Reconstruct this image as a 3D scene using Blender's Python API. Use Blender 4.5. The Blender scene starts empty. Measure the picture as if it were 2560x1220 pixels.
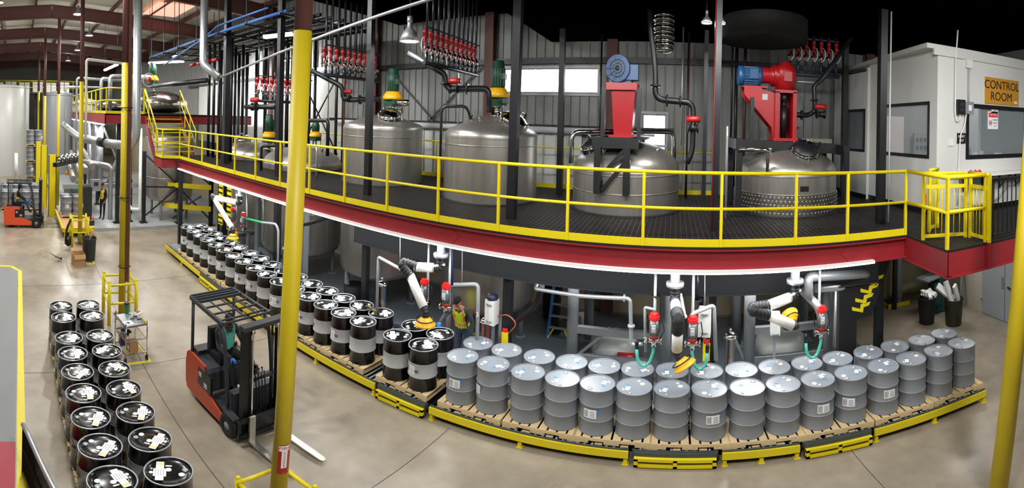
import bpy, math, random
from math import sin, cos, pi, atan2, hypot, radians as R
from mathutils import Vector as V, Matrix
random.seed(7)
SC = bpy.context.scene
COL = SC.collection

# ---------------------------------------------------------------- camera
HC = 5.3                                   # eye height above the floor
F, YH, TILT, TH0, KV = 1043.19, 306.02, -0.0274, 0.3894, 1.1562
_ry = Matrix(((cos(TILT), 0, sin(TILT)), (0, 1, 0), (-sin(TILT), 0, cos(TILT))))
_b = Matrix(((cos(TH0), -sin(TH0), 0), (sin(TH0), cos(TH0), 0), (0, 0, 1)))
M3 = _b @ _ry                              # (right, forward, up) -> world
cam_d = bpy.data.cameras.new('camera')
cam_d.type = 'PANO'
for host in (cam_d, getattr(cam_d, 'cycles', None)):
    try:
        host.panorama_type = 'EQUIRECTANGULAR'
        host.longitude_min = -1280 / F
        host.longitude_max = 1280 / F
        host.latitude_min = -(1220 - YH) / (F * KV)
        host.latitude_max = YH / (F * KV)
    except Exception:
        pass
cam_d.clip_start = 0.02
cam_d.clip_end = 300
cam = bpy.data.objects.new('camera', cam_d)
COL.objects.link(cam)
_r = M3.col[0]; _f = M3.col[1]; _u = M3.col[2]
cam.matrix_world = Matrix(((_r[0], _u[0], -_f[0], 0), (_r[1], _u[1], -_f[1], 0), (_r[2], _u[2], -_f[2], HC), (0, 0, 0, 1)))
SC.camera = cam

def ray(x, y):
    t = (x - 1280) / F
    return M3 @ V((sin(t), cos(t), -math.tan((y - YH) / (F * KV))))
def at_z(x, y, z):
    v = ray(x, y); return v * ((z - HC) / v.z) + V((0, 0, HC))
def at_y(x, y, Y):
    v = ray(x, y); return v * (Y / v.y) + V((0, 0, HC))
def at_x(x, y, X):
    v = ray(x, y); return v * (X / v.x) + V((0, 0, HC))

# ---------------------------------------------------------------- world, exposure
SC.view_settings.view_transform = 'Standard'
SC.view_settings.look = 'None'
SC.view_settings.gamma = 1
SC.view_settings.use_curve_mapping = False
SC.view_settings.exposure = 0.0
W = bpy.data.worlds.new('world'); SC.world = W; W.use_nodes = True
W.node_tree.nodes['Background'].inputs[0].default_value = (0.6, 0.7, 0.8, 1)
W.node_tree.nodes['Background'].inputs[1].default_value = 0.25

# ---------------------------------------------------------------- materials
def lin(h):
    if isinstance(h, str):
        c = [int(h[i:i + 2], 16) / 255 for i in (0, 2, 4)]
    else:
        c = h
    return tuple(x / 12.92 if x <= .04045 else ((x + .055) / 1.055) ** 2.4 for x in c) + (1,)
MATS = {}
def mat(name, col, rough=.5, metal=0., bump=0., scale=20., var=0., emit=None, strength=0., alpha=None, trans=0., coat=0., aniso=0., stretch=None, spec=None):
    if name in MATS: return MATS[name]
    m = bpy.data.materials.new(name); m.use_nodes = True
    nt = m.node_tree; b = nt.nodes['Principled BSDF']
    c = lin(col)
    b.inputs['Base Color'].default_value = c
    b.inputs['Roughness'].default_value = rough
    b.inputs['Metallic'].default_value = metal
    if coat: b.inputs['Coat Weight'].default_value = coat
    if spec is not None: b.inputs['Specular IOR Level'].default_value = spec
    if trans: b.inputs['Transmission Weight'].default_value = trans
    if emit is not None:
        b.inputs['Emission Color'].default_value = lin(emit); b.inputs['Emission Strength'].default_value = strength
    if alpha is not None: b.inputs['Alpha'].default_value = alpha
    tc = nt.nodes.new('ShaderNodeTexCoord')
    mp = nt.nodes.new('ShaderNodeMapping')
    nt.links.new(tc.outputs['Object'], mp.inputs[0])
    if stretch: mp.inputs['Scale'].default_value = stretch
    n = nt.nodes.new('ShaderNodeTexNoise'); n.inputs['Scale'].default_value = scale; n.inputs['Detail'].default_value = 4
    nt.links.new(mp.outputs[0], n.inputs['Vector'])
    if var:
        mx = nt.nodes.new('ShaderNodeMix'); mx.data_type = 'RGBA'
        nt.links.new(n.outputs['Fac'], mx.inputs[0])
        mx.inputs[6].default_value = tuple(x * (1 - var) for x in c[:3]) + (1,)
        mx.inputs[7].default_value = tuple(min(1, x * (1 + var)) for x in c[:3]) + (1,)
        nt.links.new(mx.outputs[2], b.inputs['Base Color'])
    mr = nt.nodes.new('ShaderNodeMapRange')
    mr.inputs[3].default_value = max(0, rough - .08); mr.inputs[4].default_value = min(1, rough + .08)
    nt.links.new(n.outputs['Fac'], mr.inputs[0]); nt.links.new(mr.outputs[0], b.inputs['Roughness'])
    if bump:
        bp = nt.nodes.new('ShaderNodeBump'); bp.inputs['Strength'].default_value = bump; bp.inputs['Distance'].default_value = .01
        nt.links.new(n.outputs['Fac'], bp.inputs['Height']); nt.links.new(bp.outputs[0], b.inputs['Normal'])
    MATS[name] = m
    return m
YEL = mat('yellow_paint', 'dcc814', .42, scale=3, var=.06)
YELD = mat('dull_yellow_paint', 'c9ae10', .5, scale=4, var=.1)
RED = mat('red_oxide_paint', '8e222a', .42, scale=3, var=.08)
REDL = mat('bright_red_plastic', 'd8221f', .35)
REDM = mat('machine_red', 'a5121a', .35)
BLK = mat('black_paint', '15161a', .4)
BLK2 = mat('matt_black', '0b0b0c', .75)
DGREY = mat('dark_grey_paint', '2b2d31', .45)
GREY = mat('grey_paint', '8b8f93', .45, scale=6, var=.06)
LGREY = mat('light_grey', 'b9bcbd', .5)
WHITE = mat('white_paint', 'e8e8e4', .5, scale=2, var=.03)
PAPER = mat('white_paper', 'f0f0f2', .6)
STEEL = mat('stainless_steel', 'a8a49e', .36, .8, scale=9, var=.16, bump=.12, stretch=(1, 1, .15))
STEELB = mat('polished_steel', 'd6d4d0', .14, 1., scale=12, var=.1)
GALV = mat('galvanised_steel', 'b4babd', .4, .7, scale=14, var=.12)
CHROME = mat('chrome', 'e0e0e0', .08, 1.)
RUBBER = mat('rubber', '141414', .7, scale=30, bump=.3)
WOOD = mat('pallet_wood', 'd6bd90', .75, scale=9, var=.22, bump=.2, stretch=(1, 8, 8))
CARD = mat('cardboard', 'b58a5e', .8, scale=12, var=.08)
BROWN = mat('brown_primer', '5e3832', .6, scale=5, var=.12)
GREEN = mat('dark_green_paint', '16412f', .4, scale=5, var=.1)
BLUE = mat('motor_blue', '1f4d7a', .4, scale=6, var=.1)
TEAL = mat('teal_hose', '57b8a4', .4)
ORANGE = mat('forklift_orange', 'b9431f', .4, scale=4, var=.05)
SKIN = mat('skin', 'b07b5c', .55)
SKIND = mat('dark_skin', '5e3a2a', .55)
HIVIZ = mat('hi_vis_yellow', 'cfe61f', .7)
HIORG = mat('hi_vis_trim', 'e08a6a', .6)
GLOVE = mat('blue_glove', '2f7fd6', .5)
DENIM = mat('denim', '36465c', .85, scale=40, var=.15)
CLOTHD = mat('dark_cloth', '1b1c20', .9, scale=30, var=.15)
CLOTHG = mat('grey_cloth', '44464b', .9, scale=30, var=.15)

# ---------------------------------------------------------------- mesh builder
def basis(d):
    d = V(d).normalized()
    a = V((0, 0, 1)) if abs(d.z) < .95 else V((1, 0, 0))
    u = a.cross(d).normalized(); return u, d.cross(u).normalized(), d
class MB:
    def __init__(s): s.v = []; s.f = []; s.m = []; s.s = []; s.mi = 0
    def face(s, idx, smooth=False): s.f.append(idx); s.m.append(s.mi); s.s.append(smooth)
    def mat(s, i): s.mi = i; return s
    def box(s, c, d, rz=0., M=None):
        c = V(c); hx, hy, hz = d[0] / 2, d[1] / 2, d[2] / 2; b = len(s.v)
        rm = Matrix.Rotation(rz, 3, 'Z') if rz else None
        for z in (-hz, hz):
            for x, y in ((-hx, -hy), (hx, -hy), (hx, hy), (-hx, hy)):
                p = V((x, y, z))
                if M is not None: p = M @ p
                elif rm: p = rm @ p
                s.v.append(c + p)
        for q in ((3, 2, 1, 0), (4, 5, 6, 7), (0, 1, 5, 4), (1, 2, 6, 5), (2, 3, 7, 6), (3, 0, 4, 7)):
            s.face([b + i for i in q])
        return s
    def b2(s, x0, x1, y0, y1, z0, z1):
        return s.box(((x0 + x1) / 2, (y0 + y1) / 2, (z0 + z1) / 2), (abs(x1 - x0), abs(y1 - y0), abs(z1 - z0)))
    def bar(s, a, b, w, h=None, up=None):
        """rectangular bar from a to b"""
        a, b = V(a), V(b); h = h or w; d = b - a
        if up is not None:
            v = V(up); u = d.cross(v).normalized(); v = u.cross(d).normalized()
        else:
            u, v, _ = basis(d)
        k = len(s.v)
        for p in (a, b):
            for i, j in ((-1, -1), (1, -1), (1, 1), (-1, 1)):
                s.v.append(p + u * (i * w / 2) + v * (j * h / 2))
        for q in ((3, 2, 1, 0), (4, 5, 6, 7), (0, 1, 5, 4), (1, 2, 6, 5), (2, 3, 7, 6), (3, 0, 4, 7)):
            s.face([k + i for i in q])
        return s
    def cyl(s, a, b, r, r2=None, n=12, cap=True):
        a, b = V(a), V(b); r2 = r if r2 is None else r2
        u, v, _ = basis(b - a); k = len(s.v)
        for p, q in ((a, r), (b, r2)):
            for i in range(n):
                t = 2 * pi * i / n; s.v.append(p + (u * cos(t) + v * sin(t)) * q)
        for i in range(n):
            j = (i + 1) % n; s.face([k + i, k + j, k + n + j, k + n + i], True)
        if cap:
            s.face([k + i for i in reversed(range(n))]); s.face([k + n + i for i in range(n)])
        return s
    def lathe(s, prof, o=(0, 0, 0), n=32, axis=(0, 0, 1), smooth=True, caps=True):
        """prof [(r, h), ...] round axis through o; r may be 0 at the ends"""
        o = V(o); u, v, d = basis(axis)
        if abs(d.z) > .999: u, v = V((1, 0, 0)), V((0, 1, 0)) * (1 if d.z > 0 else -1)
        rings = []
        for r, h in prof:
            k = len(s.v)
            if r <= 1e-6:
                s.v.append(o + d * h); rings.append([k])
            else:
                for i in range(n):
                    t = 2 * pi * i / n; s.v.append(o + d * h + (u * cos(t) + v * sin(t)) * r)
                rings.append(list(range(k, k + n)))
        for A, B in zip(rings, rings[1:]):
            for i in range(n):
                j = (i + 1) % n
                if len(A) == 1 and len(B) == 1: continue
                if len(A) == 1: s.face([A[0], B[j], B[i]], smooth)
                elif len(B) == 1: s.face([A[i], A[j], B[0]], smooth)
                else: s.face([A[i], A[j], B[j], B[i]], smooth)
        if caps:
            if len(rings[0]) > 1: s.face(list(reversed(rings[0])))
            if len(rings[-1]) > 1: s.face(rings[-1])
        return s
    def tube(s, pts, r, n=8, cap=True, fillet=0.):
        pts = [V(p) for p in pts]
        if fillet: pts = fillet_path(pts, fillet)
        k = len(s.v); L = len(pts); prev = None
        for i, p in enumerate(pts):
            d = (pts[min(i + 1, L - 1)] - pts[max(i - 1, 0)])
            if d.length < 1e-9: d = V((0, 0, 1))
            d.normalize()
            if prev is None: u, v, _ = basis(d)
            else:
                u = prev - d * prev.dot(d)
                u = u.normalized() if u.length > 1e-6 else basis(d)[0]
                v = d.cross(u)
            prev = u
            rr = r[i] if isinstance(r, (list, tuple)) else r
            if 0 < i < L - 1 and not isinstance(r, (list, tuple)):
                a = (pts[i] - pts[i - 1]).normalized(); c = a.dot((pts[i + 1] - pts[i]).normalized())
                rr = r / max(.5, math.sqrt(max(0., (1 + c) / 2)))
                if fillet: rr = r
            for j in range(n):
                t = 2 * pi * j / n; s.v.append(p + (u * cos(t) + v * sin(t)) * rr)
        for i in range(L - 1):
            for j in range(n):
                q = (j + 1) % n
                s.face([k + i * n + j, k + i * n + q, k + (i + 1) * n + q, k + (i + 1) * n + j], True)
        if cap:
            s.face([k + j for j in reversed(range(n))]); s.face([k + (L - 1) * n + j for j in range(n)])
        return s
    def prism(s, poly, z0, z1, M=None):
        """polygon [(x, y)] extruded z0..z1, M optional 4x4"""
        k = len(s.v); n = len(poly)
        for z in (z0, z1):
            for x, y in poly:
                p = V((x, y, z)); s.v.append(M @ p if M is not None else p)
        s.face([k + i for i in reversed(range(n))]); s.face([k + n + i for i in range(n)])
        for i in range(n):
            j = (i + 1) % n; s.face([k + i, k + j, k + n + j, k + n + i])
        return s
    def ball(s, c, r, n=12, sc=(1, 1, 1)):
        c = V(c); m = n // 2; rings = []
        for i in range(m + 1):
            a = pi * i / m - pi / 2; k = len(s.v)
            if i in (0, m): s.v.append(c + V((0, 0, sin(a) * r * sc[2]))); rings.append([k])
            else:
                for j in range(n):
                    t = 2 * pi * j / n; s.v.append(c + V((cos(a) * cos(t) * r * sc[0], cos(a) * sin(t) * r * sc[1], sin(a) * r * sc[2])))
                rings.append(list(range(k, k + n)))
        for A, B in zip(rings, rings[1:]):
            for i in range(n):
                j = (i + 1) % n
                if len(A) == 1: s.face([A[0], B[j], B[i]], True)
                elif len(B) == 1: s.face([A[i], A[j], B[0]], True)
                else: s.face([A[i], A[j], B[j], B[i]], True)
        return s
    def torus(s, c, R_, r, axis=(0, 0, 1), n=20, m=8, a0=0., a1=2 * pi):
        u, v, d = basis(axis); c = V(c)
        full = abs(a1 - a0 - 2 * pi) < 1e-6
        pts = [c + (u * cos(a0 + (a1 - a0) * i / n) + v * sin(a0 + (a1 - a0) * i / n)) * R_ for i in range(n + 1)]
        return s.tube(pts, r, m, cap=not full)
    def xf(s, M, start=0):
        for i in range(start, len(s.v)): s.v[i] = M @ s.v[i]
        return s
    def mesh(s, name, mats, off=None):
        me = bpy.data.meshes.new(name)
        vs = [tuple(p - off) for p in s.v] if off is not None else [tuple(p) for p in s.v]
        me.from_pydata(vs, [], s.f); me.update()
        ms = mats if isinstance(mats, (list, tuple)) else [mats]
        for m in ms: me.materials.append(m)
        me.polygons.foreach_set('material_index', [min(i, len(ms) - 1) for i in s.m])
        me.polygons.foreach_set('use_smooth', s.s)
        me.update(); return me
def fillet_path(pts, r, seg=5):
    out = [pts[0]]
    for i in range(1, len(pts) - 1):
        a, p, b = pts[i - 1], pts[i], pts[i + 1]
        d1 = (a - p); d2 = (b - p); l = min(r, d1.length * .49, d2.length * .49)
        if d1.length < 1e-6 or d2.length < 1e-6: continue
        q1 = p + d1.normalized() * l; q2 = p + d2.normalized() * l
        for k in range(seg + 1):
            t = k / seg; out.append(q1 * (1 - t) ** 2 + p * 2 * t * (1 - t) + q2 * t * t)
    out.append(pts[-1]); return out

# ---------------------------------------------------------------- scene objects
KID = {}
def props(o, label=None, cat=None, group=None, kind=None):
    if label: o['label'] = label
    if cat: o['category'] = cat
    if group: o['group'] = group
    if kind: o['kind'] = kind
    return o
def thing(name, label, cat, loc=(0, 0, 0), rz=0., group=None):
    o = bpy.data.objects.new(name, None); o.empty_display_size = .1
    COL.objects.link(o); o.location = loc; o.rotation_euler = (0, 0, rz)
    return props(o, label, cat, group)
def part(name, mb, mats, parent, label=None, world=False, at=(0, 0, 0), kind=None):
    """child mesh; world=True when mb is in world coordinates (parent unrotated)"""
    off = V(parent.location) if world else None
    if world:
        p = parent.parent
        while p: off += V(p.location); p = p.parent
    o = bpy.data.objects.new(name, mb.mesh(name, mats, off)); COL.objects.link(o)
    o.parent = parent; o.location = at
    KID.setdefault(parent.name, []).append(o)
    if label: o['label'] = label
    if kind: o['kind'] = kind
    return o
def parts(name, mb, mats, parent, label=None, world=False):
    """like part(), one child for every loose piece of mb"""
    par = list(range(len(mb.v)))
    def find(i):
        while par[i] != i: par[i] = par[par[i]]; i = par[i]
        return i
    for f in mb.f:
        for i in f[1:]: par[find(i)] = find(f[0])
    sets = {}
    for k, f in enumerate(mb.f): sets.setdefault(find(f[0]), []).append(k)
    for fs in sets.values():
        m2 = MB(); mp = {}
        for k in fs:
            for i in mb.f[k]:
                if i not in mp: mp[i] = len(m2.v); m2.v.append(mb.v[i].copy())
            m2.f.append([mp[i] for i in mb.f[k]]); m2.s.append(mb.s[k]); m2.m.append(mb.m[k])
        part(name, m2, mats, parent, label, world)
def single(name, mb, mats, label, cat, group=None, kind=None):
    """one-mesh thing built in world coordinates; origin put at its base"""
    xs = [p.x for p in mb.v]; ys = [p.y for p in mb.v]; zs = [p.z for p in mb.v]
    off = V(((min(xs) + max(xs)) / 2, (min(ys) + max(ys)) / 2, min(zs)))
    o = bpy.data.objects.new(name, mb.mesh(name, mats, off)); COL.objects.link(o); o.location = off
    return props(o, label, cat, group, kind)
def struct(name, mb, mats, label=None):
    o = single(name, mb, mats, label, None, kind='structure'); return o
def dup(o, loc=None, rz=None, label=None, group=None):
    def rec(a, parent):
        c = a.copy(); COL.objects.link(c)
        if parent: c.parent = parent
        for ch in KID.get(a.name, ()): rec(ch, c)
        return c
    c = rec(o, None)
    if loc is not None: c.location = loc
    if rz is not None: c.rotation_euler = (0, 0, rz)
    return props(c, label, None, group)
def text(body, size, mat_, parent, loc, rot, name='lettering', ext=.002, align='CENTER', label=None):
    cu = bpy.data.curves.new(name, 'FONT'); cu.body = body; cu.size = size; cu.extrude = ext
    cu.align_x = align; cu.align_y = 'CENTER'
    tmp = bpy.data.objects.new(name, cu); COL.objects.link(tmp)
    bpy.context.view_layer.update()
    me = bpy.data.meshes.new_from_object(tmp.evaluated_get(bpy.context.evaluated_depsgraph_get()))
    bpy.data.objects.remove(tmp)
    me.materials.clear(); me.materials.append(mat_)
    o = bpy.data.objects.new(name, me); COL.objects.link(o)
    o.parent = parent; o.location = loc; o.rotation_euler = rot
    KID.setdefault(parent.name, []).append(o)
    if label: o['label'] = label
    return o
ORD = ['first', 'second', 'third', 'fourth', 'fifth', 'sixth', 'seventh', 'eighth', 'ninth', 'tenth', 'eleventh', 'twelfth', 'thirteenth', 'fourteenth', 'fifteenth', 'sixteenth', 'seventeenth', 'eighteenth', 'nineteenth', 'twentieth']
# ================================================================ lights
def area(name, loc, power, size, col=(1, .985, .965), rot=(0, 0, 0), size_y=None, spread=None):
    l = bpy.data.lights.new(name, 'AREA'); l.energy = power; l.size = size; l.color = col
    if size_y: l.shape = 'RECTANGLE'; l.size_y = size_y
    else: l.shape = 'DISK'
    if spread: l.spread = spread
    o = bpy.data.objects.new(name, l); COL.objects.link(o); o.location = loc; o.rotation_euler = rot
    return o
LAMP = mat('lamp_glow', 'ffffff', .5, emit='ffffff', strength=12)
LED = mat('led_glow', 'ffffff', .5, emit='f4f8ff', strength=9)
# ================================================================ floor
def floor_mat():
    m = mat('concrete_floor', 'a5967c', .35, scale=1.2, var=.10)
    nt = m.node_tree; b = nt.nodes['Principled BSDF']
    tc = nt.nodes.new('ShaderNodeTexCoord')
    n1 = nt.nodes.new('ShaderNodeTexNoise'); n1.inputs['Scale'].default_value = .45; n1.inputs['Detail'].default_value = 8; n1.inputs['Roughness'].default_value = .62
    n2 = nt.nodes.new('ShaderNodeTexNoise'); n2.inputs['Scale'].default_value = 3.; n2.inputs['Detail'].default_value = 8
    nt.links.new(tc.outputs['Object'], n1.inputs[0]); nt.links.new(tc.outputs['Object'], n2.inputs[0])
    cr = nt.nodes.new('ShaderNodeValToRGB')
    e = cr.color_ramp.elements
    e[0].position = .32; e[0].color = lin('7d7464'); e[1].position = .68; e[1].color = lin('a59a88')
    x = e.new(.5); x.color = lin('938877')
    mx = nt.nodes.new('ShaderNodeMath'); mx.operation = 'MULTIPLY_ADD'; mx.inputs[1].default_value = .35; 
    nt.links.new(n2.outputs['Fac'], mx.inputs[0])
    ad = nt.nodes.new('ShaderNodeMath'); ad.operation = 'MULTIPLY'; ad.inputs[1].default_value = .65
    nt.links.new(n1.outputs['Fac'], ad.inputs[0]); nt.links.new(ad.outputs[0], mx.inputs[2])
    nt.links.new(mx.outputs[0], cr.inputs[0]); nt.links.new(cr.outputs[0], b.inputs['Base Color'])
    mr = nt.nodes.new('ShaderNodeMapRange'); mr.inputs[1].default_value = .3; mr.inputs[2].default_value = .7
    mr.inputs[3].default_value = .22; mr.inputs[4].default_value = .42
    nt.links.new(n1.outputs['Fac'], mr.inputs[0]); nt.links.new(mr.outputs[0], b.inputs['Roughness'])
    return m
FLOOR = floor_mat()
struct('floor', MB().b2(-75, 14, -14, 22, -.2, 0), FLOOR, 'beige polished concrete warehouse floor')
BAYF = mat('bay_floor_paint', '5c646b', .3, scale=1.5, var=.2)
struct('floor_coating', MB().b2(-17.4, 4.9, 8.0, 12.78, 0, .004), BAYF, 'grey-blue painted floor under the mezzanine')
GPAINT = mat('grey_floor_paint', '7d7f80', .55, scale=2, var=.05)
RPAINT = mat('red_floor_paint', 'a02233', .55, scale=2, var=.06)
YPAINT = mat('yellow_line_paint', 'e0cf1c', .5)
struct('trim_1', MB().b2(-15.7, -6.45, -5, .0, 0, .004), GPAINT, 'grey painted walkway on the floor')
struct('trim_2', MB().b2(-6.45, -4.6, -5, .0, 0, .004), RPAINT, 'red painted square on the floor')
yl = MB(); yl.b2(-15.3, -4.4, .02, .16, 0, .006)
yl.prism([(-15.3, .16), (-15.3, .02), (-15.72, -.3), (-15.86, -.22)], 0, .006); yl.b2(-15.86, -15.72, -5, -.25, 0, .006)
struct('trim_3', yl, YPAINT, 'yellow line framing the grey walkway')
JOINT = mat('floor_joint', '4a4236', .8)
j = MB()
for x in (-13.9, -8.75, -3.55, 2.9): j.b2(x - .006, x + .006, -12, 6.2, 0, .003)
for a, b in (((-19, 3.1), (13, 2.1)),): j.bar((a[0], a[1], .0), (b[0], b[1], .0), .012, .006, up=(0, 0, 1))
struct('trim_4', j, JOINT, 'thin control joints cut in the concrete floor')
PAD = mat('pad_concrete', 'a2a5a3', .35, scale=2, var=.12)
pd = [(-20.55, 3.2), (-20.8, 2.6), (-21.3, 2.35), (-40, 2.35), (-40, 12.6), (-17.6, 12.6), (-17.6, 8.4), (-20.3, 8.3)]
struct('trim_5', MB().prism(pd[::-1], 0, .14), PAD, 'raised light grey concrete pad under the far tanks')

# ================================================================ walls
def corr_wall(name, a, b, z0, z1, m, pitch=.3, depth=.05, label=None, flip=1, holes=()):
    """ribbed sheet wall along a->b"""
    a, b = V(a), V(b); L = (b - a).length; d = (b - a).normalized(); nrm = V((-d.y, d.x)) * flip
    mb = MB(); xs = []; x = 0
    while x < L:
        xs += [(x, 0), (x + pitch * .8, 0), (x + pitch * .86, depth), (x + pitch * .94, depth)]; x += pitch
    pts = [(min(L, p), q) for p, q in xs] + [(L, 0)]
    def strip(p0, p1, za, zb):
        k = len(mb.v)
        for p, q in (p0, p1):
            w = a + d * p + nrm * q
            mb.v.append(V((w.x, w.y, za))); mb.v.append(V((w.x, w.y, zb)))
        mb.face([k, k + 2, k + 3, k + 1])
    for p0, p1 in zip(pts, pts[1:]):
        if p1[0] - p0[0] < 1e-5: continue
        mid = (p0[0] + p1[0]) / 2; segs = [(z0, z1)]
        for hx0, hx1, hz0, hz1 in holes:
            if hx0 < mid < hx1:
                ns = []
                for s0, s1 in segs:
                    if hz0 > s0: ns.append((s0, min(s1, hz0)))
                    if hz1 < s1: ns.append((max(s0, hz1), s1))
                segs = ns
        for s0, s1 in segs: strip(p0, p1, s0, s1)
    return struct(name, mb, m, label)
WALLM = mat('grey_sheet_wall', '8a8b88', .5, scale=2, var=.05)
TAN = mat('tan_block_wall', 'b3a78c', .8, scale=3, var=.05)
YB = 13.0
corr_wall('wall_back', (-60, YB), (9.6, YB), 3.0, 11, WALLM, label='ribbed grey sheet metal back wall', flip=-1,
          holes=((54.25, 57.5, 6.2, 6.83), (58.98, 59.72, 3.7, 5.6)))
struct('wall_back_lower', MB().b2(-60, 9.6, YB - .05, YB + .15, 0, 3.05), TAN, 'tan painted lower back wall')
SKYW = mat('daylight_panel', 'ffffff', .5, emit='f6faff', strength=6)
w = MB().b2(-5.8, -2.45, YB + .03, YB + .06, 6.15, 6.88)
struct('window_1', w, SKYW, 'long bright translucent daylight strip in back wall')
w = MB().b2(-1.04, -.26, YB + .03, YB + .06, 3.65, 5.65)
struct('door_1', w, SKYW, 'bright glazed door opening in back wall')
wf = MB()
for x0, x1, z0, z1 in ((-5.8, -2.45, 6.15, 6.88), (-1.04, -.26, 3.65, 5.65)):
    for q in ((x0 - .06, x0, z0 - .06, z1 + .06), (x1, x1 + .06, z0 - .06, z1 + .06), (x0, x1, z0 - .06, z0), (x0, x1, z1, z1 + .06)):
        wf.b2(q[0], q[1], YB - .06, YB + .02, q[2], q[3])
wf.b2(-1.04, -.26, YB - .03, YB + .02, 4.75, 4.82)
struct('trim_6', wf, LGREY, 'pale frames round the back wall openings')
g = MB(); g.bar((-30, YB - .12, 7.07), (9.4, YB - .12, 7.07), .1, .16, up=(0, 0, 1)); g.bar((-14, YB - .12, 5.22), (0, YB - .12, 5.22), .06, .1, up=(0, 0, 1))
struct('trim_7', g, BLK, 'dark girts running along the back wall')
gg = MB()
for x0 in (-10.6,):
    gg.bar((x0, YB - .1, 3.7), (x0 + 4.2, YB - .1, 7), .05, .03, up=(0, 1, 0)); gg.bar((x0, YB - .1, 7), (x0 + 4.2, YB - .1, 3.7), .05, .03, up=(0, 1, 0))
struct('trim_8', gg, DGREY, 'crossed wind braces on the back wall')
# brown wall columns
for i, x in enumerate((-18.5, -11.2, -6.1, -1.95, 6.4)):
    c = MB(); c.b2(x - .16, x + .16, YB - .36, YB - .33, 0, 10.4).b2(x - .16, x + .16, YB - .1, YB - .07, 0, 10.4).b2(x - .012, x + .012, YB - .33, YB - .1, 0, 10.4)
    struct('trim_%d' % (9 + i), c, BROWN, 'dark brown steel wall column against the back wall')
RWALL = mat('right_wall_paint', 'b9b6ae', .6, scale=2, var=.05)
struct('wall_right', MB().b2(9.6, 9.75, -10, YB + .1, 0, 11), mat('dim_grey_wall', '7a7b7a', .6, scale=2, var=.05), 'dim grey right hand wall')
struct('wall_left', MB().b2(-60.3, -60, -12, YB, 0, 11), mat('far_wall', '8c8a80', .6), 'distant end wall of the warehouse')
struct('wall_near', MB().b2(-60, 10, -12.2, -12, 0, 11), mat('near_wall', 'a09c90', .6), 'plain wall behind the photographer')

# ================================================================ roof
def zroof(y): return 10.35 - .06 * abs(y - 2)
DECKM = mat('roof_insulation', 'c9c7b8', .8, scale=1, var=.08)
rf = MB()
for y0, y1 in ((-12, 2), (2, YB)):
    k = len(rf.v)
    for z in (1.0, 1.1):
        for x, y in ((-60, y0), (10, y0), (10, y1), (-60, y1)): rf.v.append(V((x, y, zroof(y) + z)))
    rf.face([k + 3, k + 2, k + 1, k]); rf.face([k + 4, k + 5, k + 6, k + 7])
struct('ceiling', rf, DECKM, 'pale insulated warehouse roof underside')
n = 14
def ibeam(mb, a, b, h, w, t=.02):
    """I-beam along a->b whose bottom is at a,b"""
    a, b = V(a), V(b); up = V((0, 0, 1))
    mb.bar(a + up * t / 2, b + up * t / 2, w, t, up=up); mb.bar(a + up * (h - t / 2), b + up * (h - t / 2), w, t, up=up)
    mb.bar(a + up * h / 2, b + up * h / 2, t, h - 2 * t, up=up); return mb
for i, x in enumerate((-55.2, -47.9, -40.6, -33.3, -26, -18.7, -11.4)):
    rb = MB()
    for y0, y1 in ((-12, 2), (2, YB)): ibeam(rb, (x, y0, zroof(y0)), (x, y1, zroof(y1)), .75, .26)
    struct('trim_%d' % n, rb, BROWN, 'brown steel roof rafter spanning the hall'); n += 1
pl = MB()
for y in [-11, -8.6, -6.2, -3.8, -1.4, 1.0, 3.4, 5.8, 8.2, 10.6, 12.6]:
    pl.bar((-60, y, zroof(y) + .88), (9.9, y, zroof(y) + .88), .1, .24, up=(0, 0, 1))
struct('trim_%d' % n, pl, BROWN, 'brown purlins under the roof'); n += 1
sk = MB(); sk.b2(-25.6, -22.4, 7.7, 9.9, zroof(8.8) + .86, zroof(8.8) + .9); 
SKY2 = mat('skylight_panel', 'ffb4a0', .5, emit='ffb49c', strength=1.2)
struct('window_2', sk, SKY2, 'pinkish translucent skylight panel in the roof')
# added black slabs that keep the upper view dark, stepping up to the left
DARKC = mat('added_black_slab', '020202', .95, spec=0.)
for nm, x0, x1, z in (('ceiling_added_low', -4.0, 9.6, 7.62), ('ceiling_added_middle', -10.2, -4.0, 8.55)):
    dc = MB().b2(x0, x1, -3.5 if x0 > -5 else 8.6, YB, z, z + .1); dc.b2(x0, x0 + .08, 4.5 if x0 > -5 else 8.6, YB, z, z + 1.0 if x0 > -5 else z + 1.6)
    struct(nm, dc, DARKC, 'added flat black slab darkening the view above the process area')

# ================================================================ lamps
def highbay(x, y, z, P, label, vis=True):
    t = thing('high_bay_lamp', label, 'ceiling lamp', (x, y, z), group='high bay lamps')
    h = MB(); h.lathe([(.07, .3), (.09, .16), (.24, .06), (.26, 0), (.245, 0), (.22, .05), (0, .1)], n=20, caps=False); h.cyl((0, 0, .3), (0, 0, .42), .06)
    part('housing', h, GREY, t)
    part('lens', MB().cyl((0, 0, .01), (0, 0, .03), .2, n=20), LAMP, t)
    part('hanger', MB().cyl((0, 0, .42), (0, 0, max(.5, zroof(y) + 1.0 - z)), .008, n=6), DGREY, t)
    area('high_bay_light', (x, y, z - .03), P, .5)
    pl_ = bpy.data.lights.new('high_bay_glow', 'POINT'); pl_.energy = P * .3; pl_.shadow_soft_size = .2; po = bpy.data.objects.new('high_bay_glow', pl_); COL.objects.link(po); po.location = (x, y, z - .35)
    return t
HB = [(-27.5, 4.6, 9.7), (-34.5, 4.8, 9.7), (-42, 4.9, 9.7), (-19, -1, 9.6), (-12.2, 1.0, 9.6), (-7.5, .2, 9.6), (-21.5, 3, 9.7), (-.4, 1.2, 7.1), (4.0, 2.2, 7.1), (-33, -3, 9.7)]
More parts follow.
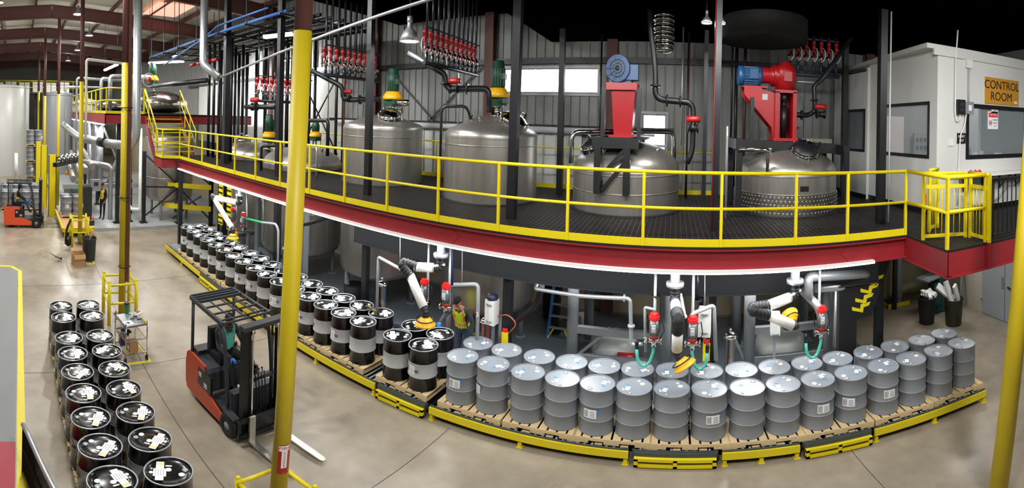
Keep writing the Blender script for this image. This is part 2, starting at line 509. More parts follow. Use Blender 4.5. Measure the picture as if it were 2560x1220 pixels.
LB = ['high bay lamp glowing under the roof between two brown rafters', 'smaller high bay lamp further back under the roof', 'tiny far high bay lamp near the end wall']
for i, (x, y, z) in enumerate(HB):
    P = 330 if x > -20 else 520
    if x > -2: P = 215
    highbay(x, y, z, P, LB[i] if i < 3 else 'high bay lamp hanging over the aisle above the picture, %s from the far end' % ORD[i])
def fill(x, y, z, P, rx, rz, label, w=1.2):  # added fill light with a housing round it; no such lamp known
    t = thing('fill_lamp', label, 'flood lamp', (x, y, z), rz, group='flood lamps added out of view')
    Mr = Matrix.Rotation(rx, 4, 'X')
    part('housing', MB().box((0, 0, .06), (w, .3, .08)).xf(Mr), DGREY, t); part('lens', MB().box((0, 0, .012), (w - .06, .24, .012)).xf(Mr), LAMP, t)
    part('hanger', MB().bar((0, 0, .05), (0, 0, max(.2, (7.62 if x > -4 else zroof(y) + 1.0) - z)), .03), DGREY, t)
    area('fill_light', (x, y, z), P * .3, w, col=(1, 1, 1), rot=(rx, 0, rz), size_y=.24, spread=1.9)
for i, (x, y, z, P, rz) in enumerate(((-16, 2.4, 9.4, 420, 0), (-11.5, 3.2, 9.3, 380, 0), (-7.6, 4.8, 8.6, 320, 0), (-2.0, 4.9, 7.35, 220, 0), (.8, 4.8, 7.35, 200, 0), (3.6, 4.2, 7.35, 150, -.5), (6.8, 3.4, 7.35, 120, 0), (-22, 8.5, 8.2, 900, 0))):
    fill(x, y, z, P, .95, rz, 'flood lamp added out of view to brighten the tanks, %s from the left' % ORD[i])
# ================================================================ mezzanine
ZD = 3.6; YE = 6.73
GRATE = mat('dark_grating', '221e1d', .55, .3, scale=30, var=.25)
GRATEL = mat('grating_bar', '5c5754', .45, .5)
TANKS = ((-8.43, 10.05, 1.29), (-4.6, 9.8, 1.24), (-1.14, 10.05, 1.32), (2.78, 10.1, 1.32), (-12.35, 10.0, 1.54), (-15.9, 10.1, 1.39))
def spans(x, y0, y1):
    """free y intervals of the deck at x, leaving round openings for the tanks"""
    iv = [(y0, y1)]
    for cx, cy, r in TANKS:
        if abs(x - cx) < r:
            h = math.sqrt(r * r - (x - cx) ** 2); n_ = []
            for a, b in iv:
                if cy - h > a: n_.append((a, min(b, cy - h)))
                if cy + h < b: n_.append((max(a, cy + h), b))
            iv = [q for q in n_ if q[1] - q[0] > .01]
    return iv
def grating(name, parent, x0, x1, y0, y1, z, pitch=.1):
    mb = MB(); n_ = int(round((x1 - x0) / pitch)); w = (x1 - x0) / n_
    for i in range(n_):
        xa = x0 + w * i; xm = xa + w / 2
        for a, b in spans(xm, y0, y1):
            mb.mat(0).b2(xa, xa + w, a, b, z - .04, z - .008); mb.mat(1).b2(xm - .004, xm + .004, a, b, z - .008, z)
    mb.mat(0); y = y0 + .02
    while y < y1:
        x = x0
        for cx, cy, r in sorted(TANKS):
            if abs(y - cy) < r and x0 < cx < x1:
                h = math.sqrt(r * r - (y - cy) ** 2)
                if cx - h > x: mb.b2(x, cx - h, y - .012, y + .012, z - .009, z - .003)
                x = cx + h
        if x < x1: mb.b2(x, x1, y - .012, y + .012, z - .009, z - .003)
        y += .06
    return part(name, mb, [GRATE, GRATEL], parent)
md = thing('mezzanine_deck', 'long mezzanine floor of dark steel grating with red edge beam', 'mezzanine', (0, 0, 0))
grating('grating', md, -16.9, 4.22, YE, 12.25, ZD)
grating('grating', md, 4.22, 9.55, 5.45, 12.25, ZD)
grating('landing_grating', md, -17.9, -16.9, 6.05, 12.25, ZD)
eb = MB(); eb.bar((-16.9, YE + .09, ZD - .04 - .012), (4.22, YE + .09, ZD - .052), .18, .024, up=(0, 0, 1))
eb.bar((-16.9, YE + .09, ZD - .385), (4.22, YE + .09, ZD - .385), .18, .024, up=(0, 0, 1)); eb.b2(-16.9, 4.22, YE + .085, YE + .1, ZD - .385, ZD - .05)
x = -16.5
part('edge_beam', eb, RED, md, label='deep red painted edge beam')
jb = MB()
jb.b2(4.22, 4.235, 5.45, YE + .18, ZD - .42, ZD - .04); jb.b2(4.18, 4.3, 5.42, YE, ZD - .43, ZD - .41)
jb.b2(4.22, 9.55, 5.45, 5.465, ZD - .42, ZD - .04); jb.b2(4.2, 9.55, 5.4, 5.52, ZD - .43, ZD - .41); jb.b2(5.1, 5.13, 5.38, 5.5, ZD - .42, ZD)
part('landing_beam', jb, RED, md, label='red box beam round the projecting landing')
lb = MB(); lb.b2(-17.9, -16.9, 6.05, 6.2, ZD - .37, ZD - .05); lb.b2(-17.0, -16.85, 6.05, YE, ZD - .37, ZD - .05); part('corner_beam', lb, RED, md)
for xx in (-3.95, 3.05):
    dm = MB(); M_ = Matrix.Translation((xx, YE + .085, ZD - .22)) @ Matrix.Rotation(pi / 2, 4, 'X')
    dm.prism([(-.13, 0), (0, -.13), (.13, 0), (0, .13)], -.0, .012, M_); part('diamond_plate', dm, RED, md)
ub = MB()
for xx in [-16.5 + 1.85 * i for i in range(12)]:
    for a_, b_ in spans(xx, YE + .2, 12.2): ibeam(ub, (xx, a_, ZD - .3), (xx, b_, ZD - .3), .25, .12)
parts('joist', ub, DGREY, md)
gb = MB(); ibeam(gb, (-16.9, 11.1, 2.95), (9.0, 11.1, 2.95), .55, .2); part('rear_girder', gb, DGREY, md)
gb = MB().b2(-7.25, 4.1, 7.6, 7.74, 2.56, 3.24); gb.b2(-7.25, 4.1, 7.57, 7.77, 2.54, 2.57); part('front_girder', gb, DGREY, md)
gb = MB(); ibeam(gb, (-16.9, 7.95, 2.9), (-10.0, 7.95, 2.9), .38, .2); part('front_girder', gb, DGREY, md)
ls = MB(); ls.b2(-16.75, 3.55, YE + .0, YE + .05, 3.185, 3.215)
part('led_strip', ls, LED, md, label='glowing white light strip along the underside')
lh = MB(); lh.b2(-16.75, 3.55, YE - .01, YE + .09, 3.215, 3.235); part('led_channel', lh, WHITE, md)
for x0, x1 in ((-16.7, -10), (-10, -3.3), (-3.3, 3.5)):
    area('led_light', ((x0 + x1) / 2, YE + .025, 3.18), 85, x1 - x0, size_y=.06, col=(.95, .98, 1))
# ---- guard rails
def rail(name, label, pts, posts, h=1.07, toe=True, r=.027, m=YEL, group=None, z0=None):
    """pts: polyline of base points; posts: list of base points"""
    t = thing(name, label, 'guard rail', pts[0], group=group)
    up = V((0, 0, 1))
    P = [V(p) for p in pts]
    part('top_rail', MB().tube([p + up * h for p in P], r, 8), m, t, world=True)
    part('mid_rail', MB().tube([p + up * h * .52 for p in P], r * .9, 8), m, t, world=True)
    for q in posts:
        q = V(q); part('post', MB().bar(q, q + up * (h - .01), r * 1.7, r * 1.7), m, t, world=True)
    if toe:
        tb = MB()
        for a, b in zip(P, P[1:]): tb.bar(a + up * .055, b + up * .055, .012, .115, up=up)
        part('toe_board', tb, m, t, world=True)
    return t
px = [-.47 + 1.26 * k for k in range(-12, 3)]
rail('guard_rail', 'yellow pipe guard rail with toe board along the mezzanine front edge',
     [(-16.62, YE + .02, ZD), (4.22, YE + .02, ZD)], [(x, YE + .02, ZD) for x in px + [3.0, 4.2, -16.6]])
rail('guard_rail', 'short yellow rail turning the corner at the projecting landing', [(4.22, YE, ZD), (4.24, 5.5, ZD), (5.1, 5.5, ZD)], [(4.24, 5.5, ZD), (5.1, 5.5, ZD)], toe=False, r=.03)
rail('guard_rail', 'yellow guard rail round the landing at the foot of the stairs', [(-17.75, 6.07, ZD), (-16.9, 6.07, ZD), (-16.62, YE + .02, ZD)], [(-17.75, 6.07, ZD), (-16.9, 6.07, ZD)])
rail('guard_rail', 'yellow guard rail along the back edge of the mezzanine before the grey wall', [(-16.8, 12.2, ZD), (1.2, 12.2, ZD)], [(-16.8 + 1.5 * i, 12.2, ZD) for i in range(13)], r=.024)
def gate(label, a, b, h0=.06, h1=.98, nb=5, group='yellow swing gates on the landing'):
    a, b = V(a), V(b); t = thing('swing_gate', label, 'gate', a, group=group); up = V((0, 0, 1)); d = b - a
    fr = MB()
    for q in (a, b): fr.bar(q, q + up * 1.07, .05, .05)
    fr.bar(a + up * h0, b + up * h0, .04, .05, up=up); fr.bar(a + up * .86, b + up * .86, .03, .06, up=up); fr.tube([a + up * 1.07, b + up * 1.07], .03)
    part('frame', fr, YEL, t, world=True)
    for i in range(1, nb + 1):
        q = a + d * (i / (nb + 1)); part('bar', MB().cyl(q + up * h0, q + up * .86, .01, n=6), YEL, t, world=True)
    return t
gate('yellow barred gate between the landing corner and its twin, wider of the two', (4.27, 6.25, ZD), (5.05, 6.0, ZD), nb=6)
gate('narrower yellow barred gate at the right end of the landing', (5.1, 5.92, ZD), (5.12, 5.42, ZD), nb=5)
gate('yellow barred gate standing open beside the control room corner', (4.75, 6.75, ZD), (5.1, 6.95, ZD), nb=4)
bf = thing('black_railing', 'black barred balustrade right of the yellow gates', 'railing', (5.25, 5.5, ZD))
m_ = MB(); m_.bar((5.22, 5.5, ZD + .98), (9.5, 5.5, ZD + .98), .05, .05); m_.bar((5.22, 5.5, ZD + .08), (9.5, 5.5, ZD + .08), .04, .03); parts('rail', m_, BLK, bf, world=True)
for x in (5.24, 7.4, 9.48): part('post', MB().bar((x, 5.5, ZD), (x, 5.5, ZD + 1.0), .04), BLK, bf, world=True)
for i in range(36):
    x = 5.3 + .118 * i; part('baluster', MB().bar((x, 5.5, ZD + .08), (x, 5.5, ZD + .98), .016), BLK, bf, world=True)
ct = thing('safety_tag', 'small orange-red tag hanging on the yellow gate post', 'tag', (4.33, 6.3, ZD + .6))
part('plate', MB().box((0, 0, 0), (.012, .09, .28)), mat('tag_orange', 'd8481c', .5), ct)
# ---- stairs and upper platform at far left
XP, ZP = -19.6, 5.22
st = thing('staircase', 'steel staircase with dark treads and yellow nosings up to the upper platform', 'stairs', (-17.8, 6.1, ZD))
for y in (6.08, 7.95):
    q = MB(); q.bar((-17.75, y, ZD - .18), (XP, y, ZP - .18), .05, .3, up=(0, 0, 1)); part('stringer', q, RED, st, world=True, label='red stair stringer')
ns = 8
for i in range(ns):
    f_ = (i + .5) / ns; x = -17.75 + (XP + 17.75) * f_; z = ZD + (ZP - ZD) * (i + 1) / (ns + 1)
    tr = part('tread', MB().b2(x - .14, x + .14, 6.1, 7.93, z - .03, z), GRATE, st, world=True)
    q = MB(); q.b2(x + .11, x + .15, 6.1, 7.93, z - .045, z + .006); q.mi = 0
    o = bpy.data.objects.new('nosing', q.mesh('nosing', YEL, V(st.location))); COL.objects.link(o); o.parent = tr
for nm, y in (('near', 6.08), ('far', 7.95)):
    t = thing('stair_rail', 'sloping yellow stair handrail on the %s side of the staircase' % nm, 'handrail', (-17.6, y, ZD), group='stair handrails')
    a = V((-17.6, y, ZD)); b = V((XP, y, ZP)); u = V((0, 0, 1))
    part('top_rail', MB().tube([a + u * .3, a + u * 1.0, b + u * 1.05, b + u * .0], .024), YEL, t, world=True)
    part('mid_rail', MB().tube([a + u * .5, b + u * .55], .02), YEL, t, world=True)
    for f_ in (.33, .66): part('post', MB().bar(a.lerp(b, f_), a.lerp(b, f_) + u * 1.02, .04), YEL, t, world=True)
up_ = thing('upper_platform', 'raised platform with red edge beam at the top of the stairs', 'platform', (-25, 8, 0))
q = MB(); q.b2(-32, XP, 4.1, 12.2, ZP - .06, ZP); part('deck', q, GRATE, up_, world=True)
q = MB(); q.b2(-32, XP, 4.08, 4.14, ZP - .42, ZP - .02); q.b2(XP - .06, XP, 4.1, 12.2, ZP - .42, ZP - .02); part('edge_beam', q, RED, up_, world=True, label='red edge beam')
q = MB(); q.b2(-31.9, -19.8, 4.06, 4.12, ZP - .5, ZP - .45); part('led_strip', q, LED, up_, world=True)
for x, y in ((-21.6, 5.9), (-21.4, 5.2), (-31, 5), (-26, 5), (-21.6, 11.5)):
    q = MB(); ibeam(q, (0, 0, 0), (0, 0, .01), .2, .2) if 0 else q.b2(x - .1, x + .1, y - .1, y + .1, .14, ZP - .06); q.b2(x - .2, x + .2, y - .2, y + .2, .14, .17); part('column', q, BLK, up_, world=True)
rail('guard_rail', 'yellow guard rail on the front edge of the upper platform', [(-32, 4.15, ZP), (XP, 4.15, ZP)], [(-32 + 12.4 * i / 9, 4.15, ZP) for i in range(10)], r=.03)
rail('guard_rail', 'yellow guard rail on the stair side of the upper platform', [(XP, 4.15, ZP), (XP, 6.05, ZP)], [(XP, 5.1, ZP), (XP, 6.05, ZP)], r=.03)
area('led_light', (-26, 4.1, ZP - .55), 60, 12, size_y=.06)

# ---- black steel columns through the mezzanine
def column(x, y, w, z1, label, z0=0., lean=0., m=BLK):
    t = thing('steel_column', label, 'column', (x, y, z0), group='black mezzanine columns')
    q = MB(); q.box((0, 0, .01), (w * 2, w * 2, .02)); part('base_plate', q, m, t)
    part('shaft', MB().bar((0, 0, .02), (lean, 0, z1 - z0), w, w), m, t)
    return t
column(-7.05, 7.85, .15, 8.2, 'black square column in front of the left yellow-capped tank')
column(-3.22, 7.8, .17, 8.5, 'thick black column in front of the tall centre tank', lean=.12)
column(.8, 7.93, .13, 7.62, 'slim dark reddish column between the two red mixers')
column(4.25, 7.85, .16, 7.62, 'black column before the control room window')
column(-3.1, 11.1, .15, 7.6, 'black column against the long bright window')
column(.82, 11.25, .11, 7.62, 'thin black column near the back between the two mixers')
column(-10.9, 7.85, .18, 9.2, 'black column left of the big yellow pole')
column(-14.6, 7.9, .22, 9.4, 'heavy black column behind the mezzanine stairs foot')
column(-16.9, 6.95, .16, 3.2, 'black column under the left end of the mezzanine', z0=0)
column(5.0, 11.6, .16, 7.62, 'black column by the far left corner of the control room')
# big knee brace with hazard stripes, a plate standing in the plane of the front columns
kb = thing('knee_brace', 'heavy black corner post and knee brace with yellow hazard chevrons', 'brace', (4.0, 7.75, 0))
YK = 7.62
def KP(x, y): p = at_y(x, y, YK); return (p.x, p.z)
a = KP(2098, 800); b = KP(2142, 800)
My = Matrix(((1, 0, 0, 0), (0, 0, 1, 0), (0, 1, 0, 0), (0, 0, 0, 1)))
part('post', MB().prism([(a[0], 0), (b[0], 0), b, a], YK, YK + .14, My), BLK2, kb, world=True)
part('brace', MB().prism([a, b, KP(2178, 788), KP(2226, 652), (KP(2226, 652)[0], 3.2), (KP(2150, 652)[0], 3.2), KP(2098, 700)], YK, YK + .14, My), BLK2, kb, world=True)
for cx, cy in ((2190, 700), (2177, 722), (2164, 746), (2156, 768)):
    part('chevron', MB().prism([KP(cx - 26, cy + 8), KP(cx - 26, cy - 1), KP(cx - 6, cy + 4), KP(cx - 4, cy - 8), KP(cx + 20, cy - 14), KP(cx + 16, cy - 5), KP(cx + 3, cy), KP(cx + 1, cy + 13)], YK - .006, YK, My), YEL, kb, world=True, label='yellow chevron')
# ================================================================ drums
DG = mat('drum_grey', '7f8388', .36, scale=3, var=.05)
HOOP = mat('hoop_grey', '9a9ea2', .3)
DGL = mat('drum_lid_grey', '868c93', .36, .1, scale=3, var=.05)
DBK = mat('drum_black', '0e0d0e', .22, coat=.4)
DBND = mat('drum_band', 'b4b6b8', .42)
LABY = mat('label_yellow', 'e8dc9a', .6); LABB = mat('label_blue', '2f86d2', .5); INK = mat('ink', '55555c', .7)
RINGM = mat('clamp_ring', 'aab0b4', .35, .6)
def label_patch(mb, r, a0, a1, z0, z1, n=6):
    k = len(mb.v)
    for i in range(n + 1):
        a = a0 + (a1 - a0) * i / n
        mb.v.append(V((r * cos(a), r * sin(a), z0))); mb.v.append(V((r * cos(a), r * sin(a), z1)))
    for i in range(n): mb.face([k + 2 * i, k + 2 * i + 2, k + 2 * i + 3, k + 2 * i + 1], True)
def side_label(t, a, mir=False):
    mb = MB(); label_patch(mb, .2875, a, a + .75, .36, .53); mb.mat(1)
    for i in range(5): label_patch(mb, .2885, a + .05 + .05 * i, a + .075 + .05 * i, .38, .51, 1)
    for i in range(4): label_patch(mb, .2885, a + .38, a + .66, .385 + .032 * i, .395 + .032 * i, 2)
    part('side_label', mb, [PAPER, INK], t)
def bung(t, x, y, z, r=.028):
    mb = MB(); mb.lathe([(r * 1.25, 0), (r * 1.25, .006), (r, .008), (r * .9, .014), (r * .5, .014), (r * .45, .008), (0, .008)], (x, y, z), 14); part('bung', mb, GALV, t)
def grey_drum():
    t = thing('grey_drum', 'grey', 'drum')
    pr = [(.272, 0), (.286, .006), (.286, .02), (.279, .03), (.279, .28), (.285, .288), (.2895, .295), (.285, .302), (.279, .31),
          (.279, .57), (.285, .578), (.2895, .585), (.285, .592), (.279, .6), (.279, .855), (.286, .865), (.2885, .876), (.286, .884), (.282, .884), (.279, .87)]
    part('body', MB().lathe(pr, n=40, caps=False), DG, t)
    for z in (.295, .585): part('rolling_hoop', MB().torus((0, 0, z), .2835, .0065, n=40, m=6), HOOP, t)
    part('base', MB().lathe([(0, .004), (.28, .004)], n=40, caps=False), DG, t)
    part('lid', MB().lathe([(.28, .868), (.18, .871), (0, .872)], n=40, caps=False), DGL, t)
    bung(t, .2, .03, .871, .03); bung(t, -.2, -.05, .871, .018)
    part('seal_sticker', MB().cyl((.15, -.06, .871), (.15, -.06, .8745), .04, n=16), PAPER, t)
    mb = MB(); mb.box((-.1, .06, .873), (.11, .07, .003), rz=.3); mb.mat(1).box((-.1, .06, .8752), (.05, .05, .001), rz=.3)
    mb.mat(2).box((-.02, .11, .8735), (.07, .03, .003), rz=1.2); mb.mat(0).box((-.17, .1, .8735), (.07, .02, .003), rz=.9)
    part('lid_label', mb, [PAPER, LABY, LABB], t)
    side_label(t, 0.)
    mb = MB(); label_patch(mb, .2875, .78, .93, .47, .53, 2); part('blue_sticker', mb, LABB, t)
    return t
def black_drum():
    t = thing('black_drum', 'black', 'drum')
    pr = [(.272, 0), (.286, .006), (.286, .02), (.282, .03), (.282, .275), (.286, .285), (.289, .295)]
    pr2 = [(.289, .295), (.287, .305), (.282, .315), (.282, .565), (.287, .575), (.289, .585)]
    pr3 = [(.289, .585), (.287, .595), (.282, .605), (.282, .85), (.285, .862)]
    mb = MB(); mb.lathe(pr, n=40, caps=False); mb.lathe(pr3, n=40, caps=False); mb.mat(1); mb.lathe(pr2, n=40, caps=False)
    part('body', mb, [DBK, DBND], t)
    mb = MB().torus((0, 0, .295), .2855, .005, n=40, m=6).torus((0, 0, .585), .2855, .005, n=40, m=6); parts('rolling_hoop', mb, DBND, t)
    part('base', MB().lathe([(0, .004), (.28, .004)], n=40, caps=False), DBK, t)
    part('lid', MB().lathe([(.28, .868), (.276, .872), (.272, .858), (.14, .86), (.12, .864), (0, .864)], n=40, caps=False), DBK, t)
    cr = MB(); cr.torus((0, 0, .868), .2805, .0115, n=40, m=8); cr.box((.279, 0, .852), (.022, .06, .018))
    part('clamp_ring', cr, RINGM, t)
    bung(t, .19, .03, .861, .03); bung(t, -.2, .04, .861, .016)
    for sx, sy, sr in ((.15, -.06, .036), (.0, .03, .036), (-.2, -.03, .024)): part('round_sticker', MB().cyl((sx, sy, .86), (sx, sy, .8668), sr, n=16), PAPER, t)
    mb = MB(); mb.box((-.1, .0, .8672), (.095, .36, .003)); mb.box((-.1, -.03, .868), (.15, .15, .003)); mb.box((.0, .1, .8675), (.075, .024, .003)); mb.box((-.17, -.03, .8678), (.05, .02, .003)); mb.mat(1).box((-.1, .14, .869), (.09, .05, .001))
    mb.mat(2)
    for i in range(4): mb.box((-.145 + .03 * i, -.03, .8698), (.004, .12, .001))
    part('lid_label', mb, [PAPER, LABY, INK], t)
    side_label(t, 0.)
    text('B', .12, INK, t, (.29 * cos(.9), .29 * sin(.9), .44), (pi / 2, -pi / 2, .9 + pi / 2), name='letter_b', ext=.003)
    return t
GD0 = grey_drum(); BD0 = black_drum(); used_first = set()
def place(proto, x, y, z, rz, label, group):
    if proto.name in used_first: return dup(proto, (x, y, z), rz, label, group)
    used_first.add(proto.name); proto.location = (x, y, z); proto.rotation_euler = (0, 0, rz); proto['label'] = label; proto['group'] = group; return proto
def make_pallet():
    t = thing('pallet', 'wooden pallet', 'pallet')
    q = MB()
    for i in range(8): x = -.55 + 1.1 * i / 7; q.b2(x - .062, x + .062, -.6, .6, .11, .13)
    part('deck_boards', q, WOOD, t)
    for y in (-.58, 0, .58):
        q = MB(); q.b2(-.61, .61, y - .02, y + .02, .07, .11)
        for a, b in ((-.61, -.36), (-.12, .12), (.36, .61)): q.b2(a, b, y - .02, y + .02, .018, .07)
        part('stringer', q, WOOD, t)
    q = MB()
    for x in (-.55, -.2, .2, .55): q.b2(x - .06, x + .06, -.6, .6, 0, .018)
    part('bottom_boards', q, WOOD, t)
    return t
PAL0 = make_pallet()
ZR = .29            # top of the rollers
pairs_b = [(-15.3, -14.69), (-14.06, -13.46), (-12.8, -12.2), (-11.53, -10.92), (-10.27, -9.66), (-9.02, -8.41), (-7.79, -7.19), (-6.6, -5.99), (-5.05, -4.42)]
pairs_g = [(-3.58, -2.97), (-2.32, -1.72), (-1.13, -.54), (.06, .66), (1.27, 1.87), (2.47, 3.08), (3.72, 4.32), (4.96, 5.55)]
def jit(s=.004): return random.uniform(-s, s)
cnt = {}
LIDV = {'near': 'with label strips pasted across its lid'}
def lane(pairs, proto, kind, tot, side):
    for pi_, (xa, xb) in enumerate(pairs):
        xm = (xa + xb) / 2
        place(PAL0, xm, 6.93 + jit(.01), ZR, 0, 'pale wooden pallet under the %s group of four %s drums, counted from the left' % (ORD[pi_], kind), 'pallets on the roller conveyor')
        for ci, x in enumerate((xa, xb)):
            i = pi_ * 2 + ci
            for row, y in (('front', 6.635), ('back', 7.235)):
                if kind == 'grey': y += .03
                place(proto, x + jit(), y + jit(), ZR + .13, random.choice((0, .2, -.2, 3.0, 3.3)) + random.uniform(-.5, .5) - 2.2,
                      {'black': 'black drum with grey middle band in the conveyor %s row, %s from the left', 'grey': 'plain grey drum in the conveyor %s row, %s grey one from the left'}[kind] % (row, ORD[i]),
                      '%s drums on the conveyor' % kind)
lane(pairs_b, BD0, 'black', 18, 0)
lane(pairs_g, GD0, 'grey', 16, 0)
# black drums on the floor in the left foreground
fx = [-10.0, -9.38, -8.4, -7.76, -7.09, -6.42, -5.74, -5.06, -4.36, -3.7]
for i in range(0, 10, 2):
    place(PAL0, (fx[i] + fx[i + 1]) / 2, 1.39, 0, 0, 'wooden floor pallet under the %s group of black drums from the far end' % ORD[i // 2], 'pallets of the floor drums')
for i, x in enumerate(fx):
    for row, y in (('left', 1.06), ('right', 1.72)):
        place(BD0, x + jit(), y + jit(), .13, random.uniform(-.7, .7) + random.choice((-1.9, -1.4, 1.3)), 'shiny black drum standing on the floor, %s column, %s from the far end' % (row, ORD[i]), 'black drums on the floor')
# ================================================================ conveyor
ROLL = mat('roller_steel', '6f7478', .35, .8); RAILG = mat('conveyor_rail', '3d4644', .5)
YC0, YC1 = 6.26, 7.66
def conveyor(x0, x1, kind, label):
    t = thing('roller_conveyor', label, 'conveyor', ((x0 + x1) / 2, 6.95, 0), group='roller conveyor sections')
    q = MB()
    for y in (YC0 + .02, YC1): q.b2(x0, x1, y - .02, y + .02, .2, .31)
    parts('side_rail', q, RAILG, t, world=True)
    q = MB()
    if kind == 'plain':
        q.b2(x0, x1, YC0 - .03, YC0, .13, .29); q.b2(x0, x1, YC0 - .03, YC0 + .03, .13, .14)
        part('front_beam', q, YEL, t, world=True, label='yellow front beam')
        k = max(2, int((x1 - x0) / 1.2)); 
        for i in range(k + 1):
            x = x0 + .04 + (x1 - x0 - .08) * i / k
            part('foot', MB().b2(x - .03, x + .03, YC0 - .02, YC0 + .04, 0, .14).b2(x - .05, x + .05, YC0 - .04, YC0 + .06, 0, .012), YEL, t, world=True)
    else:
        for z0, z1 in ((.03, .075), (.155, .22)): q.b2(x0 + .03, x1 - .03, YC0 - .1, YC0 - .04, z0, z1)
        k = 2
        for i in range(k + 1):
            x = x0 + .06 + (x1 - x0 - .12) * i / k; q.b2(x - .03, x + .03, YC0 - .1, YC0 - .04, .03, .2)
        part('guard_frame', q, YEL, t, world=True, label='slotted yellow drive guard')
        q = MB(); q.b2(x0 + .02, x1 - .02, YC0 - .04, YC0, .02, .3); part('drive_housing', q, RAILG, t, world=True)
        for i in range(2): part('foot', MB().b2((x0, x1)[i] - .02 + (.05, -.05)[i], (x0, x1)[i] + .02 + (.05, -.05)[i], YC0, YC0 + .05, 0, .2), RAILG, t, world=True)
    n_ = int((x1 - x0 - .04) / .115)
    proto = None
    for i in range(n_):
        x = x0 + .06 + (x1 - x0 - .12) * (i + .5) / n_
        if proto is None:
            proto = part('roller', MB().cyl((0, YC0 + .04 - 6.95, .262), (0, YC1 - .02 - 6.95, .262), .028, n=10), ROLL, t)
            proto.location = (x - t.location.x, 0, 0)
        else:
            c = proto.copy(); COL.objects.link(c); c.parent = t; c.location = (x - t.location.x, 0, 0)
    q = MB(); q.b2(x0 + .02, x1 - .02, YC0 + .06, YC1 - .05, .12, .14); part('drip_tray', q, BLK2, t, world=True)
secs = [(-16.76, -13.24, 'plain', 'yellow fronted roller conveyor section at the far left end'), (-13.2, -11.62, 'slot', 'conveyor section with slotted yellow guard near the far left'),
        (-11.58, -8.9, 'plain', 'roller conveyor section behind the parked forklift'), (-8.86, -5.28, 'plain', 'roller conveyor section under black drums right of the yellow pole'),
        (-5.22, -4.06, 'slot', 'slotted yellow transfer section below the last black drums'), (-4.0, -.56, 'plain', 'long yellow fronted conveyor section below the first grey drums'),
        (-.5, .78, 'slot', 'slotted yellow conveyor section in the middle of the grey drums'), (.84, 2.05, 'plain', 'short yellow fronted section right of the middle slotted one'),
        (2.1, 3.3, 'slot', 'slotted conveyor section with dark green rail near the right'), (3.35, 5.85, 'plain', 'last yellow conveyor section at the right end of the line')]
for s in secs: conveyor(*s)
# ================================================================ process tanks
DIMP = mat('dimple_steel', 'a8a49e', .34, 1., scale=12, var=.1)
MYEL = mat('machine_yellow', 'e8ae14', .4)
def manway(t, c, r, tilt, az, m=STEELB, nb=12):
    """domed bolted hatch on a short neck, tilted outwards"""
    d = V((sin(tilt) * cos(az), sin(tilt) * sin(az), cos(tilt)))
    mb = MB(); mb.lathe([(r * .9, -.12), (r * .9, .06), (r * 1.05, .06), (r * 1.05, .1), (r * .98, .13), (r * .6, .2), (0, .23)], c, 24, d)
    o = part('manway', mb, m, t, world=True)
    u, v, _ = basis(d); c = V(c)
    q = MB()
    for i in range(nb):
        a = 2 * pi * i / nb; p = c + (u * cos(a) + v * sin(a)) * r * 1.08
        q.cyl(p + d * .0, p + d * .13, .014, n=6)
    q.torus(c + d * .08, r * 1.04, .012, axis=d, n=24, m=6)
    hb = c + u * r * 1.1; q.bar(hb - d * .05, hb + d * .25, .04); q.tube([hb + d * .22, c + d * .3, c + d * .22], .015, 6)
    part('clamp_ring', q, STEELB, t, world=True)
    return o
def nozzle(t, c, h, r, d=(0, 0, 1), m=STEELB):
    mb = MB(); mb.lathe([(r, 0), (r, h - .03), (r * 1.5, h - .03), (r * 1.5, h), (r * .8, h), (0, h - .005)], c, 14, d); part('nozzle', mb, m, t, world=True)
def tank(name, label, x, y, r, z0, zs, zt, m=STEEL, cone=False, seams=(), legs=(), collar=3.6, group='process tanks'):
    t = thing(name, label, 'tank', (x, y, 0), group=group)
    if cone: top = [(r, zs), (r * 1.005, zs + .06), (r * .985, zs + .13), (r * .93, zs + .19), (r * .25, zt), (0, zt + .01)]
    else: top = [(r * cos(a), zs + (zt - zs) * sin(a)) for a in [pi / 2 * k / 10 for k in range(10)]] + [(0, zt)]
    bot = [(0, z0), (r * .5, z0 + .06), (r * .85, z0 + .17), (r * .97, z0 + .28), (r, z0 + .4)]
    mb = MB().lathe(bot + [(r, zs - .01)] + top[0:1], n=56, caps=False); part('shell', mb, m, t)
    part('head', MB().lathe(top, n=56, caps=False), m, t)
    q = MB()
    for z in seams: q.torus((0, 0, z), r, .012, n=56, m=6)
    if seams: parts('weld_band', q, m, t)
    if collar: part('deck_collar', MB().torus((0, 0, collar), r + .03, .035, n=56, m=6), BLK2, t)
    for a in legs:
        c = V((r * .82 * cos(a), r * .82 * sin(a), 0)); part('leg', MB().cyl(c, c + V((0, 0, z0 + .5)), .08, n=12).cyl(c, c + V((0, 0, .02)), .14, n=12), GREY, t)
    return t
LG = (-2.4, -.75, .8, 2.4)
t1 = tank('process_tank', 'tall brushed steel tank with conical top, left one of the two tall tanks', -8.43, 10.05, 1.25, .9, 4.97, 5.4, cone=True, seams=(4.83,), legs=LG)
t2 = tank('process_tank', 'tall brushed steel tank with conical top in front of the daylight strip', -4.6, 9.8, 1.2, .95, 4.93, 5.42, cone=True, seams=(4.8,), legs=LG)
t3 = tank('process_tank', 'squat domed steel tank under the red mixer with the blue fan motor', -1.14, 10.05, 1.28, 2.0, 4.42, 5.0, seams=(4.36, 4.02), legs=())
t4 = tank('process_tank', 'squat domed steel tank with dimpled jacket band under the red gearbox mixer', 2.78, 10.1, 1.27, 2.3, 4.42, 4.98, seams=(4.4, 4.05), legs=())
t5 = tank('process_tank', 'low domed tank top beside the big yellow pole', -12.35, 10.0, 1.5, .7, 3.75, 4.3, seams=(3.78, 2.3), legs=LG)
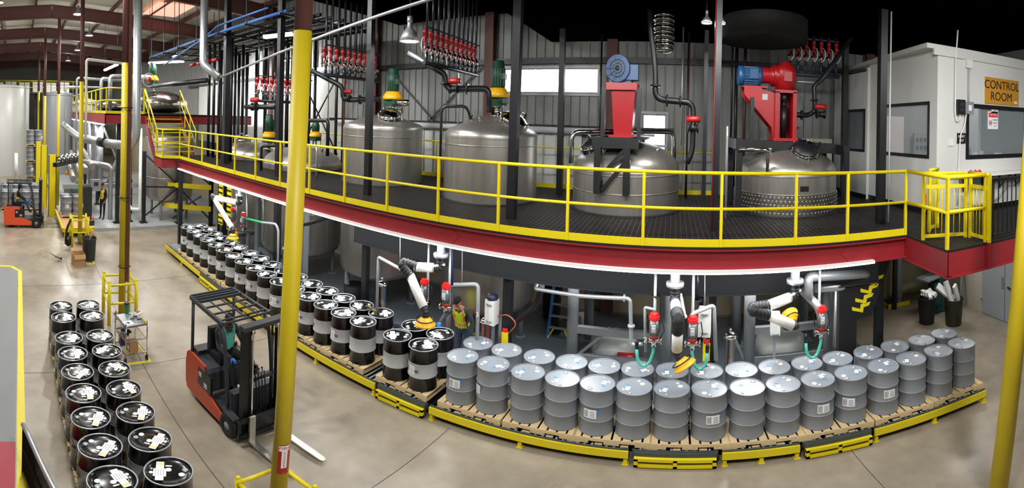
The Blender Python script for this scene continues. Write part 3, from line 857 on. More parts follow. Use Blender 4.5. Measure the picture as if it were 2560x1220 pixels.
t6 = tank('process_tank', 'domed steel tank top at the far left of the mezzanine, below a green agitator', -15.9, 10.1, 1.35, .7, 3.75, 4.35, seams=(3.78,), legs=LG)
# dimple jacket
q = MB(); q.lathe([(1.285, 3.63), (1.285, 4.04)], n=56, caps=False)
for k in range(5):
    for i in range(84):
        a = 2 * pi * (i + .5 * (k % 2)) / 84; p = V((1.288 * cos(a), 1.288 * sin(a), 3.68 + .08 * k)); q.lathe([(.03, 0), (.026, .008), (.012, .003), (0, 0)], p, 6, (cos(a), sin(a), 0), caps=False)
for k in range(4):
    for i in range(60):
        a = 2 * pi * (i + .5 * (k % 2)) / 60; p = V((1.274 * cos(a), 1.274 * sin(a), 2.75 + .11 * k)); q.lathe([(.03, 0), (.026, .008), (.012, .003), (0, 0)], p, 6, (cos(a), sin(a), 0), caps=False)
part('dimple_jacket', q, DIMP, t4)
def W_(t, dx, dy, z): return V((t.location.x + dx, t.location.y + dy, z))
manway(t1, W_(t1, .55, -.35, 5.32), .33, .35, -1.0)
manway(t2, W_(t2, .65, -.1, 5.28), .34, .45, -.35)
manway(t4, W_(t4, .25, -.75, 4.86), .3, .55, -pi / 2, BLK, 8)
manway(t3, W_(t3, -.75, -.55, 4.8), .24, .35, -2.4, BLK, 8)
manway(t5, W_(t5, .45, -.5, 4.22), .25, .2, -1.0)
manway(t6, W_(t6, -.2, -.5, 4.28), .35, .2, -1.0)
for t, L in ((t1, [(-.35, -.2, 5.3, .25), (-.2, .3, 5.35, .3), (.0, -.5, 5.25, .15)]), (t2, [(-.45, -.3, 5.2, .32), (-.1, -.45, 5.25, .2), (.2, -.5, 5.22, .12), (-.6, .2, 5.2, .2)]),
             (t3, [(.75, -.4, 4.72, .2), (.35, .6, 4.8, .3), (-.4, -.9, 4.6, .3)]), (t4, [(-.55, -.6, 4.75, .25), (-.75, -.25, 4.75, .35), (.75, -.5, 4.7, .16), (.95, -.3, 4.62, .16)]),
             (t5, [(-.4, -.6, 4.1, .3), (-.1, -.3, 4.2, .3), (.9, .2, 4.05, .3), (-.8, -.3, 4.0, .2)]), (t6, [(.4, -.5, 4.2, .3), (.7, .1, 4.1, .3)])):
    for dx, dy, z, h in L: nozzle(t, W_(t, dx, dy, z - .06), h, .045)
# oblong silvery float can on the tall tank
q = MB(); q.lathe([(0, -.2), (.07, -.19), (.085, -.14), (.085, .14), (.07, .19), (0, .2)], W_(t1, .85, -.1, 5.72), 16, (1, .2, 0)); q.cyl(W_(t1, .7, -.1, 5.3), W_(t1, .7, -.1, 5.7), .03)
part('float_can', q, STEELB, t1, world=True)
# small data plates on tanks
q = MB(); q.box((1.278 * cos(-1.9), 1.278 * sin(-1.9), 4.2), (.1, .02, .16), rz=-1.9 + pi / 2); part('gauge_plate', q, BLK, t3)
q = MB(); q.box((1.272 * cos(-1.5), 1.272 * sin(-1.5), 3.98 + .2), (.2, .02, .1), rz=-1.5 + pi / 2); part('name_plate', q, BLK, t4)
n3 = MB(); a3 = -1.95; q = MB(); q.box((1.52 * cos(a3), 1.52 * sin(a3), 2.75), (.42, .02, .5), rz=a3 + pi / 2); part('number_plate', q, LGREY, t5)
text('3', .5, REDL, t5, (1.54 * cos(a3), 1.54 * sin(a3), 2.75), (pi / 2, 0, a3 + pi / 2), name='number_three')
# vertical stiffener panels on the lower tank
q = MB()
for i in range(14):
    a = 2 * pi * i / 14; c = V((1.5 * cos(a), 1.5 * sin(a), 0)); q.bar(c + V((0, 0, 1.2)), c + V((0, 0, 2.9)), .03, .03)
parts('stiffener', q, STEEL, t5)

# ---- green agitators with yellow collars
def agitator(x, y, zb, s, label, zm=.46):
    t = thing('agitator', label, 'agitator', (x, y, zb), group='green agitators')
    part('stand', MB().lathe([(.2 * s, 0), (.2 * s, .03), (.09 * s, .05), (.09 * s, .2), (.17 * s, .22), (.17 * s, .26)], n=16), STEELB, t)
    q = MB(); q.box((0, 0, .33 * s + .06), (.46 * s, .4 * s, .16 * s)); q.box((0, 0, .25 * s + .04), (.34 * s, .5 * s, .05)); part('gear_housing', q, GREEN, t)
    q = MB(); q.lathe([(.31 * s, .45 * s), (.33 * s, .47 * s), (.33 * s, .54 * s), (.22 * s, .68 * s), (.2 * s, .68 * s)], n=8); part('collar', q, MYEL, t, label='yellow collar')
    q = MB(); q.lathe([(.19 * s, .68 * s), (.19 * s, (.7 + zm) * s), (.17 * s, (.72 + zm) * s), (.17 * s, (.84 + zm) * s), (.14 * s, (.88 + zm) * s), (0, (.89 + zm) * s)], n=20)
    for i in range(16):
        a = 2 * pi * i / 16; q.bar((.19 * s * cos(a), .19 * s * sin(a), .72 * s), (.19 * s * cos(a), .19 * s * sin(a), (.68 + zm) * s), .012, .02)
    q.box((.2 * s, -.05 * s, .95 * s), (.1 * s, .14 * s, .14 * s)); part('motor', q, GREEN, t)
    return t
agitator(-8.1, 10.1, 5.38, .95, 'green agitator motor with yellow collar on the left tall tank')
agitator(-4.5, 9.95, 5.42, .95, 'green agitator motor with yellow collar on the tall tank before the daylight strip')
agitator(-14.6, 10.0, 4.05, .95, 'green agitator with yellow collar seen low beside the big yellow pole')
agitator(-12.3, 10.6, 4.28, .75, 'dark green agitator just right of the big yellow pole', zm=.3)
# ---- mixer with blue fan motor (tank 3)
mx = thing('mixer_drive', 'tapered red mixer pedestal with blue fan motor on a black frame', 'mixer', (-1.2, 9.6, 4.1), group='red mixer drives')
q = MB()
k = len(q.v)
for z, hw, hd in ((5.1, .2, .22), (6.0, .27, .26)):
    for sx, sy in ((-1, -1), (1, -1), (1, 1), (-1, 1)): q.v.append(V((-1.17 + sx * hw, 9.6 + sy * hd, z)))
for i in range(4): j = (i + 1) % 4; q.face([k + i, k + j, k + 4 + j, k + 4 + i])
q.b2(-1.55, -.85, 9.25, 9.9, 6.0, 6.14); q.b2(-1.48, -.9, 9.3, 9.9, 5.07, 5.12)
part('pedestal', q, REDM, mx, world=True)
q = MB(); q.lathe([(.27, 0), (.28, .03), (.28, .1), (.23, .14), (.23, .5), (.25, .52), (.25, .62), (.1, .66), (0, .66)], (-1.3, 9.25, 6.42), 28, (.12, 1, 0))
q.box((-.98, 9.45, 6.35), (.28, .3, .3)); q.box((-1.25, 9.6, 6.18), (.5, .5, .08)); part('motor', q, BLUE, mx, world=True, label='blue motor')
q = MB(); q.torus((-1.3, 9.24, 6.42), .17, .008, axis=(.12, 1, 0)).torus((-1.3, 9.24, 6.42), .1, .008, axis=(.12, 1, 0)).lathe([(0, -.02), (.05, -.02), (.05, 0)], (-1.3, 9.25, 6.42), 12, (.12, 1, 0))
for i in range(10):
    a = 2 * pi * i / 10; d = V((cos(a), 0, sin(a))); q.bar(V((-1.3, 9.238, 6.42)) + d * .05, V((-1.3, 9.238, 6.42)) + d * .25, .012, .012)
part('fan_grille', q, DGREY, mx, world=True)
q = MB()
q.bar((-1.75, 8.85, 4.98), (-.75, 8.85, 4.98), .14, .2, up=(0, 0, 1)); q.bar((-1.55, 8.85, 5.0), (-1.55, 10.4, 5.0), .14, .16, up=(0, 0, 1)); q.bar((-.9, 8.85, 5.0), (-.9, 10.4, 5.0), .14, .16, up=(0, 0, 1))
q.b2(-1.75, -.6, 9.0, 10.3, 5.05, 5.08)
part('top_frame', q, BLK, mx, world=True)
for xx in (-1.6, -.98): part('leg', MB().bar((xx, 8.72, 4.04), (xx, 8.72, 4.9), .2, .14), BLK, mx, world=True)
part('cross_brace', MB().bar((-1.52, 8.72, 4.1), (-1.05, 8.72, 4.6), .05, .07).bar((-1.05, 8.72, 4.85), (-1.4, 8.72, 4.5), .05, .07), BLK, mx, world=True)
for xx in (-1.62, -.8): part('mast', MB().bar((xx, 9.35, 5.08), (xx, 9.35, 6.05), .07, .09), BLK, mx, world=True)
# ---- mixer with gearbox (tank 4)
mx = thing('mixer_drive', 'red mixer tower with triangular bracket, blue motor and large red gearbox', 'mixer', (2.45, 9.9, 4.1), group='red mixer drives')
q = MB(); M_ = Matrix.Translation((0, 9.72, 0)) @ Matrix.Rotation(pi / 2, 4, 'X')
q.prism([(1.62, 6.2), (1.62, 6.02), (2.3, 5.35), (2.35, 5.12), (2.5, 5.12), (2.5, 6.05), (2.1, 6.12), (1.95, 6.2)], -.03, .03, M_); part('bracket', q, REDM, mx, world=True)
q = MB(); M2_ = Matrix.Translation((0, 10.1, 0)) @ Matrix.Rotation(pi / 2, 4, 'X'); q.prism([(1.62, 6.2), (1.62, 6.02), (2.3, 5.35), (2.35, 5.12), (2.5, 5.12), (2.5, 6.05), (2.1, 6.12), (1.95, 6.2)], -.03, .03, M2_)
part('rear_bracket', q, REDM, mx, world=True)
q = MB(); q.b2(2.36, 2.46, 9.62, 10.1, 5.1, 6.1).b2(2.8, 2.9, 9.62, 10.1, 5.1, 6.1).b2(2.46, 2.8, 10.05, 10.1, 5.1, 6.1).b2(2.36, 2.9, 9.62, 10.1, 6.08, 6.14).b2(2.33, 2.93, 9.6, 10.15, 5.08, 5.14)
q.b2(1.6, 2.2, 9.7, 10.1, 6.17, 6.2)
part('tower', q, REDM, mx, world=True)
q = MB(); q.lathe([(.07, 5.14), (.07, 5.3), (.11, 5.32), (.11, 5.8), (.06, 5.82), (.06, 5.9), (.1, 5.92), (.1, 6.08)], (2.63, 9.85, 0), 16); part('shaft_coupling', q, BLK, mx, world=True)
q = MB(); q.lathe([(.16, 0), (.21, .02), (.21, .12), (.19, .14), (.19, .5), (.21, .52), (.15, .6), (.12, .62)], (1.48, 9.9, 6.42), 24, (1, 0, 0)); q.box((1.85, 9.72, 6.45), (.2, .08, .2))
for i in range(20):
    a = 2 * pi * i / 20; q.bar((1.63, 9.9 + .195 * cos(a), 6.42 + .195 * sin(a)), (1.97, 9.9 + .195 * cos(a), 6.42 + .195 * sin(a)), .015, .015)
part('motor', q, BLUE, mx, world=True, label='blue motor')
q = MB(); q.lathe([(.17, 0), (.17, .2), (.22, .22), (.22, .3), (.14, .32)], (2.08, 9.9, 6.45), 8, (1, 0, 0)); q.lathe([(.24, 6.14), (.24, 6.3), (.27, 6.34), (.27, 6.55), (.23, 6.66), (.14, 6.7), (.14, 6.74), (0, 6.74)], (2.66, 9.87, 0), 28)
q.lathe([(.24, 0), (.2, .2), (.2, .3)], (2.35, 9.9, 6.45), 20, (1, 0, 0)); q.box((2.66, 9.62, 6.42), (.2, .06, .2)); part('gearbox', q, REDM, mx, world=True)
part('rating_plate', MB().box((2.12, 9.685, 5.98), (.13, .01, .12)), LGREY, mx, world=True)
q = MB(); q.bar((1.5, 9.55, 5.0), (3.95, 9.55, 4.93), .16, .2, up=(0, 0, 1)); q.bar((1.4, 10.2, 5.0), (4.1, 10.2, 4.93), .16, .2, up=(0, 0, 1)); q.bar((1.42, 9.0, 5.02), (1.42, 10.6, 5.02), .16, .2, up=(0, 0, 1)); q.bar((3.95, 9.0, 4.92), (3.95, 10.6, 4.92), .16, .2, up=(0, 0, 1))
part('top_frame', q, BLK, mx, world=True)
for xx, yy in ((1.42, 9.05), (1.42, 10.55), (3.95, 9.05), (3.95, 10.55)): part('leg', MB().bar((xx, yy, 3.7), (xx, yy, 4.9), .14, .14), BLK, mx, world=True)
for xx in (1.78,): part('mast', MB().bar((xx, 9.5, 5.05), (xx, 9.5, 5.95), .07, .09), BLK, mx, world=True)

# ================================================================ valve manifolds
ACT = mat('actuator_red', 'a81c20', .4)
DPIPE = mat('dark_pipe', '23262b', .35, .3)
CLEAR = mat('pale_tubing', 'e4e6e8', .3)
def manifold(label, x, y0, y1, n_, zr, ztop, zbot, axis='y', dx=0., ring=.15, bluish=None):
    t = thing('valve_manifold', label, 'valve manifold', (x, y0, zbot), group='valve manifolds')
    for i in range(n_):
        f_ = i / (n_ - 1)
        p = V((x + dx * f_, y0 + (y1 - y0) * f_, 0)) if axis == 'y' else V((x + (y1 - y0) * f_, dx, 0))
        q = MB(); q.cyl(p + V((0, 0, zr + .1)), p + V((0, 0, ztop)), .035, n=8); q.cyl(p + V((0, 0, zbot)), p + V((0, 0, zr - .2)), .04, n=8)
        parts('riser', q, bluish or DPIPE, t, world=True)
        q = MB(); q.lathe([(.04, -.2), (.07, -.18), (.07, -.08), (.035, -.06), (.035, .0)], p + V((0, 0, zr)), 10); part('valve_body', q, STEELB, t, world=True)
        q = MB(); q.lathe([(.03, .0), (.06, .01), (.06, .05), (.05, .06), (.05, .2), (.06, .2), (.06, .26), (.03, .3), (0, .3)], p + V((-.02, -.05, zr)), 10); q.ball(p + V((0, -.07, zr - .12)), .035, 8); part('actuator', q, ACT, t, world=True, label='red valve actuator')
        q = MB(); q.torus(p + V((0, -.1, zr - .06)), ring * 1.1, .013, axis=(1, .15, 0), n=18, m=5); part('air_tube', q, CLEAR, t, world=True)
    a, b = (V((x, y0 - .1, zbot)), V((x + dx, y1 + .1, zbot))) if axis == 'y' else (V((x - .1, dx, zbot)), V((x + y1 - y0 + .1, dx, zbot)))
    part('header', MB().cyl(a, b, .05, n=10), bluish or DPIPE, t, world=True)
    part('support_rail', MB().bar(a + V((0, .08, zr + .35 - zbot)), b + V((0, .08, zr + .35 - zbot)), .04, .04), DGREY, t, world=True)
    return t
manifold('bank of eleven red actuated valves on black risers left of the daylight strip', -5.72, 8.4, 11.0, 11, 6.93, 8.5, 6.5)
manifold('bank of red valves hanging between the big yellow pole and the left tall tank', -9.4, 8.45, 10.8, 10, 6.85, 8.55, 6.4)
manifold('furthest bank of red valves just left of the big yellow pole', -12.9, 8.3, 10.7, 12, 6.2, 8.05, 5.75)
manifold('dark valve bank with pale tubes near the control room ceiling', 3.1, 0, 1.35, 7, 7.2, 7.62, 6.65, axis='x', dx=11.0, bluish=mat('slate_pipe', '2c3b4a', .4, .3))
def pipe(name, label, pts, r, m, cat='pipe', group=None, fl=.15, flanges=(), n=10, fm=None):
    if not flanges: return single(name, MB().tube([V(p) for p in pts], r, n, fillet=fl), m, label, cat, group=group)
    t = thing(name, label, cat, (pts[0][0], pts[0][1], min(p[2] for p in pts)), group=group)
    part('run', MB().tube([V(p) for p in pts], r, n, fillet=fl), m, t, world=True)
    for c, d in flanges: part('flange', MB().cyl(V(c) - V(d).normalized() * .02, V(c) + V(d).normalized() * .02, r * 1.8, n=14), fm or m, t, world=True)
    return t
def act_valve(x, y, z, label, s=1., rz=0.):
    t = thing('actuated_valve', label, 'valve', (x, y, z), rz, group='red actuated valves')
    part('body', MB().lathe([(.1 * s, -.12 * s), (.1 * s, -.09 * s), (.06 * s, -.08 * s), (.07 * s, 0), (.06 * s, .08 * s), (.1 * s, .09 * s), (.1 * s, .12 * s)], n=12, axis=(1, 0, 0)), BLK, t)
    part('actuator', MB().lathe([(.0, -.17 * s), (.06 * s, -.16 * s), (.065 * s, -.05 * s), (.065 * s, .05 * s), (.06 * s, .16 * s), (0, .17 * s)], (0, 0, .17 * s), 12, (1, 0, 0)), ACT, t)
    part('stem', MB().cyl((0, 0, .05 * s), (0, 0, .13 * s), .02 * s), STEELB, t)
    return t
pipe('transfer_pipe', 'thick black sloping pipe descending from under the pendant lamp to a red valve', [(-6.3, 8.4, 6.74), (-5.5, 8.95, 6.3), (-5.5, 8.95, 6.02), (-5.2, 9.0, 5.98), (-4.75, 9.2, 6.0), (-4.45, 9.3, 6.0), (-4.45, 9.35, 5.5)], .07, BLK, flanges=(((-4.95, 9.1, 5.99), (1, .3, 0)), ((-5.5, 8.95, 6.1), (0, 0, 1))))
pipe('transfer_pipe', 'thick black sloping pipe left of the left tall tank ending at a red valve', [(-10.3, 8.2, 6.7), (-9.1, 8.9, 6.1), (-9.1, 8.9, 5.8), (-8.9, 9.0, 5.75), (-8.0, 9.4, 5.8)], .07, BLK, flanges=(((-8.6, 9.15, 5.77), (1, .3, 0)),))
act_valve(-5.25, 8.95, 5.98, 'red actuated valve on the black pipe left of the centre tall tank')
act_valve(-8.95, 8.95, 5.8, 'red actuated valve on the black pipe beyond the left tall tank')
pipe('riser_pipe', 'black riser hugging the left side of the centre tall tank', [(-5.6, 8.95, 3.6), (-5.6, 8.95, 5.6), (-5.0, 9.2, 5.62), (-4.95, 9.3, 5.35)], .035, BLK)
pipe('riser_pipe', 'black riser standing on the mezzanine before the left tall tank', [(-7.55, 8.3, 3.6), (-7.5, 8.3, 5.55)], .03, BLK)
pipe('transfer_pipe', 'black pipe dropping in bends from the ceiling to the right of the blue fan motor', [(-.62, 9.4, 7.62), (-.55, 9.4, 7.0), (-.45, 9.4, 6.3), (-.45, 9.4, 5.85), (-.1, 9.45, 5.82), (.42, 9.5, 5.8), (.42, 9.5, 4.85), (.3, 9.5, 4.6)], .065, BLK, fl=.2, flanges=(((-.45, 9.4, 6.1), (0, 0, 1)), ((-.18, 9.43, 5.82), (1, 0, 0)), ((.12, 9.46, 5.81), (1, 0, 0))), fm=BLK)
act_valve(.42, 9.42, 5.3, 'upright valve with red ends on the drop pipe right of the fan motor mixer', rz=0)
pipe('transfer_pipe', 'long dark pipe sloping down from the ceiling at the right, above the control room window', [(4.55, 10.2, 7.5), (3.75, 10.3, 6.45), (3.55, 10.3, 6.35), (3.6, 10.3, 5.75), (3.4, 10.3, 5.65), (2.95, 10.1, 5.65)], .06, DPIPE, flanges=(((3.58, 10.3, 6.0), (0, 0, 1)), ((3.2, 10.2, 5.65), (1, 0, 0))))
act_valve(3.7, 10.15, 5.68, 'dark valve with red cap right of the red mixer tower')
pipe('header_pipe', 'silver horizontal pipe stub left of the sloping right hand pipe', [(2.9, 10.3, 6.4), (3.75, 10.3, 6.4)], .03, GALV)
pipe('vent_pipe', 'stainless pipe loop behind the fan motor mixer frame', [(-2.4, 9.6, 4.5), (-2.4, 9.6, 5.15), (.0, 10.9, 5.2), (.0, 10.9, 4.3)], .055, STEELB, fl=.2)
pipe('vent_pipe', 'galvanised pipe on the left of the dimpled tank frame', [(1.15, 9.0, 3.6), (1.15, 9.0, 5.0), (1.15, 9.0, 5.35)], .03, GALV)
pipe('vent_pipe', 'short silver pipe with elbow above the dimpled tank', [(1.4, 8.95, 4.92), (2.05, 8.95, 4.92), (2.05, 8.95, 4.5)], .04, STEELB, fl=.08)
pipe('process_pipe', 'black pipe with elbows right of the big yellow pole', [(-11.5, 9.0, 3.6), (-11.5, 9.0, 5.15), (-9.95, 9.1, 5.2), (-9.95, 9.1, 4.2)], .06, BLK, fl=.12)
pipe('process_pipe', 'grey vent pipe bending over the low dome right of the yellow pole', [(-11.5, 9.2, 4.35), (-9.9, 8.6, 4.45), (-9.9, 8.6, 3.6)], .035, GALV, fl=.1)
pipe('process_pipe', 'black elbow pipe on the low dome left of the yellow pole', [(-12.3, 8.1, 3.6), (-12.3, 8.1, 4.35), (-11.7, 8.6, 4.4)], .05, BLK, fl=.1)
act_valve(-12.9, 8.15, 5.55, 'round red valve below the furthest bank of valves', 1.3)
pipe('header_pipe', 'black header pipe under the furthest bank of red valves', [(-13.6, 8.2, 5.55), (-11.6, 8.2, 5.55)], .08, BLK)
for i in range(15):
    y = 7.6 + .27 * i; m = [BLK, DPIPE, BLK, GALV, DPIPE][i % 5] if i else mat('air_pipe_blue', '2f5f9e', .4)
    single('overhead_pipe', MB().cyl((-23.5, y, 8.12 + .1 * (i % 2)), (-10.25, y, 8.12 + .1 * (i % 2)), .055, n=8), m, 'long overhead pipe of the rack above the black risers, %s from the front' % ORD[i], 'pipe', group='overhead pipe rack')
for i in range(7):
    x = -23 + 2.1 * i; t_ = single('rack_hanger', MB().bar((x, 7.4, 8.04), (x, 11.6, 8.04), .06, .06).bar((x, 7.5, 8.04), (x, 7.5, zroof(7.5) + 1.0), .03).bar((x, 11.5, 8.04), (x, 11.5, zroof(11.5) + 1.0), .03), DGREY, 'steel hanger under the overhead pipe rack, %s from the far end' % ORD[i], 'hanger', group='rack hangers')
# lamps added to brighten the white liner panel
for i, x in enumerate((-24, -20, -16.2)):
    t = thing('wall_fill_lamp', 'added lamp brightening the white wall behind the black risers, %s from the far end' % ORD[i], 'lamp', (x, 11.9, 7.6), group='added wall fill lamps')
    part('housing', MB().box((0, 0, .05), (1.0, .15, .08)), WHITE, t); part('tube', MB().box((0, .02, 0), (.9, .1, .03)), LAMP, t); part('hanger', MB().cyl((0, 0, .08), (0, 0, .42), .012, n=6), DGREY, t)
    area('wall_fill_light', (x, 11.95, 7.55), 170, 1.0, rot=(.9, 0, 0), size_y=.1)
# thin verticals
TH = [(-6.6, 10.8, 5.2, 8.5, .02, GALV, 'thin grey conduit right of the left tall tank'), (-6.35, 11, 5.7, 8.5, .02, GALV, 'grey conduit ending in mid air beside the pendant lamp'),
      (-6.05, 10.6, 3.6, 8.5, .025, GALV, 'tall grey conduit with couplings right of the left tall tank'), (-10.4, 9.5, 5.2, 8.6, .02, GALV, 'thin white pipe right of the big yellow pole'),
      (-9.95, 9.8, 3.6, 8.6, .025, mat('copper_pipe', '7a5238', .4, .6), 'copper coloured pipe right of the big yellow pole'), (-9.2, 10.2, 4.6, 8.6, .02, GALV, 'grey pipe just left of the left tall tank'),
      (-2.15, 11.9, 3.9, 7.6, .03, DPIPE, 'dark vertical pipe right of the daylight strip'), (.18, 10.9, 4.9, 7.6, .02, GALV, 'thin vertical conduit over the bright doorway'),
      (.35, 11.5, 3.6, 7.6, .035, mat('reddish_pipe', '57403a', .4, .6), 'reddish vertical pipe between the two squat tanks'), (1.72, 11.7, 3.6, 7.6, .05, DPIPE, 'dark vertical pipe behind the blue motor'),
      (1.95, 11.6, 3.6, 7.6, .045, mat('reddish_pipe', '57403a', .4, .6), 'reddish brown vertical pipe behind the blue motor'), (1.5, 11.0, 4.9, 7.6, .03, BLK, 'black vertical pipe left of the gearbox mixer'),
      (.74, 7.84, 3.6, 7.6, .012, mat('red_hose', '8a1f1f', .5), 'thin red air hose on the slim column'), (4.42, 7.8, 3.62, 7.6, .02, LGREY, 'light conduit running up the column at the control room')]
for x, y, z0, z1, r, m, lb in TH:
    z1 = 8.56 if z1 in (8.5, 8.6) and y > 8.6 else z1
    single('vertical_pipe', MB().cyl((x, y, z0), (x, y, z1), r, n=8), m, lb, 'pipe', group='vertical pipes')
# dense rack of black risers at left
k = 0
for row, (ya, xs) in enumerate(((8.4, [-17.2, -16.7, -16.2, -15.65, -15.1]), (9.6, [-18.3, -17.5, -16.9, -16.2]), (10.9, [-19.6, -18.8, -18.0, -17.1, -16.3, -15.4, -14.6]))):
    for i, x in enumerate(xs):
        q = MB().cyl((x, ya, 3.6 if x > -17.85 else .14), (x, ya, 8.05), .07 if row < 2 else .085, n=10)
        single('riser_pipe', q, BLK, 'black vertical riser behind the stairs, %s row, %s from the left' % (('front', 'middle', 'rear')[row], ORD[i]), 'pipe', group='black riser rack'); k += 1
for i, x in enumerate((-13.9, -13.55, -13.2, -11.9, -11.5)):
    q = MB().cyl((x, 11.3, 3.6), (x, 11.3, 8.05), .06, n=10)
    single('riser_pipe', q, BLK, 'black riser behind the furthest valve bank, %s from the left' % ORD[i], 'pipe', group='black riser rack')
xb = thing('wind_brace', 'crossed black brace rods between columns left of the yellow pole', 'brace', (-13.7, 11.5, 3.6))
part('rod', MB().cyl((-14.4, 11.5, 4.0), (-12.0, 11.5, 6.8), .03), BLK, xb, world=True); part('rod', MB().cyl((-12.0, 11.5, 4.0), (-14.4, 11.5, 6.8), .03), BLK, xb, world=True)
# long conduit rail crossing the view, and the silver downpipe
pipe('conduit_rail', 'long thin grey conduit rising across the view from the silver downpipe to the ceiling', [(-14.3, 7.4, 6.5), (-4.0, 6.9, 7.5), (-1.6, 6.9, 7.52)], .035, GALV, fl=0)
pipe('duct_pipe', 'silver downpipe with a bend ending behind the black columns', [(-14.9, 7.0, 11.05), (-14.9, 7.0, 7.0), (-14.3, 7.4, 6.5)], .15, GALV, fl=.15, n=14)
pipe('duct_pipe', 'tall silver pipe beside the brown column bending into the thick horizontal pipe', [(-17.8, 5.15, 11.15), (-17.8, 5.15, 4.3), (-18.2, 4.9, 3.97), (-19.4, 4.05, 4.0)], .19, GALV, fl=.25, n=14)
# pendant lamps over the mezzanine
def pendant(x, y, z, s, label, P, group='pendant lamps', rim=.2):
    t = thing('pendant_lamp', label, 'lamp', (x, y, z), group=group)
    part('shade', MB().lathe([(.06 * s, .42 * s), (.07 * s, .3 * s), (.16 * s, .22 * s), (.26 * s, 0), (.255 * s, 0), (.15 * s, .2 * s), (0, .25 * s)], n=24, caps=False), GALV, t)
    part('lens', MB().lathe([(0, .0), (.2 * s, .01), (.245 * s, .03)], n=20, caps=False), LAMP, t)
    part('cap', MB().cyl((0, 0, .42 * s), (0, 0, .56 * s), .07 * s), GALV, t); part('hanger', MB().cyl((0, 0, .56 * s), (0, 0, (8.62 if x < -4 else 7.62) - z), .01, n=6), DGREY, t)
    area('pendant_light', (x, y, z - .02), P, .3 * s)
pendant(-6.1, 8.2, 6.95, 1.0, 'bell shaped pendant lamp with glowing rim hanging over the tanks', 55)
pendant(.62, 8.6, 7.2, .45, 'left one of two small bright lamps beside the slim column', 22, 'twin ceiling lamps')
pendant(.9, 8.6, 7.2, .45, 'right one of two small bright lamps beside the slim column', 22, 'twin ceiling lamps')
def tube_light(x0, y0, x1, y1, z, label, P):
    t = thing('tube_light', label, 'lamp', ((x0 + x1) / 2, (y0 + y1) / 2, z), group='strip lights'); a = V((x0, y0, z)); b = V((x1, y1, z))
    part('tube', MB().bar(a, b, .14, .05, up=(0, 0, 1)), LAMP, t, world=True); part('housing', MB().bar(a + V((0, 0, .05)), b + V((0, 0, .05)), .2, .05, up=(0, 0, 1)), WHITE, t, world=True)
    for e_ in (a, b): part('hanger', MB().cyl(e_ + V((0, 0, .07)), V((e_.x, e_.y, zroof(e_.y) + 1.0)), .012, n=6), DGREY, t, world=True)
    d = b - a; area('strip_light', (a + b) / 2 - V((0, 0, .05)), P, d.length, size_y=.12, rot=(0, 0, atan2(d.y, d.x)))
tube_light(-17.2, 9.3, -15.7, 9.3, 7.75, 'bright strip light above the stairs', 60) if 0 else None
tube_light(-12.4, 8.2, -11.2, 8.6, 7.7, 'bright strip light above the red valves left of the big pole', 80)
tube_light(-22.5, 7.2, -20.8, 8.6, 7.7, 'long strip light above the domed tank on the upper platform', 80)
tube_light(-30, 6.2, -26, 6.2, 7.9, 'far strip light left of the downpipe', 60)
# silver insulated bundle and round duct near the ceiling
q = MB()
for i in range(9): q.torus((-.3, 9.9, 6.9 + .09 * i), .2 + .02 * (i % 2), .05, n=16, m=6)
single('foil_duct', q, STEELB, 'crumpled foil wrapped duct hanging from the added black slab', 'duct')
# big dark hood near ceiling above gearbox mixer
q = MB(); q.lathe([(.0, 7.3), (1.0, 7.2), (1.05, 7.15), (1.05, 7.6)], (2.1, 9.8, 0), 32, caps=False); single('ceiling_hood', q, BLK2, 'large dark round hood at the ceiling above the blue motor', 'hood')
# white-lit back panel with studs and pipe ledge, and electrical cabinet
WPAN = mat('white_liner_panel', 'c9cac6', .5, scale=2, var=.03)
q = MB(); q.b2(-28, -13.2, YB - .14, YB - .08, 3.6, 7.3); q.b2(-13.2, -2.9, YB - .14, YB - .08, 3.6, 5.05); struct('trim_30', q, WPAN, 'white liner panel on the back wall')
q = MB()
for i in range(24): x = -13 + .42 * i; q.b2(x - .03, x + .03, YB - .2, YB - .14, 3.6, 5.05)
struct('trim_31', q, LGREY, 'pale studs of the liner panel')
single('wall_ledge_pipe', MB().cyl((-13.4, YB - .3, 5.12), (-.6, YB - .3, 5.12), .09, n=12), LGREY, 'long pale pipe running level along the back wall', 'pipe')
eb_ = thing('electrical_cabinet', 'pale beige electrical cabinet behind the dimpled tank', 'cabinet', (4.35, 12.4, 3.6))
part('body', MB().b2(-.5, .5, -.2, .2, .1, 1.5), mat('beige_enamel', 'b5b2a2', .5), eb_); part('door', MB().b2(-.47, .47, -.22, -.2, .14, 1.46), mat('beige_enamel', 'b5b2a2', .5), eb_); part('plinth', MB().b2(-.48, .48, -.18, .18, 0, .1), DGREY, eb_); part('handle', MB().b2(.35, .39, -.24, -.22, .7, .9), BLK, eb_)
bb = thing('junction_box', 'grey wall mounted junction box above the beige cabinet', 'electrical box', (3.7, 12.85, 5.4)); part('body', MB().b2(-.3, .3, -.12, .08, 0, .7), GREY, bb); part('cover', MB().b2(-.27, .27, -.135, -.12, .03, .67), GREY, bb)
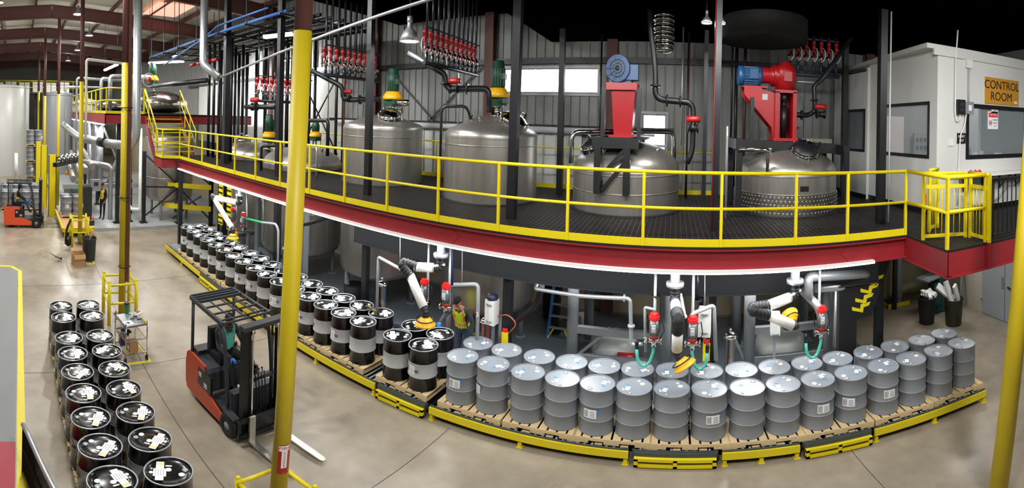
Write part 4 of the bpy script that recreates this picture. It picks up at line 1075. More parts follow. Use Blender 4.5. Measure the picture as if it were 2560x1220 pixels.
# ================================================================ control room
CRW = mat('control_room_white', 'd9d9d4', .55, scale=1.5, var=.02)
GLASS = mat('window_glass', 'aab4b8', .03, trans=.0, alpha=.28, spec=.9)
GLASS.blend_method = 'BLEND' if hasattr(GLASS, 'blend_method') else None
ZC = 7.02
def wall_hole(mb, a, b, z0, z1, holes, th=.12, ny=None):
    """wall from a to b, rectangular holes (d0, d1, z0, z1) along it"""
    a, b = V(a), V(b); L = (b - a).length; d = (b - a).normalized(); n_ = V((-d.y, d.x))
    def blk(s0, s1, za, zb):
        if s1 - s0 < .002 or zb - za < .002: return
        p = a + d * s0; q = a + d * s1; pp = [p, q, q + n_ * th, p + n_ * th]
        mb.prism([(v.x, v.y) for v in pp], za, zb)
    s = 0
    for h0, h1, hz0, hz1 in sorted(holes):
        blk(s, h0, z0, z1); blk(h0, h1, z0, hz0); blk(h0, h1, hz1, z1); s = h1
    blk(s, L, z0, z1)
def window(label, n_, a, b, z0, z1, fm, fw=.07, out=.02, pane=True):
    a, b = V(a), V(b); d = (b - a).normalized(); nn = V((-d.y, d.x))
    o = bpy.data.objects.new('window_%d' % n_, None); COL.objects.link(o); o.location = (a.x, a.y, z0); props(o, label, None, kind='structure')
    mb = MB()
    def B(s0, s1, za, zb, t0, t1, m=mb):
        p = a + d * s0; q = a + d * s1; pp = [p + nn * t0, q + nn * t0, q + nn * t1, p + nn * t1]; m.prism([(v.x, v.y) for v in pp], za, zb)
    L = (b - a).length
    B(0, L, z0, z0 + fw, -out, .1); B(0, L, z1 - fw, z1, -out, .1); B(0, fw, z0 + fw, z1 - fw, -out, .1); B(L - fw, L, z0 + fw, z1 - fw, -out, .1)
    part('window_frame', mb, fm, o, world=True)
    g = MB(); B(fw, L - fw, z0 + fw, z1 - fw, .03, .036, g); part('glass', g, GLASS, o, world=True)
    return o
# front wall (facing the camera) and side wall (facing the tanks); corner at (5.75, 7.9)
m_ = MB(); wall_hole(m_, (5.75, 7.9), (9.55, 7.9), 3.6, ZC, [(.88, 3.2, 4.76, 5.96)]); struct('wall_control_room_front', m_, CRW, 'white front wall of the control room')
m_ = MB(); wall_hole(m_, (5.5, 10.95), (5.75, 7.9), 3.6, ZC, [(.62, 2.78, 4.78, 5.97)], th=.12); struct('wall_control_room_side', m_, CRW, 'white side wall of the control room')
m_ = MB(); wall_hole(m_, (5.15, 12.8), (5.42, 10.9), 3.6, 6.85, [(.55, 1.8, 4.8, 5.9)], th=.12); m_.b2(5.42, 5.6, 10.9, 11.0, 3.6, 6.95); struct('wall_control_room_rear', m_, CRW, 'recessed rear part of the control room side wall')
m_ = MB(); m_.b2(5.4, 9.58, 7.85, 12.9, ZC, ZC + .1).b2(5.6, 9.58, 7.84, 7.9, ZC - .12, ZC + .04); struct('ceiling_control_room', m_, CRW, 'control room roof with fascia')
m_ = MB(); m_.b2(5.75, 9.55, 7.885, 7.9, 3.6, 3.72); m_.prism([(5.49, 10.95), (5.74, 7.9), (5.75, 7.9), (5.5, 10.95)][::-1], 3.6, 3.72); m_.prism([(5.13, 12.8), (5.4, 10.9), (5.42, 10.9), (5.15, 12.8)][::-1], 3.6, 3.72)
struct('baseboard_control_room', m_, BLK, 'black skirting of the control room')
window('large black framed control room window under the sign', 3, (6.63, 7.9), (8.95, 7.9), 4.76, 5.96, BLK, .09)
window('silver framed side window of the control room with a bright reflection', 4, (5.55, 10.33), (5.73, 8.17), 4.78, 5.97, mat('silver_frame', '55585a', .2, .8), .07)
window('small black framed rear side window', 5, (5.23, 12.25), (5.41, 11.0), 4.8, 5.9, BLK, .06)
# interior
m_ = MB(); m_.b2(8.2, 8.3, 9.2, 12.8, 3.6, ZC); m_.b2(5.7, 9.55, 11.5, 11.6, 3.6, ZC); struct('wall_control_room_inner', m_, mat('inner_grey', '9b9b9a', .6), 'inner partition walls seen through the glass')
idr = MB().b2(6.25, 7.0, 11.42, 11.48, 3.65, 5.75); struct('door_2', idr, mat('pinkish_white_door', 'e6dcdc', .5), 'pale inner door behind the control room window')
eb_ = thing('breaker_panel', 'grey breaker panel hanging inside the control room', 'electrical box', (7.55, 11.4, 4.7)); part('body', MB().b2(-.22, .22, -.1, .0, 0, .6), GREY, eb_)
for i in range(3):
    for j_ in range(2): part('switch', MB().b2(-.15 + .15 * i, -.07 + .15 * i, -.12, -.1, .15 + .22 * j_, .25 + .22 * j_), DGREY, eb_)
single('inner_post', MB().b2(8.0, 8.12, 10.0, 10.12, 3.6, ZC), BLK, 'dark post inside the control room', 'post')
area('control_room_light', (7.6, 9.6, 6.95), 70, 1.6)
dsk = thing('desk', 'desk with clutter behind the control room window', 'desk', (7.6, 8.5, 3.6)); part('top', MB().b2(-1, 1, -.35, .35, 1.14, 1.18), LGREY, dsk); part('leg', MB().b2(-1, -.95, -.35, .35, 0, 1.14), DGREY, dsk); part('leg', MB().b2(.95, 1, -.35, .35, 0, 1.14), DGREY, dsk)
for i, (x, c_, w, h) in enumerate(((7.0, BLUE, .06, .22), (7.2, WHITE, .12, .1), (7.45, LGREY, .05, .14), (8.0, WHITE, .2, .08))):
    single('desk_clutter', MB().b2(x, x + w, 8.2, 8.3, 4.78, 4.78 + h), c_, ('blue bottle', 'white carton', 'small grey tin', 'low white box')[i] + ' on the desk behind the control room glass', ('bottle', 'carton', 'tin', 'box')[i])
# sign
sg = thing('control_room_sign', 'orange-yellow sign reading CONTROL ROOM in black capitals above the window', 'sign', (7.87, 7.9, 5.99))
part('board', MB().b2(-.62, .64, -.025, 0, 0, .6), mat('sign_orange', 'c98f2b', .5), sg)
text('CONTROL', .27, BLK, sg, (0, -.027, .43), (pi / 2, 0, 0)); text('ROOM', .27, BLK, sg, (-.03, -.027, .17), (pi / 2, 0, 0))
part('sticker', MB().b2(.45, .58, -.03, -.025, .05, .1), WHITE, sg)
ns = thing('notice_sign', 'red and white NOTICE sign on the control room window glass', 'sign', (7.55, 7.92, 5.42)); part('sheet', MB().b2(-.17, .2, -.012, -.008, 0, .4), PAPER, ns); part('banner', MB().b2(-.14, .18, -.016, -.012, .27, .37), REDL, ns)
text('NOTICE', .07, PAPER, ns, (.02, -.018, .32), (pi / 2, 0, 0)); part('emblem', MB().torus((-.08, -.014, .14), .05, .008, axis=(0, 1, 0), n=16, m=5).box((-.08, -.014, .14), (.05, .004, .03)), REDM, ns)
for i, s in enumerate(('AUTHORIZED', 'PERSONNEL', 'ONLY')): text(s, .03, BLK, ns, (.09, -.014, .21 - .07 * i), (pi / 2, 0, 0))
ws = thing('paper_sign', 'small white paper above the red notice on the control room window', 'sign', (7.62, 7.92, 5.86 - .05)); part('sheet', MB().b2(-.12, .12, -.012, -.008, -.02, .12), PAPER, ws); part('print', MB().b2(-.08, .08, -.014, -.012, .08, .1), INK, ws); part('print', MB().b2(-.06, .06, -.014, -.012, .02, .035), INK, ws)
bs = thing('black_sign', 'small black plate with white lettering left of the control room window', 'sign', (6.47, 7.9, 5.1)); part('plate', MB().b2(-.12, .14, -.02, 0, 0, .22), BLK, bs)
text('AMBIT', .075, PAPER, bs, (.01, -.022, .15), (pi / 2, 0, 0)); text('#1ST', .07, PAPER, bs, (.01, -.022, .06), (pi / 2, 0, 0))
wt = thing('wall_phone', 'black wall unit left of the control room window top corner', 'wall unit', (6.38, 7.9, 5.72)); part('body', MB().b2(-.11, .13, -.12, 0, 0, .3), BLK, wt); part('panel', MB().b2(-.04, .1, -.125, -.12, .16, .24), DGREY, wt); part('panel', MB().b2(-.04, .1, -.125, -.12, .05, .13), DGREY, wt)
wb = thing('switch_box', 'grey switch box with white label overlapping the window corner', 'electrical box', (6.68, 7.86, 5.73)); part('body', MB().b2(-.15, .12, -.06, .0, 0, .26), GREY, wb); part('label_plate', MB().b2(-.05, .05, -.065, -.06, .07, .19), PAPER, wb)
cb = thing('conduit_box', 'small white box at the top of the control room wall', 'electrical box', (6.68, 7.9, 6.72)); part('body', MB().b2(-.1, .08, -.08, 0, 0, .18), WHITE, cb); part('conduit', MB().cyl((0, -.04, 0), (0, -.04, -.75), .02), LGREY, cb)
single('wall_switch', MB().b2(6.08, 6.24, 7.875, 7.9, 5.05, 5.2), WHITE, 'white blank switch plate near the control room corner', 'switch')
pipe('wall_cable', 'white cable running down the control room wall and looping under the black unit', [(6.3, 7.85, 7.5), (6.25, 7.85, 6.9), (6.25, 7.85, 5.75), (6.3, 7.85, 5.55), (6.4, 7.85, 5.6), (6.4, 7.85, 5.72)], .02, WHITE, cat='cable', fl=.06)
pipe('wall_cable', 'white cable from the grey switch box down behind the shelf', [(6.6, 7.85, 5.74), (6.55, 7.85, 5.45), (6.42, 7.85, 5.3), (6.38, 7.86, 4.55), (6.36, 7.86, 3.8)], .018, WHITE, cat='cable', fl=.1)
single('exhaust_hose', MB().tube([(6.45, 7.8, 4.0), (6.5, 7.7, 3.85), (6.75, 7.65, 3.78), (7.1, 7.65, 3.8), (7.5, 7.6, 3.9), (7.9, 7.7, 4.1)], .03, 8), mat('hose_grey', 'a3a3a0', .5), 'grey hose sagging under the control room shelf', 'hose')
sh = thing('wall_shelf', 'white wall shelf on black brackets under the control room window', 'shelf', (7.9, 7.7, 4.42)); part('board', MB().b2(-1.62, 1.6, -.3, .19, 0, .04), WHITE, sh)
for i in range(5):
    x = -1.35 + .62 * i; part('bracket', MB().b2(x - .015, x + .015, -.25, .19, -.03, 0).b2(x - .015, x + .015, .16, .19, -.35, 0).bar((x, -.2, -.02), (x, .16, -.3), .02, .02), BLK, sh)
rs = thing('red_stapler', 'red crumpled strap lying on the left end of the white shelf', 'strap', (6.6, 7.55, 4.46)); q = MB()
for i in range(6): q.tube([(-.18 + .07 * i, -.02, .02), (-.14 + .07 * i, .03, .05 + .02 * (i % 2)), (-.1 + .07 * i, -.01, .02)], .018, 6)
parts('loop', q, REDL, rs)
rt = thing('red_tool', 'red and black hand tool at the right end of the white shelf', 'tool', (8.55, 7.55, 4.46)); part('base', MB().lathe([(.16, 0), (.17, .03), (.12, .07), (0, .08)], n=16), REDM, rt); part('grip', MB().cyl((.05, 0, .07), (.12, 0, .26), .035).ball((.13, 0, .27), .06, 10), BLK, rt); part('arm', MB().bar((.1, 0, .12), (.3, 0, .2), .05, .06), REDM, rt)

# ================================================================ lower right corner: doors, bins, machine
RW2 = mat('cream_block_wall', 'bdb7a6', .7, scale=4, var=.06)
m_ = MB(); m_.b2(9.3, 9.45, -3, 12.9, 0, 3.1); struct('wall_right_lower', m_, RW2, 'cream lower wall at the right under the mezzanine')
dd = bpy.data.objects.new('door_3', None); COL.objects.link(dd); dd.location = (9.3, 8.6, 0); props(dd, 'pair of tall grey metal doors', None, kind='structure')
DOORG = mat('door_grey', '9ba0a5', .45, scale=2, var=.03)
for y0, y1 in ((9.08, 10.1), (8.02, 9.05), (6.95, 8.0)): part('door_leaf', MB().b2(9.24, 9.3, y0, y1, .02, 2.95), DOORG, dd, world=True)
part('push_plate', MB().b2(9.22, 9.24, 9.1, 9.2, 1.0, 1.35), GALV, dd, world=True); part('door_lever', MB().bar((9.18, 8.9, 1.1), (9.18, 8.75, 1.1), .03).cyl((9.18, 8.9, 1.1), (9.24, 8.9, 1.1), .02), BLK, dd, world=True); part('door_lever', MB().bar((9.18, 8.9, 2.2), (9.18, 8.75, 2.25), .03).cyl((9.18, 8.9, 2.2), (9.24, 8.9, 2.2), .02), BLK, dd, world=True)
for z in (.4, 1.5, 2.5): part('hinge', MB().cyl((9.23, 10.12, z), (9.23, 10.12, z + .14), .02), GALV, dd, world=True)
pipe('wall_conduit', 'grey conduit with a joint leaning in the corner left of the grey doors', [(9.2, 11.2, 3.1), (9.2, 11.1, 1.6), (9.1, 11.0, .8), (8.95, 10.9, .02)], .05, GALV, fl=.1, flanges=(((9.2, 11.12, 1.9), (0, 0, 1)),))
def bin_(x, y, r, h, m, label, lean=0):
    t = thing('waste_bin', label, 'bin', (x, y, 0), group='waste bins')
    part('body', MB().lathe([(0, .01), (r * .82, .01), (r * .84, .03), (r * .97, h - .12), (r * .99, h - .1), (r * 1.04, h - .02), (r * 1.04, h), (r * .99, h), (r * .95, h - .04), (r * .8, .05), (0, .05)], n=28, caps=False), m, t)
    for a in (0, pi): part('handle', MB().torus((cos(a) * r * .98, 0, h - .14), .06, .012, axis=(1, 0, 0), n=12, m=6), m, t)
    return t
bin_(7.35, 10.5, .27, .8, RUBBER, 'black round bin overflowing with white paper at the right')
bin_(7.95, 9.95, .29, .8, mat('olive_bag', '2c2c1c', .45, scale=8, var=.5), 'olive dark bin with long white foam wedges sticking out')
random.seed(3)
q = MB()
for i in range(16):
    a = random.uniform(0, 6.28); r = random.uniform(.02, .22); M_ = Matrix.Rotation(random.uniform(0, 3), 3, V((random.random(), random.random(), random.random())))
    q.box((7.35 + r * cos(a), 10.5 + r * sin(a), .8 + random.uniform(0, .17) * (1 - r * 2)), (.17, .14, .1), M=M_)
single('waste_paper', q, WHITE, 'heap of crumpled white paper in the left black bin', 'paper', kind='stuff')
for i, (a, b, w, lb) in enumerate((((7.95, 9.95, .75), (7.55, 10.25, 1.15), .22, 'long white foam slab leaning left out of the olive bin'), ((7.85, 9.9, .7), (7.75, 10.1, 1.28), .2, 'tall white foam wedge standing up in the olive bin'), ((8.05, 9.85, .72), (7.85, 9.8, 1.22), .18, 'white foam wedge in front of the others in the olive bin'))):
    q = MB(); q.bar(a, b, w, .07, up=(.4, -1, .3)); single('foam_block', q, WHITE, lb, 'foam')
dp = thing('drill_press', 'teal bench machine with a grey table behind the two bins', 'machine', (8.15, 11.2, 0))
TEALD = mat('machine_teal', '1f4f4a', .45, scale=5, var=.1)
part('base', MB().b2(-.45, .35, -.3, .3, 0, .12).b2(-.1, .3, -.1, .25, .12, .9), TEALD, dp); part('column', MB().b2(.1, .38, -.1, .3, .9, 3.0), TEALD, dp); part('table', MB().box((-.3, -.05, 1.1), (.7, .5, .06), rz=.3).box((-.3, -.05, 1.14), (.55, .38, .02), rz=.3), GREY, dp)
part('head', MB().b2(-.45, .1, -.15, .25, 1.9, 2.4), TEALD, dp); part('spindle', MB().cyl((-.3, 0, 1.5), (-.3, 0, 1.9), .07).cyl((-.3, 0, 1.42), (-.3, 0, 1.5), .1), WHITE, dp); part('hand_wheel', MB().torus((.1, -.25, 2.0), .13, .015, axis=(0, 1, 0)).cyl((.1, -.25, 2), (.1, -.1, 2), .02), BLK, dp)
single('gas_cylinder', MB().lathe([(0, 0), (.12, .01), (.12, 1.5), (.08, 1.65), (.03, 1.7), (.03, 1.8), (0, 1.8)], (7.35, 12.2, 0), 16, caps=False), GREY, 'grey gas cylinder behind the paper bin', 'cylinder')
single('steel_post', MB().b2(7.0, 7.12, 11.9, 12.02, 0, 3.2), BLK, 'dark post behind the paper filled bin', 'post')
tr_ = thing('floor_tray', 'yellow edged tray on the far floor under the red landing beam', 'tray', (8.0, 12.4, 0)); part('tray', MB().b2(-1.1, -.3, -.3, .25, .02, .08), DGREY, tr_); part('rim', MB().b2(-1.13, -.27, -.33, -.3, 0, .12).b2(-1.13, -1.1, -.33, .28, 0, .12), YEL, tr_)
single('paper_scrap', MB().box((5.15, 9.9, .004), (.13, .1, .006), rz=.4), PAPER, 'white paper scrap lying on the floor near the right corner post', 'paper')
wl = thing('hand_truck_wheel', 'black wheel of a cart half hidden behind the right yellow column', 'wheel', (7.3, 6.25, 0)); part('tyre', MB().torus((0, 0, .17), .13, .04, axis=(1, .3, 0)), RUBBER, wl); part('hub', MB().cyl((-.03, -.01, .17), (.03, .01, .17), .09), REDM, wl); part('handle', MB().tube([(.0, .05, .17), (.3, .1, .5), (.35, .1, 1.2)], .02), BLK, wl)

# ================================================================ building columns
YELP = mat('column_yellow', 'c4ae14', .5, scale=3, var=.08)
_a = at_y(697, 1210, 2.63); _b = at_y(757, 80, 2.63); SL = (_b.x - _a.x) / (_b.z - _a.z); PB = (_a.x - SL * _a.z, 2.63, 0)
BP = thing('building_column', 'big yellow round column in the foreground with a red fire extinguisher sign', 'column', PB, group='brown and yellow building columns')
ZY = at_y(757, 78, 2.63).z
def cpt(z): return V((SL * z, 0, z))      # the column leans slightly
part('yellow_shaft', MB().cyl(cpt(0), cpt(ZY), .094, n=28), YELP, BP); part('brown_shaft', MB().cyl(cpt(ZY), cpt(9.9), .091, n=28), BROWN, BP)
for i in range(4):
    a = pi / 4 + pi / 2 * i; c = V((.42 * cos(a), .42 * sin(a), 0)); part('guard_post', MB().cyl(c, c + V((0, 0, 1.08)), .035).ball(c + V((0, 0, 1.08)), .036, 10), YEL, BP)
q = MB(); c4 = [V((.42 * cos(pi / 4 + pi / 2 * i), .42 * sin(pi / 4 + pi / 2 * i), 1.0)) for i in range(5)]
for a, b in zip(c4, c4[1:]): q.cyl(a, b, .03)
part('guard_ring', q, YEL, BP)
fs = thing('fire_sign', 'red and white FIRE EXTINGUISHER sign with a down arrow wrapped on the big yellow column', 'sign', (PB[0] + SL * 1.37, 2.63, 1.37))
def wrap(mb, r, a0, a1, z0, z1, n_=8, sk=None):
    k = len(mb.v); sk = SL
    for i in range(n_ + 1):
        a = a0 + (a1 - a0) * i / n_
        for z in (z0, z1): mb.v.append(V((r * cos(a) + sk * z, r * sin(a), z)))
    for i in range(n_): mb.face([k + 2 * i, k + 2 * i + 2, k + 2 * i + 3, k + 2 * i + 1], True)
ac = atan2(-2.63, 3.6) + .35            # towards the camera, a little to the right
q = MB(); wrap(q, .096, ac - .72, ac + .72, 0, .46); part('red_sheet', q, REDM, fs)
q = MB(); wrap(q, .097, ac - .68, ac + .6, .37, .45); wrap(q, .097, ac - .32, ac + .34, .1, .37)
k = len(q.v)
for a, z in ((ac - .6, .11), (ac + .6, .11), (ac, .01)): q.v.append(V((.0975 * cos(a) + SL * z, .0975 * sin(a), z)))
q.face([k, k + 2, k + 1]); q.face([k, k + 1, k + 2]); part('white_arrow', q, PAPER, fs)
def curve_text(body, size, mat_, t, r, a0, z, vertical=False):
    cu = bpy.data.curves.new('lettering', 'FONT'); cu.body = body; cu.size = size; cu.align_x = 'CENTER'; cu.align_y = 'CENTER'
    tmp = bpy.data.objects.new('lettering', cu); COL.objects.link(tmp); bpy.context.view_layer.update()
    me = bpy.data.meshes.new_from_object(tmp.evaluated_get(bpy.context.evaluated_depsgraph_get())); bpy.data.objects.remove(tmp)
    for v in me.vertices:
        x, y = (v.co.x, v.co.y) if not vertical else (v.co.y, -v.co.x)
        a = a0 + x / r; v.co = V((r * cos(a) + SL * (z + y), r * sin(a), z + y))
    me.materials.clear(); me.materials.append(mat_); o = bpy.data.objects.new('lettering', me); COL.objects.link(o); o.parent = t; return o
curve_text('FIRE', .07, REDM, fs, .0985, ac - .03, .41); curve_text('EXTINGUISHER', .036, REDM, fs, .0985, ac, .235, True)
def col_pole(x, y, zc, label, r=.1, ztop=None):
    t = thing('building_column', label, 'column', (x, y, 0), group='brown and yellow building columns'); ztop = ztop or zroof(y)
    part('yellow_shaft', MB().cyl((0, 0, 0), (0, 0, zc), r, n=20), YELP, t); part('brown_shaft', MB().cyl((0, 0, zc), (0, 0, ztop), r * .97, n=20), BROWN, t); part('base_plate', MB().b2(-.2, .2, -.2, .2, 0, .02), BROWN, t); return t
pa = col_pole(-11.4, 2.95, 6.5, 'yellow and brown column rising behind the tool cart, with brown conduits strapped to it')
part('conduit', MB().bar((.06, .11, 1.0), (.06, .11, 10.0), .1, .1), BROWN, pa)
part('cap_edge', MB().bar((.05, .175, 1.0), (.05, .175, 6.5), .03, .03), YEL, pa)
for z in (1.4, 3.2, 5.4): part('strap', MB().torus((0, .05, z), .17, .015, n=16, m=6), BLK, pa)
col_pole(-18.6, 2.8, 6.45, 'yellow and brown column standing by the yellow lift table')
col_pole(-25.9, 2.45, 6.2, 'third yellow and brown column from the foreground, thin, beside large wrapped pipes')
col_pole(-33.2, 2.05, 6.3, 'fourth thin yellow and brown column beside the grey far tank')
col_pole(-40.5, 1.9, 6.9, 'furthest thin column at the edge of the white tank')
RP = thing('building_column', 'yellow round column at the right edge of the picture, leaning slightly', 'column', (3.98, 4.0, 0), group='brown and yellow building columns')
part('yellow_shaft', MB().cyl((.0, 0, 0), (.86, 0, 7.0), .13, n=28), YELP, RP)
def cage(x, y, s, h, label, dz=()):
    t = thing('column_guard', label, 'guard', (x, y, 0), group='yellow column guards')
    for sx, sy in ((-1, -1), (1, -1), (1, 1), (-1, 1)): part('post', MB().cyl((sx * s, sy * s, 0), (sx * s, sy * s, h), .05, n=14).ball((sx * s, sy * s, h), .05, 10), YEL, t)
    for z in (h - .08, h * .5):
        q = MB(); c = [V((sx * s, sy * s, z)) for sx, sy in ((-1, -1), (1, -1), (1, 1), (-1, 1), (-1, -1))]
        for a, b in zip(c, c[1:]): q.cyl(a, b, .03)
        part('rail', q, YEL, t)
    return t
cage(-11.3, 2.85, .38, 1.15, 'yellow pipe cage round the column behind the tool cart')
cage(-18.5, 2.75, .36, 1.15, 'yellow pipe cage round the column near the cardboard box')
def bollard(x, y, w, h, label):
    q = MB(); q.b2(-w / 2, w / 2, -w / 2, -w / 2 + .03, 0, h).b2(-w / 2, w / 2, w / 2 - .03, w / 2, 0, h).b2(w / 2 - .03, w / 2, -w / 2, w / 2, 0, h).b2(-.03, .03, -w / 2, w / 2, 0, h); q.xf(Matrix.Translation((x, y, 0))); return single('column_protector', q, YEL, label, 'guard', group='tall yellow column protectors')
bollard(-24.0, 1.95, .42, 3.1, 'tall wide yellow steel protector, nearest of the far yellow posts')
bollard(-26.3, 1.6, .4, 3.4, 'tall yellow steel protector behind the nearest wide one')
bollard(-29.5, 1.4, .4, 3.4, 'tall yellow steel protector beside the stacked silver drums')
# floor mark by the cart, foreground rail
m_ = MB(); m_.b2(-9.8, -8.83, 2.93, 3.0, 0, .005).b2(-8.9, -8.83, 2.1, 2.93, 0, .005).b2(-16.6, -15.9, 2.95, 3.02, 0, .005).b2(-15.97, -15.9, 2.3, 2.95, 0, .005); struct('trim_32', m_, YPAINT, 'yellow corner marks on the floor')
hr = thing('stair_guard', 'black mesh stair guard with silver handrail in the bottom left corner', 'guard rail', (-5.0, .2, 0))
part('handrail', MB().tube([(-5.75, .1, .92), (-5.4, .17, .98), (-4.4, .38, 1.02), (-3.4, .62, 1.04)], .035), GALV, hr, world=True)
q = MB(); q.bar((-5.7, .11, .88), (-5.7, .11, 0), .04)
for i in range(40): x = -5.66 + i * .055; y = .12 + (x + 5.66) * .22; q.bar((x, y, .02), (x, y, .95), .014)
for z in (.05, .5, .9): q.bar((-5.68, .115, z), (-3.45, .61, z + .05), .03)
part('panel', q, BLK2, hr, world=True)
# ================================================================ forklifts
FKG = mat('forklift_grey', '34383e', .45, scale=6, var=.1); MAST = mat('mast_black', '17181a', .4, .3)
def forklift(label, loc, rz, oc):
    t = thing('forklift', label, 'forklift', loc, rz, group='orange forklifts')
    Mx = Matrix.Rotation(pi / 2, 4, 'X')
    # side profile prisms: x-z polygons extruded across y
    def slab(poly, y0, y1, mb): return mb.prism([(x, z) for x, z in poly], -y1, -y0, Matrix.Rotation(pi / 2, 4, 'X'))
    q = MB(); slab([(-1.08, .25), (-1.0, .14), (.3, .14), (.36, .3), (-.28, .52), (-.3, .98), (-.95, 1.0), (-1.06, .92), (-1.1, .7)], -.5, -.46, q); slab([(-1.08, .25), (-1.0, .14), (.3, .14), (.36, .3), (-.28, .52), (-.3, .98), (-.95, 1.0), (-1.06, .92), (-1.1, .7)], .46, .5, q)
    slab([(-1.1, .25), (-1.04, .14), (-.8, .14), (-.8, .98), (-.98, .98), (-1.08, .9), (-1.13, .7)], -.46, .46, q)
    part('counterweight', q, oc, t, label='orange body')
    q = MB(); slab([(-.98, .99), (-.2, .97), (-.15, .9), (-.15, .5), (-.8, .5), (-.95, .8)], -.49, .49, q); q.b2(-.98, -.7, -.42, .42, .98, 1.06); q.b2(-.75, -.7, -.44, .44, 1.0, 1.08); part('hood', q, FKG, t)
    q = MB(); q.b2(-.55, -.05, -.505, -.46, .5, .86).b2(-.55, -.05, .46, .505, .5, .86); parts('battery_cover', q, BLK, t)
    q = MB(); q.b2(-.5, -.4, -.515, -.505, .7, .78).b2(-.3, -.18, -.512, -.505, .55, .64); parts('decal', q, LGREY, t)
    q = MB(); q.b2(-.15, .5, -.44, .44, .2, .42).b2(.4, .56, -.4, .4, .4, .85); q.bar((.45, -.47, .5), (.78, -.47, .48), .12, .04); q.bar((.45, .47, .5), (.78, .47, .48), .12, .04); part('floor_frame', q, FKG, t)
    part('seat', MB().box((-.42, 0, 1.06), (.44, .46, .12)).box((-.66, 0, 1.3), (.12, .46, .5)), RUBBER, t)
    part('steering_wheel', MB().torus((.12, 0, 1.13), .15, .015, axis=(-.5, 0, 1)).cyl((.14, 0, 1.1), (.42, 0, .8), .025), BLK, t)
    for i in range(3): part('lever', MB().cyl((.36, .2 + .07 * i, .84), (.3, .2 + .07 * i, 1.02), .01).ball((.3, .2 + .07 * i, 1.03), .02, 8), BLK, t)
    for sy in (-1, 1):
        w = part('front_wheel', MB().lathe([(.1, -.09), (.2, -.09), (.235, -.06), (.235, .06), (.2, .09), (.1, .09), (.1, .04), (0, .04)], (.55, sy * .44, .235), 28, (0, sy, 0)), RUBBER, t)
        o = bpy.data.objects.new('hub', MB().lathe([(.1, .0), (.09, .06), (.03, .07), (0, .08)], (.55, sy * .46, .235), 16, (0, sy, 0)).mesh('hub', GREY)); COL.objects.link(o); o.parent = w; KID.setdefault(w.name, []).append(o)
        part('rear_wheel', MB().lathe([(.08, -.06), (.17, -.06), (.19, -.04), (.19, .04), (.17, .06), (.08, .06), (0, .05)], (-.72, sy * .28, .19), 24, (0, sy, 0)), RUBBER, t)
        part('guard_post', MB().tube([(-.9, sy * .46, .98), (-.9, sy * .46, 2.04)], .033, 8), FKG, t)
        part('guard_post', MB().tube([(.46, sy * .45, .55), (.4, sy * .46, 1.3), (.3, sy * .46, 1.85), (.12, sy * .46, 2.04)], .035, 8, fillet=.2), FKG, t)
    q = MB()
    for y in (-.48, .48): q.bar((-.98, y, 2.06), (.3, y, 2.05), .05, .07)
    for x in (-.98, -.88, -.78, -.66): q.bar((x, -.48, 2.08), (x, .48, 2.08), .03, .05)
    for x in (-.4, -.1, .18, .3): q.bar((x, -.48, 2.07), (x, .48, 2.07), .025, .03)
    for y in (-.24, 0, .24): q.bar((-.66, y, 2.07), (.3, y, 2.07), .02, .02)
    part('overhead_guard', q, FKG, t)
    for sy in (-1, 1):
        part('mast_channel', MB().b2(.72, .84, sy * .36 - .04, sy * .36 + .04, .12, 2.12).b2(.74, .82, sy * .29 - .02, sy * .29 + .02, .12, 2.15), MAST, t)
        part('lift_cylinder', MB().cyl((.74, sy * .22, .2), (.74, sy * .22, 1.9), .03).cyl((.74, sy * .22, 1.9), (.74, sy * .22, 2.12), .02), MAST, t)
        part('chain', MB().b2(.86, .875, sy * .25 - .012, sy * .25 + .012, .5, 2.1).cyl((.83, sy * .25 - .03, 2.1), (.83, sy * .25 + .03, 2.1), .05), STEELB, t)
    q = MB(); q.b2(.7, .86, -.42, .42, 2.13, 2.2).b2(.7, .8, -.4, .4, .14, .22).b2(.7, .78, -.38, .38, 1.15, 1.22); parts('mast_crosshead', q, FKG, t)
    q = MB(); q.b2(.88, .93, -.52, .52, .48, .56).b2(.88, .93, -.52, .52, .14, .24).b2(.87, .9, -.5, -.46, .14, .56).b2(.87, .9, .46, .5, .14, .56).b2(.84, .9, -.3, .3, .2, .5); part('carriage', q, MAST, t)
    for sy in (-1, 1):
        q = MB(); y = sy * .29; q.b2(.935, .975, y - .055, y + .055, .06, .6); k = len(q.v)
        for x, hz, w in ((.94, .045, .055), (1.7, .03, .055), (1.95, .015, .05), (2.0, .01, .03)):
            for yy, z in ((y - w, .055), (y + w, .055), (y + w, .055 + hz), (y - w, .055 + hz)): q.v.append(V((x, yy, z)))
        for i in range(3):
            for j_ in range(4): q.face([k + 4 * i + j_, k + 4 * i + (j_ + 1) % 4, k + 4 * i + 4 + (j_ + 1) % 4, k + 4 * i + 4 + j_])
        q.face([k, k + 3, k + 2, k + 1]); q.face([k + 12, k + 13, k + 14, k + 15]); part('fork', q, mat('worn_fork', 'b9b6ae', .32, .9, scale=8, var=.2), t)
    q = MB()
    for i in range(4): q.tube([(.78, -.14 + .06 * i, 1.3), (.85, -.13 + .06 * i, .8), (.8, -.12 + .05 * i, .45)], .012, 6)
    parts('hydraulic_hose', q, BLK2, t)
    return t
FK1 = (-6.42, 3.80, 0)
forklift('orange forklift with raised guard parked in the aisle left of the big yellow column', FK1, 0.03, ORANGE)
FK2 = (-21.75, .38, 0)
forklift('bright orange forklift at the far left edge of the picture', FK2, pi / 2, mat('bright_orange', 'ee5a30', .4))

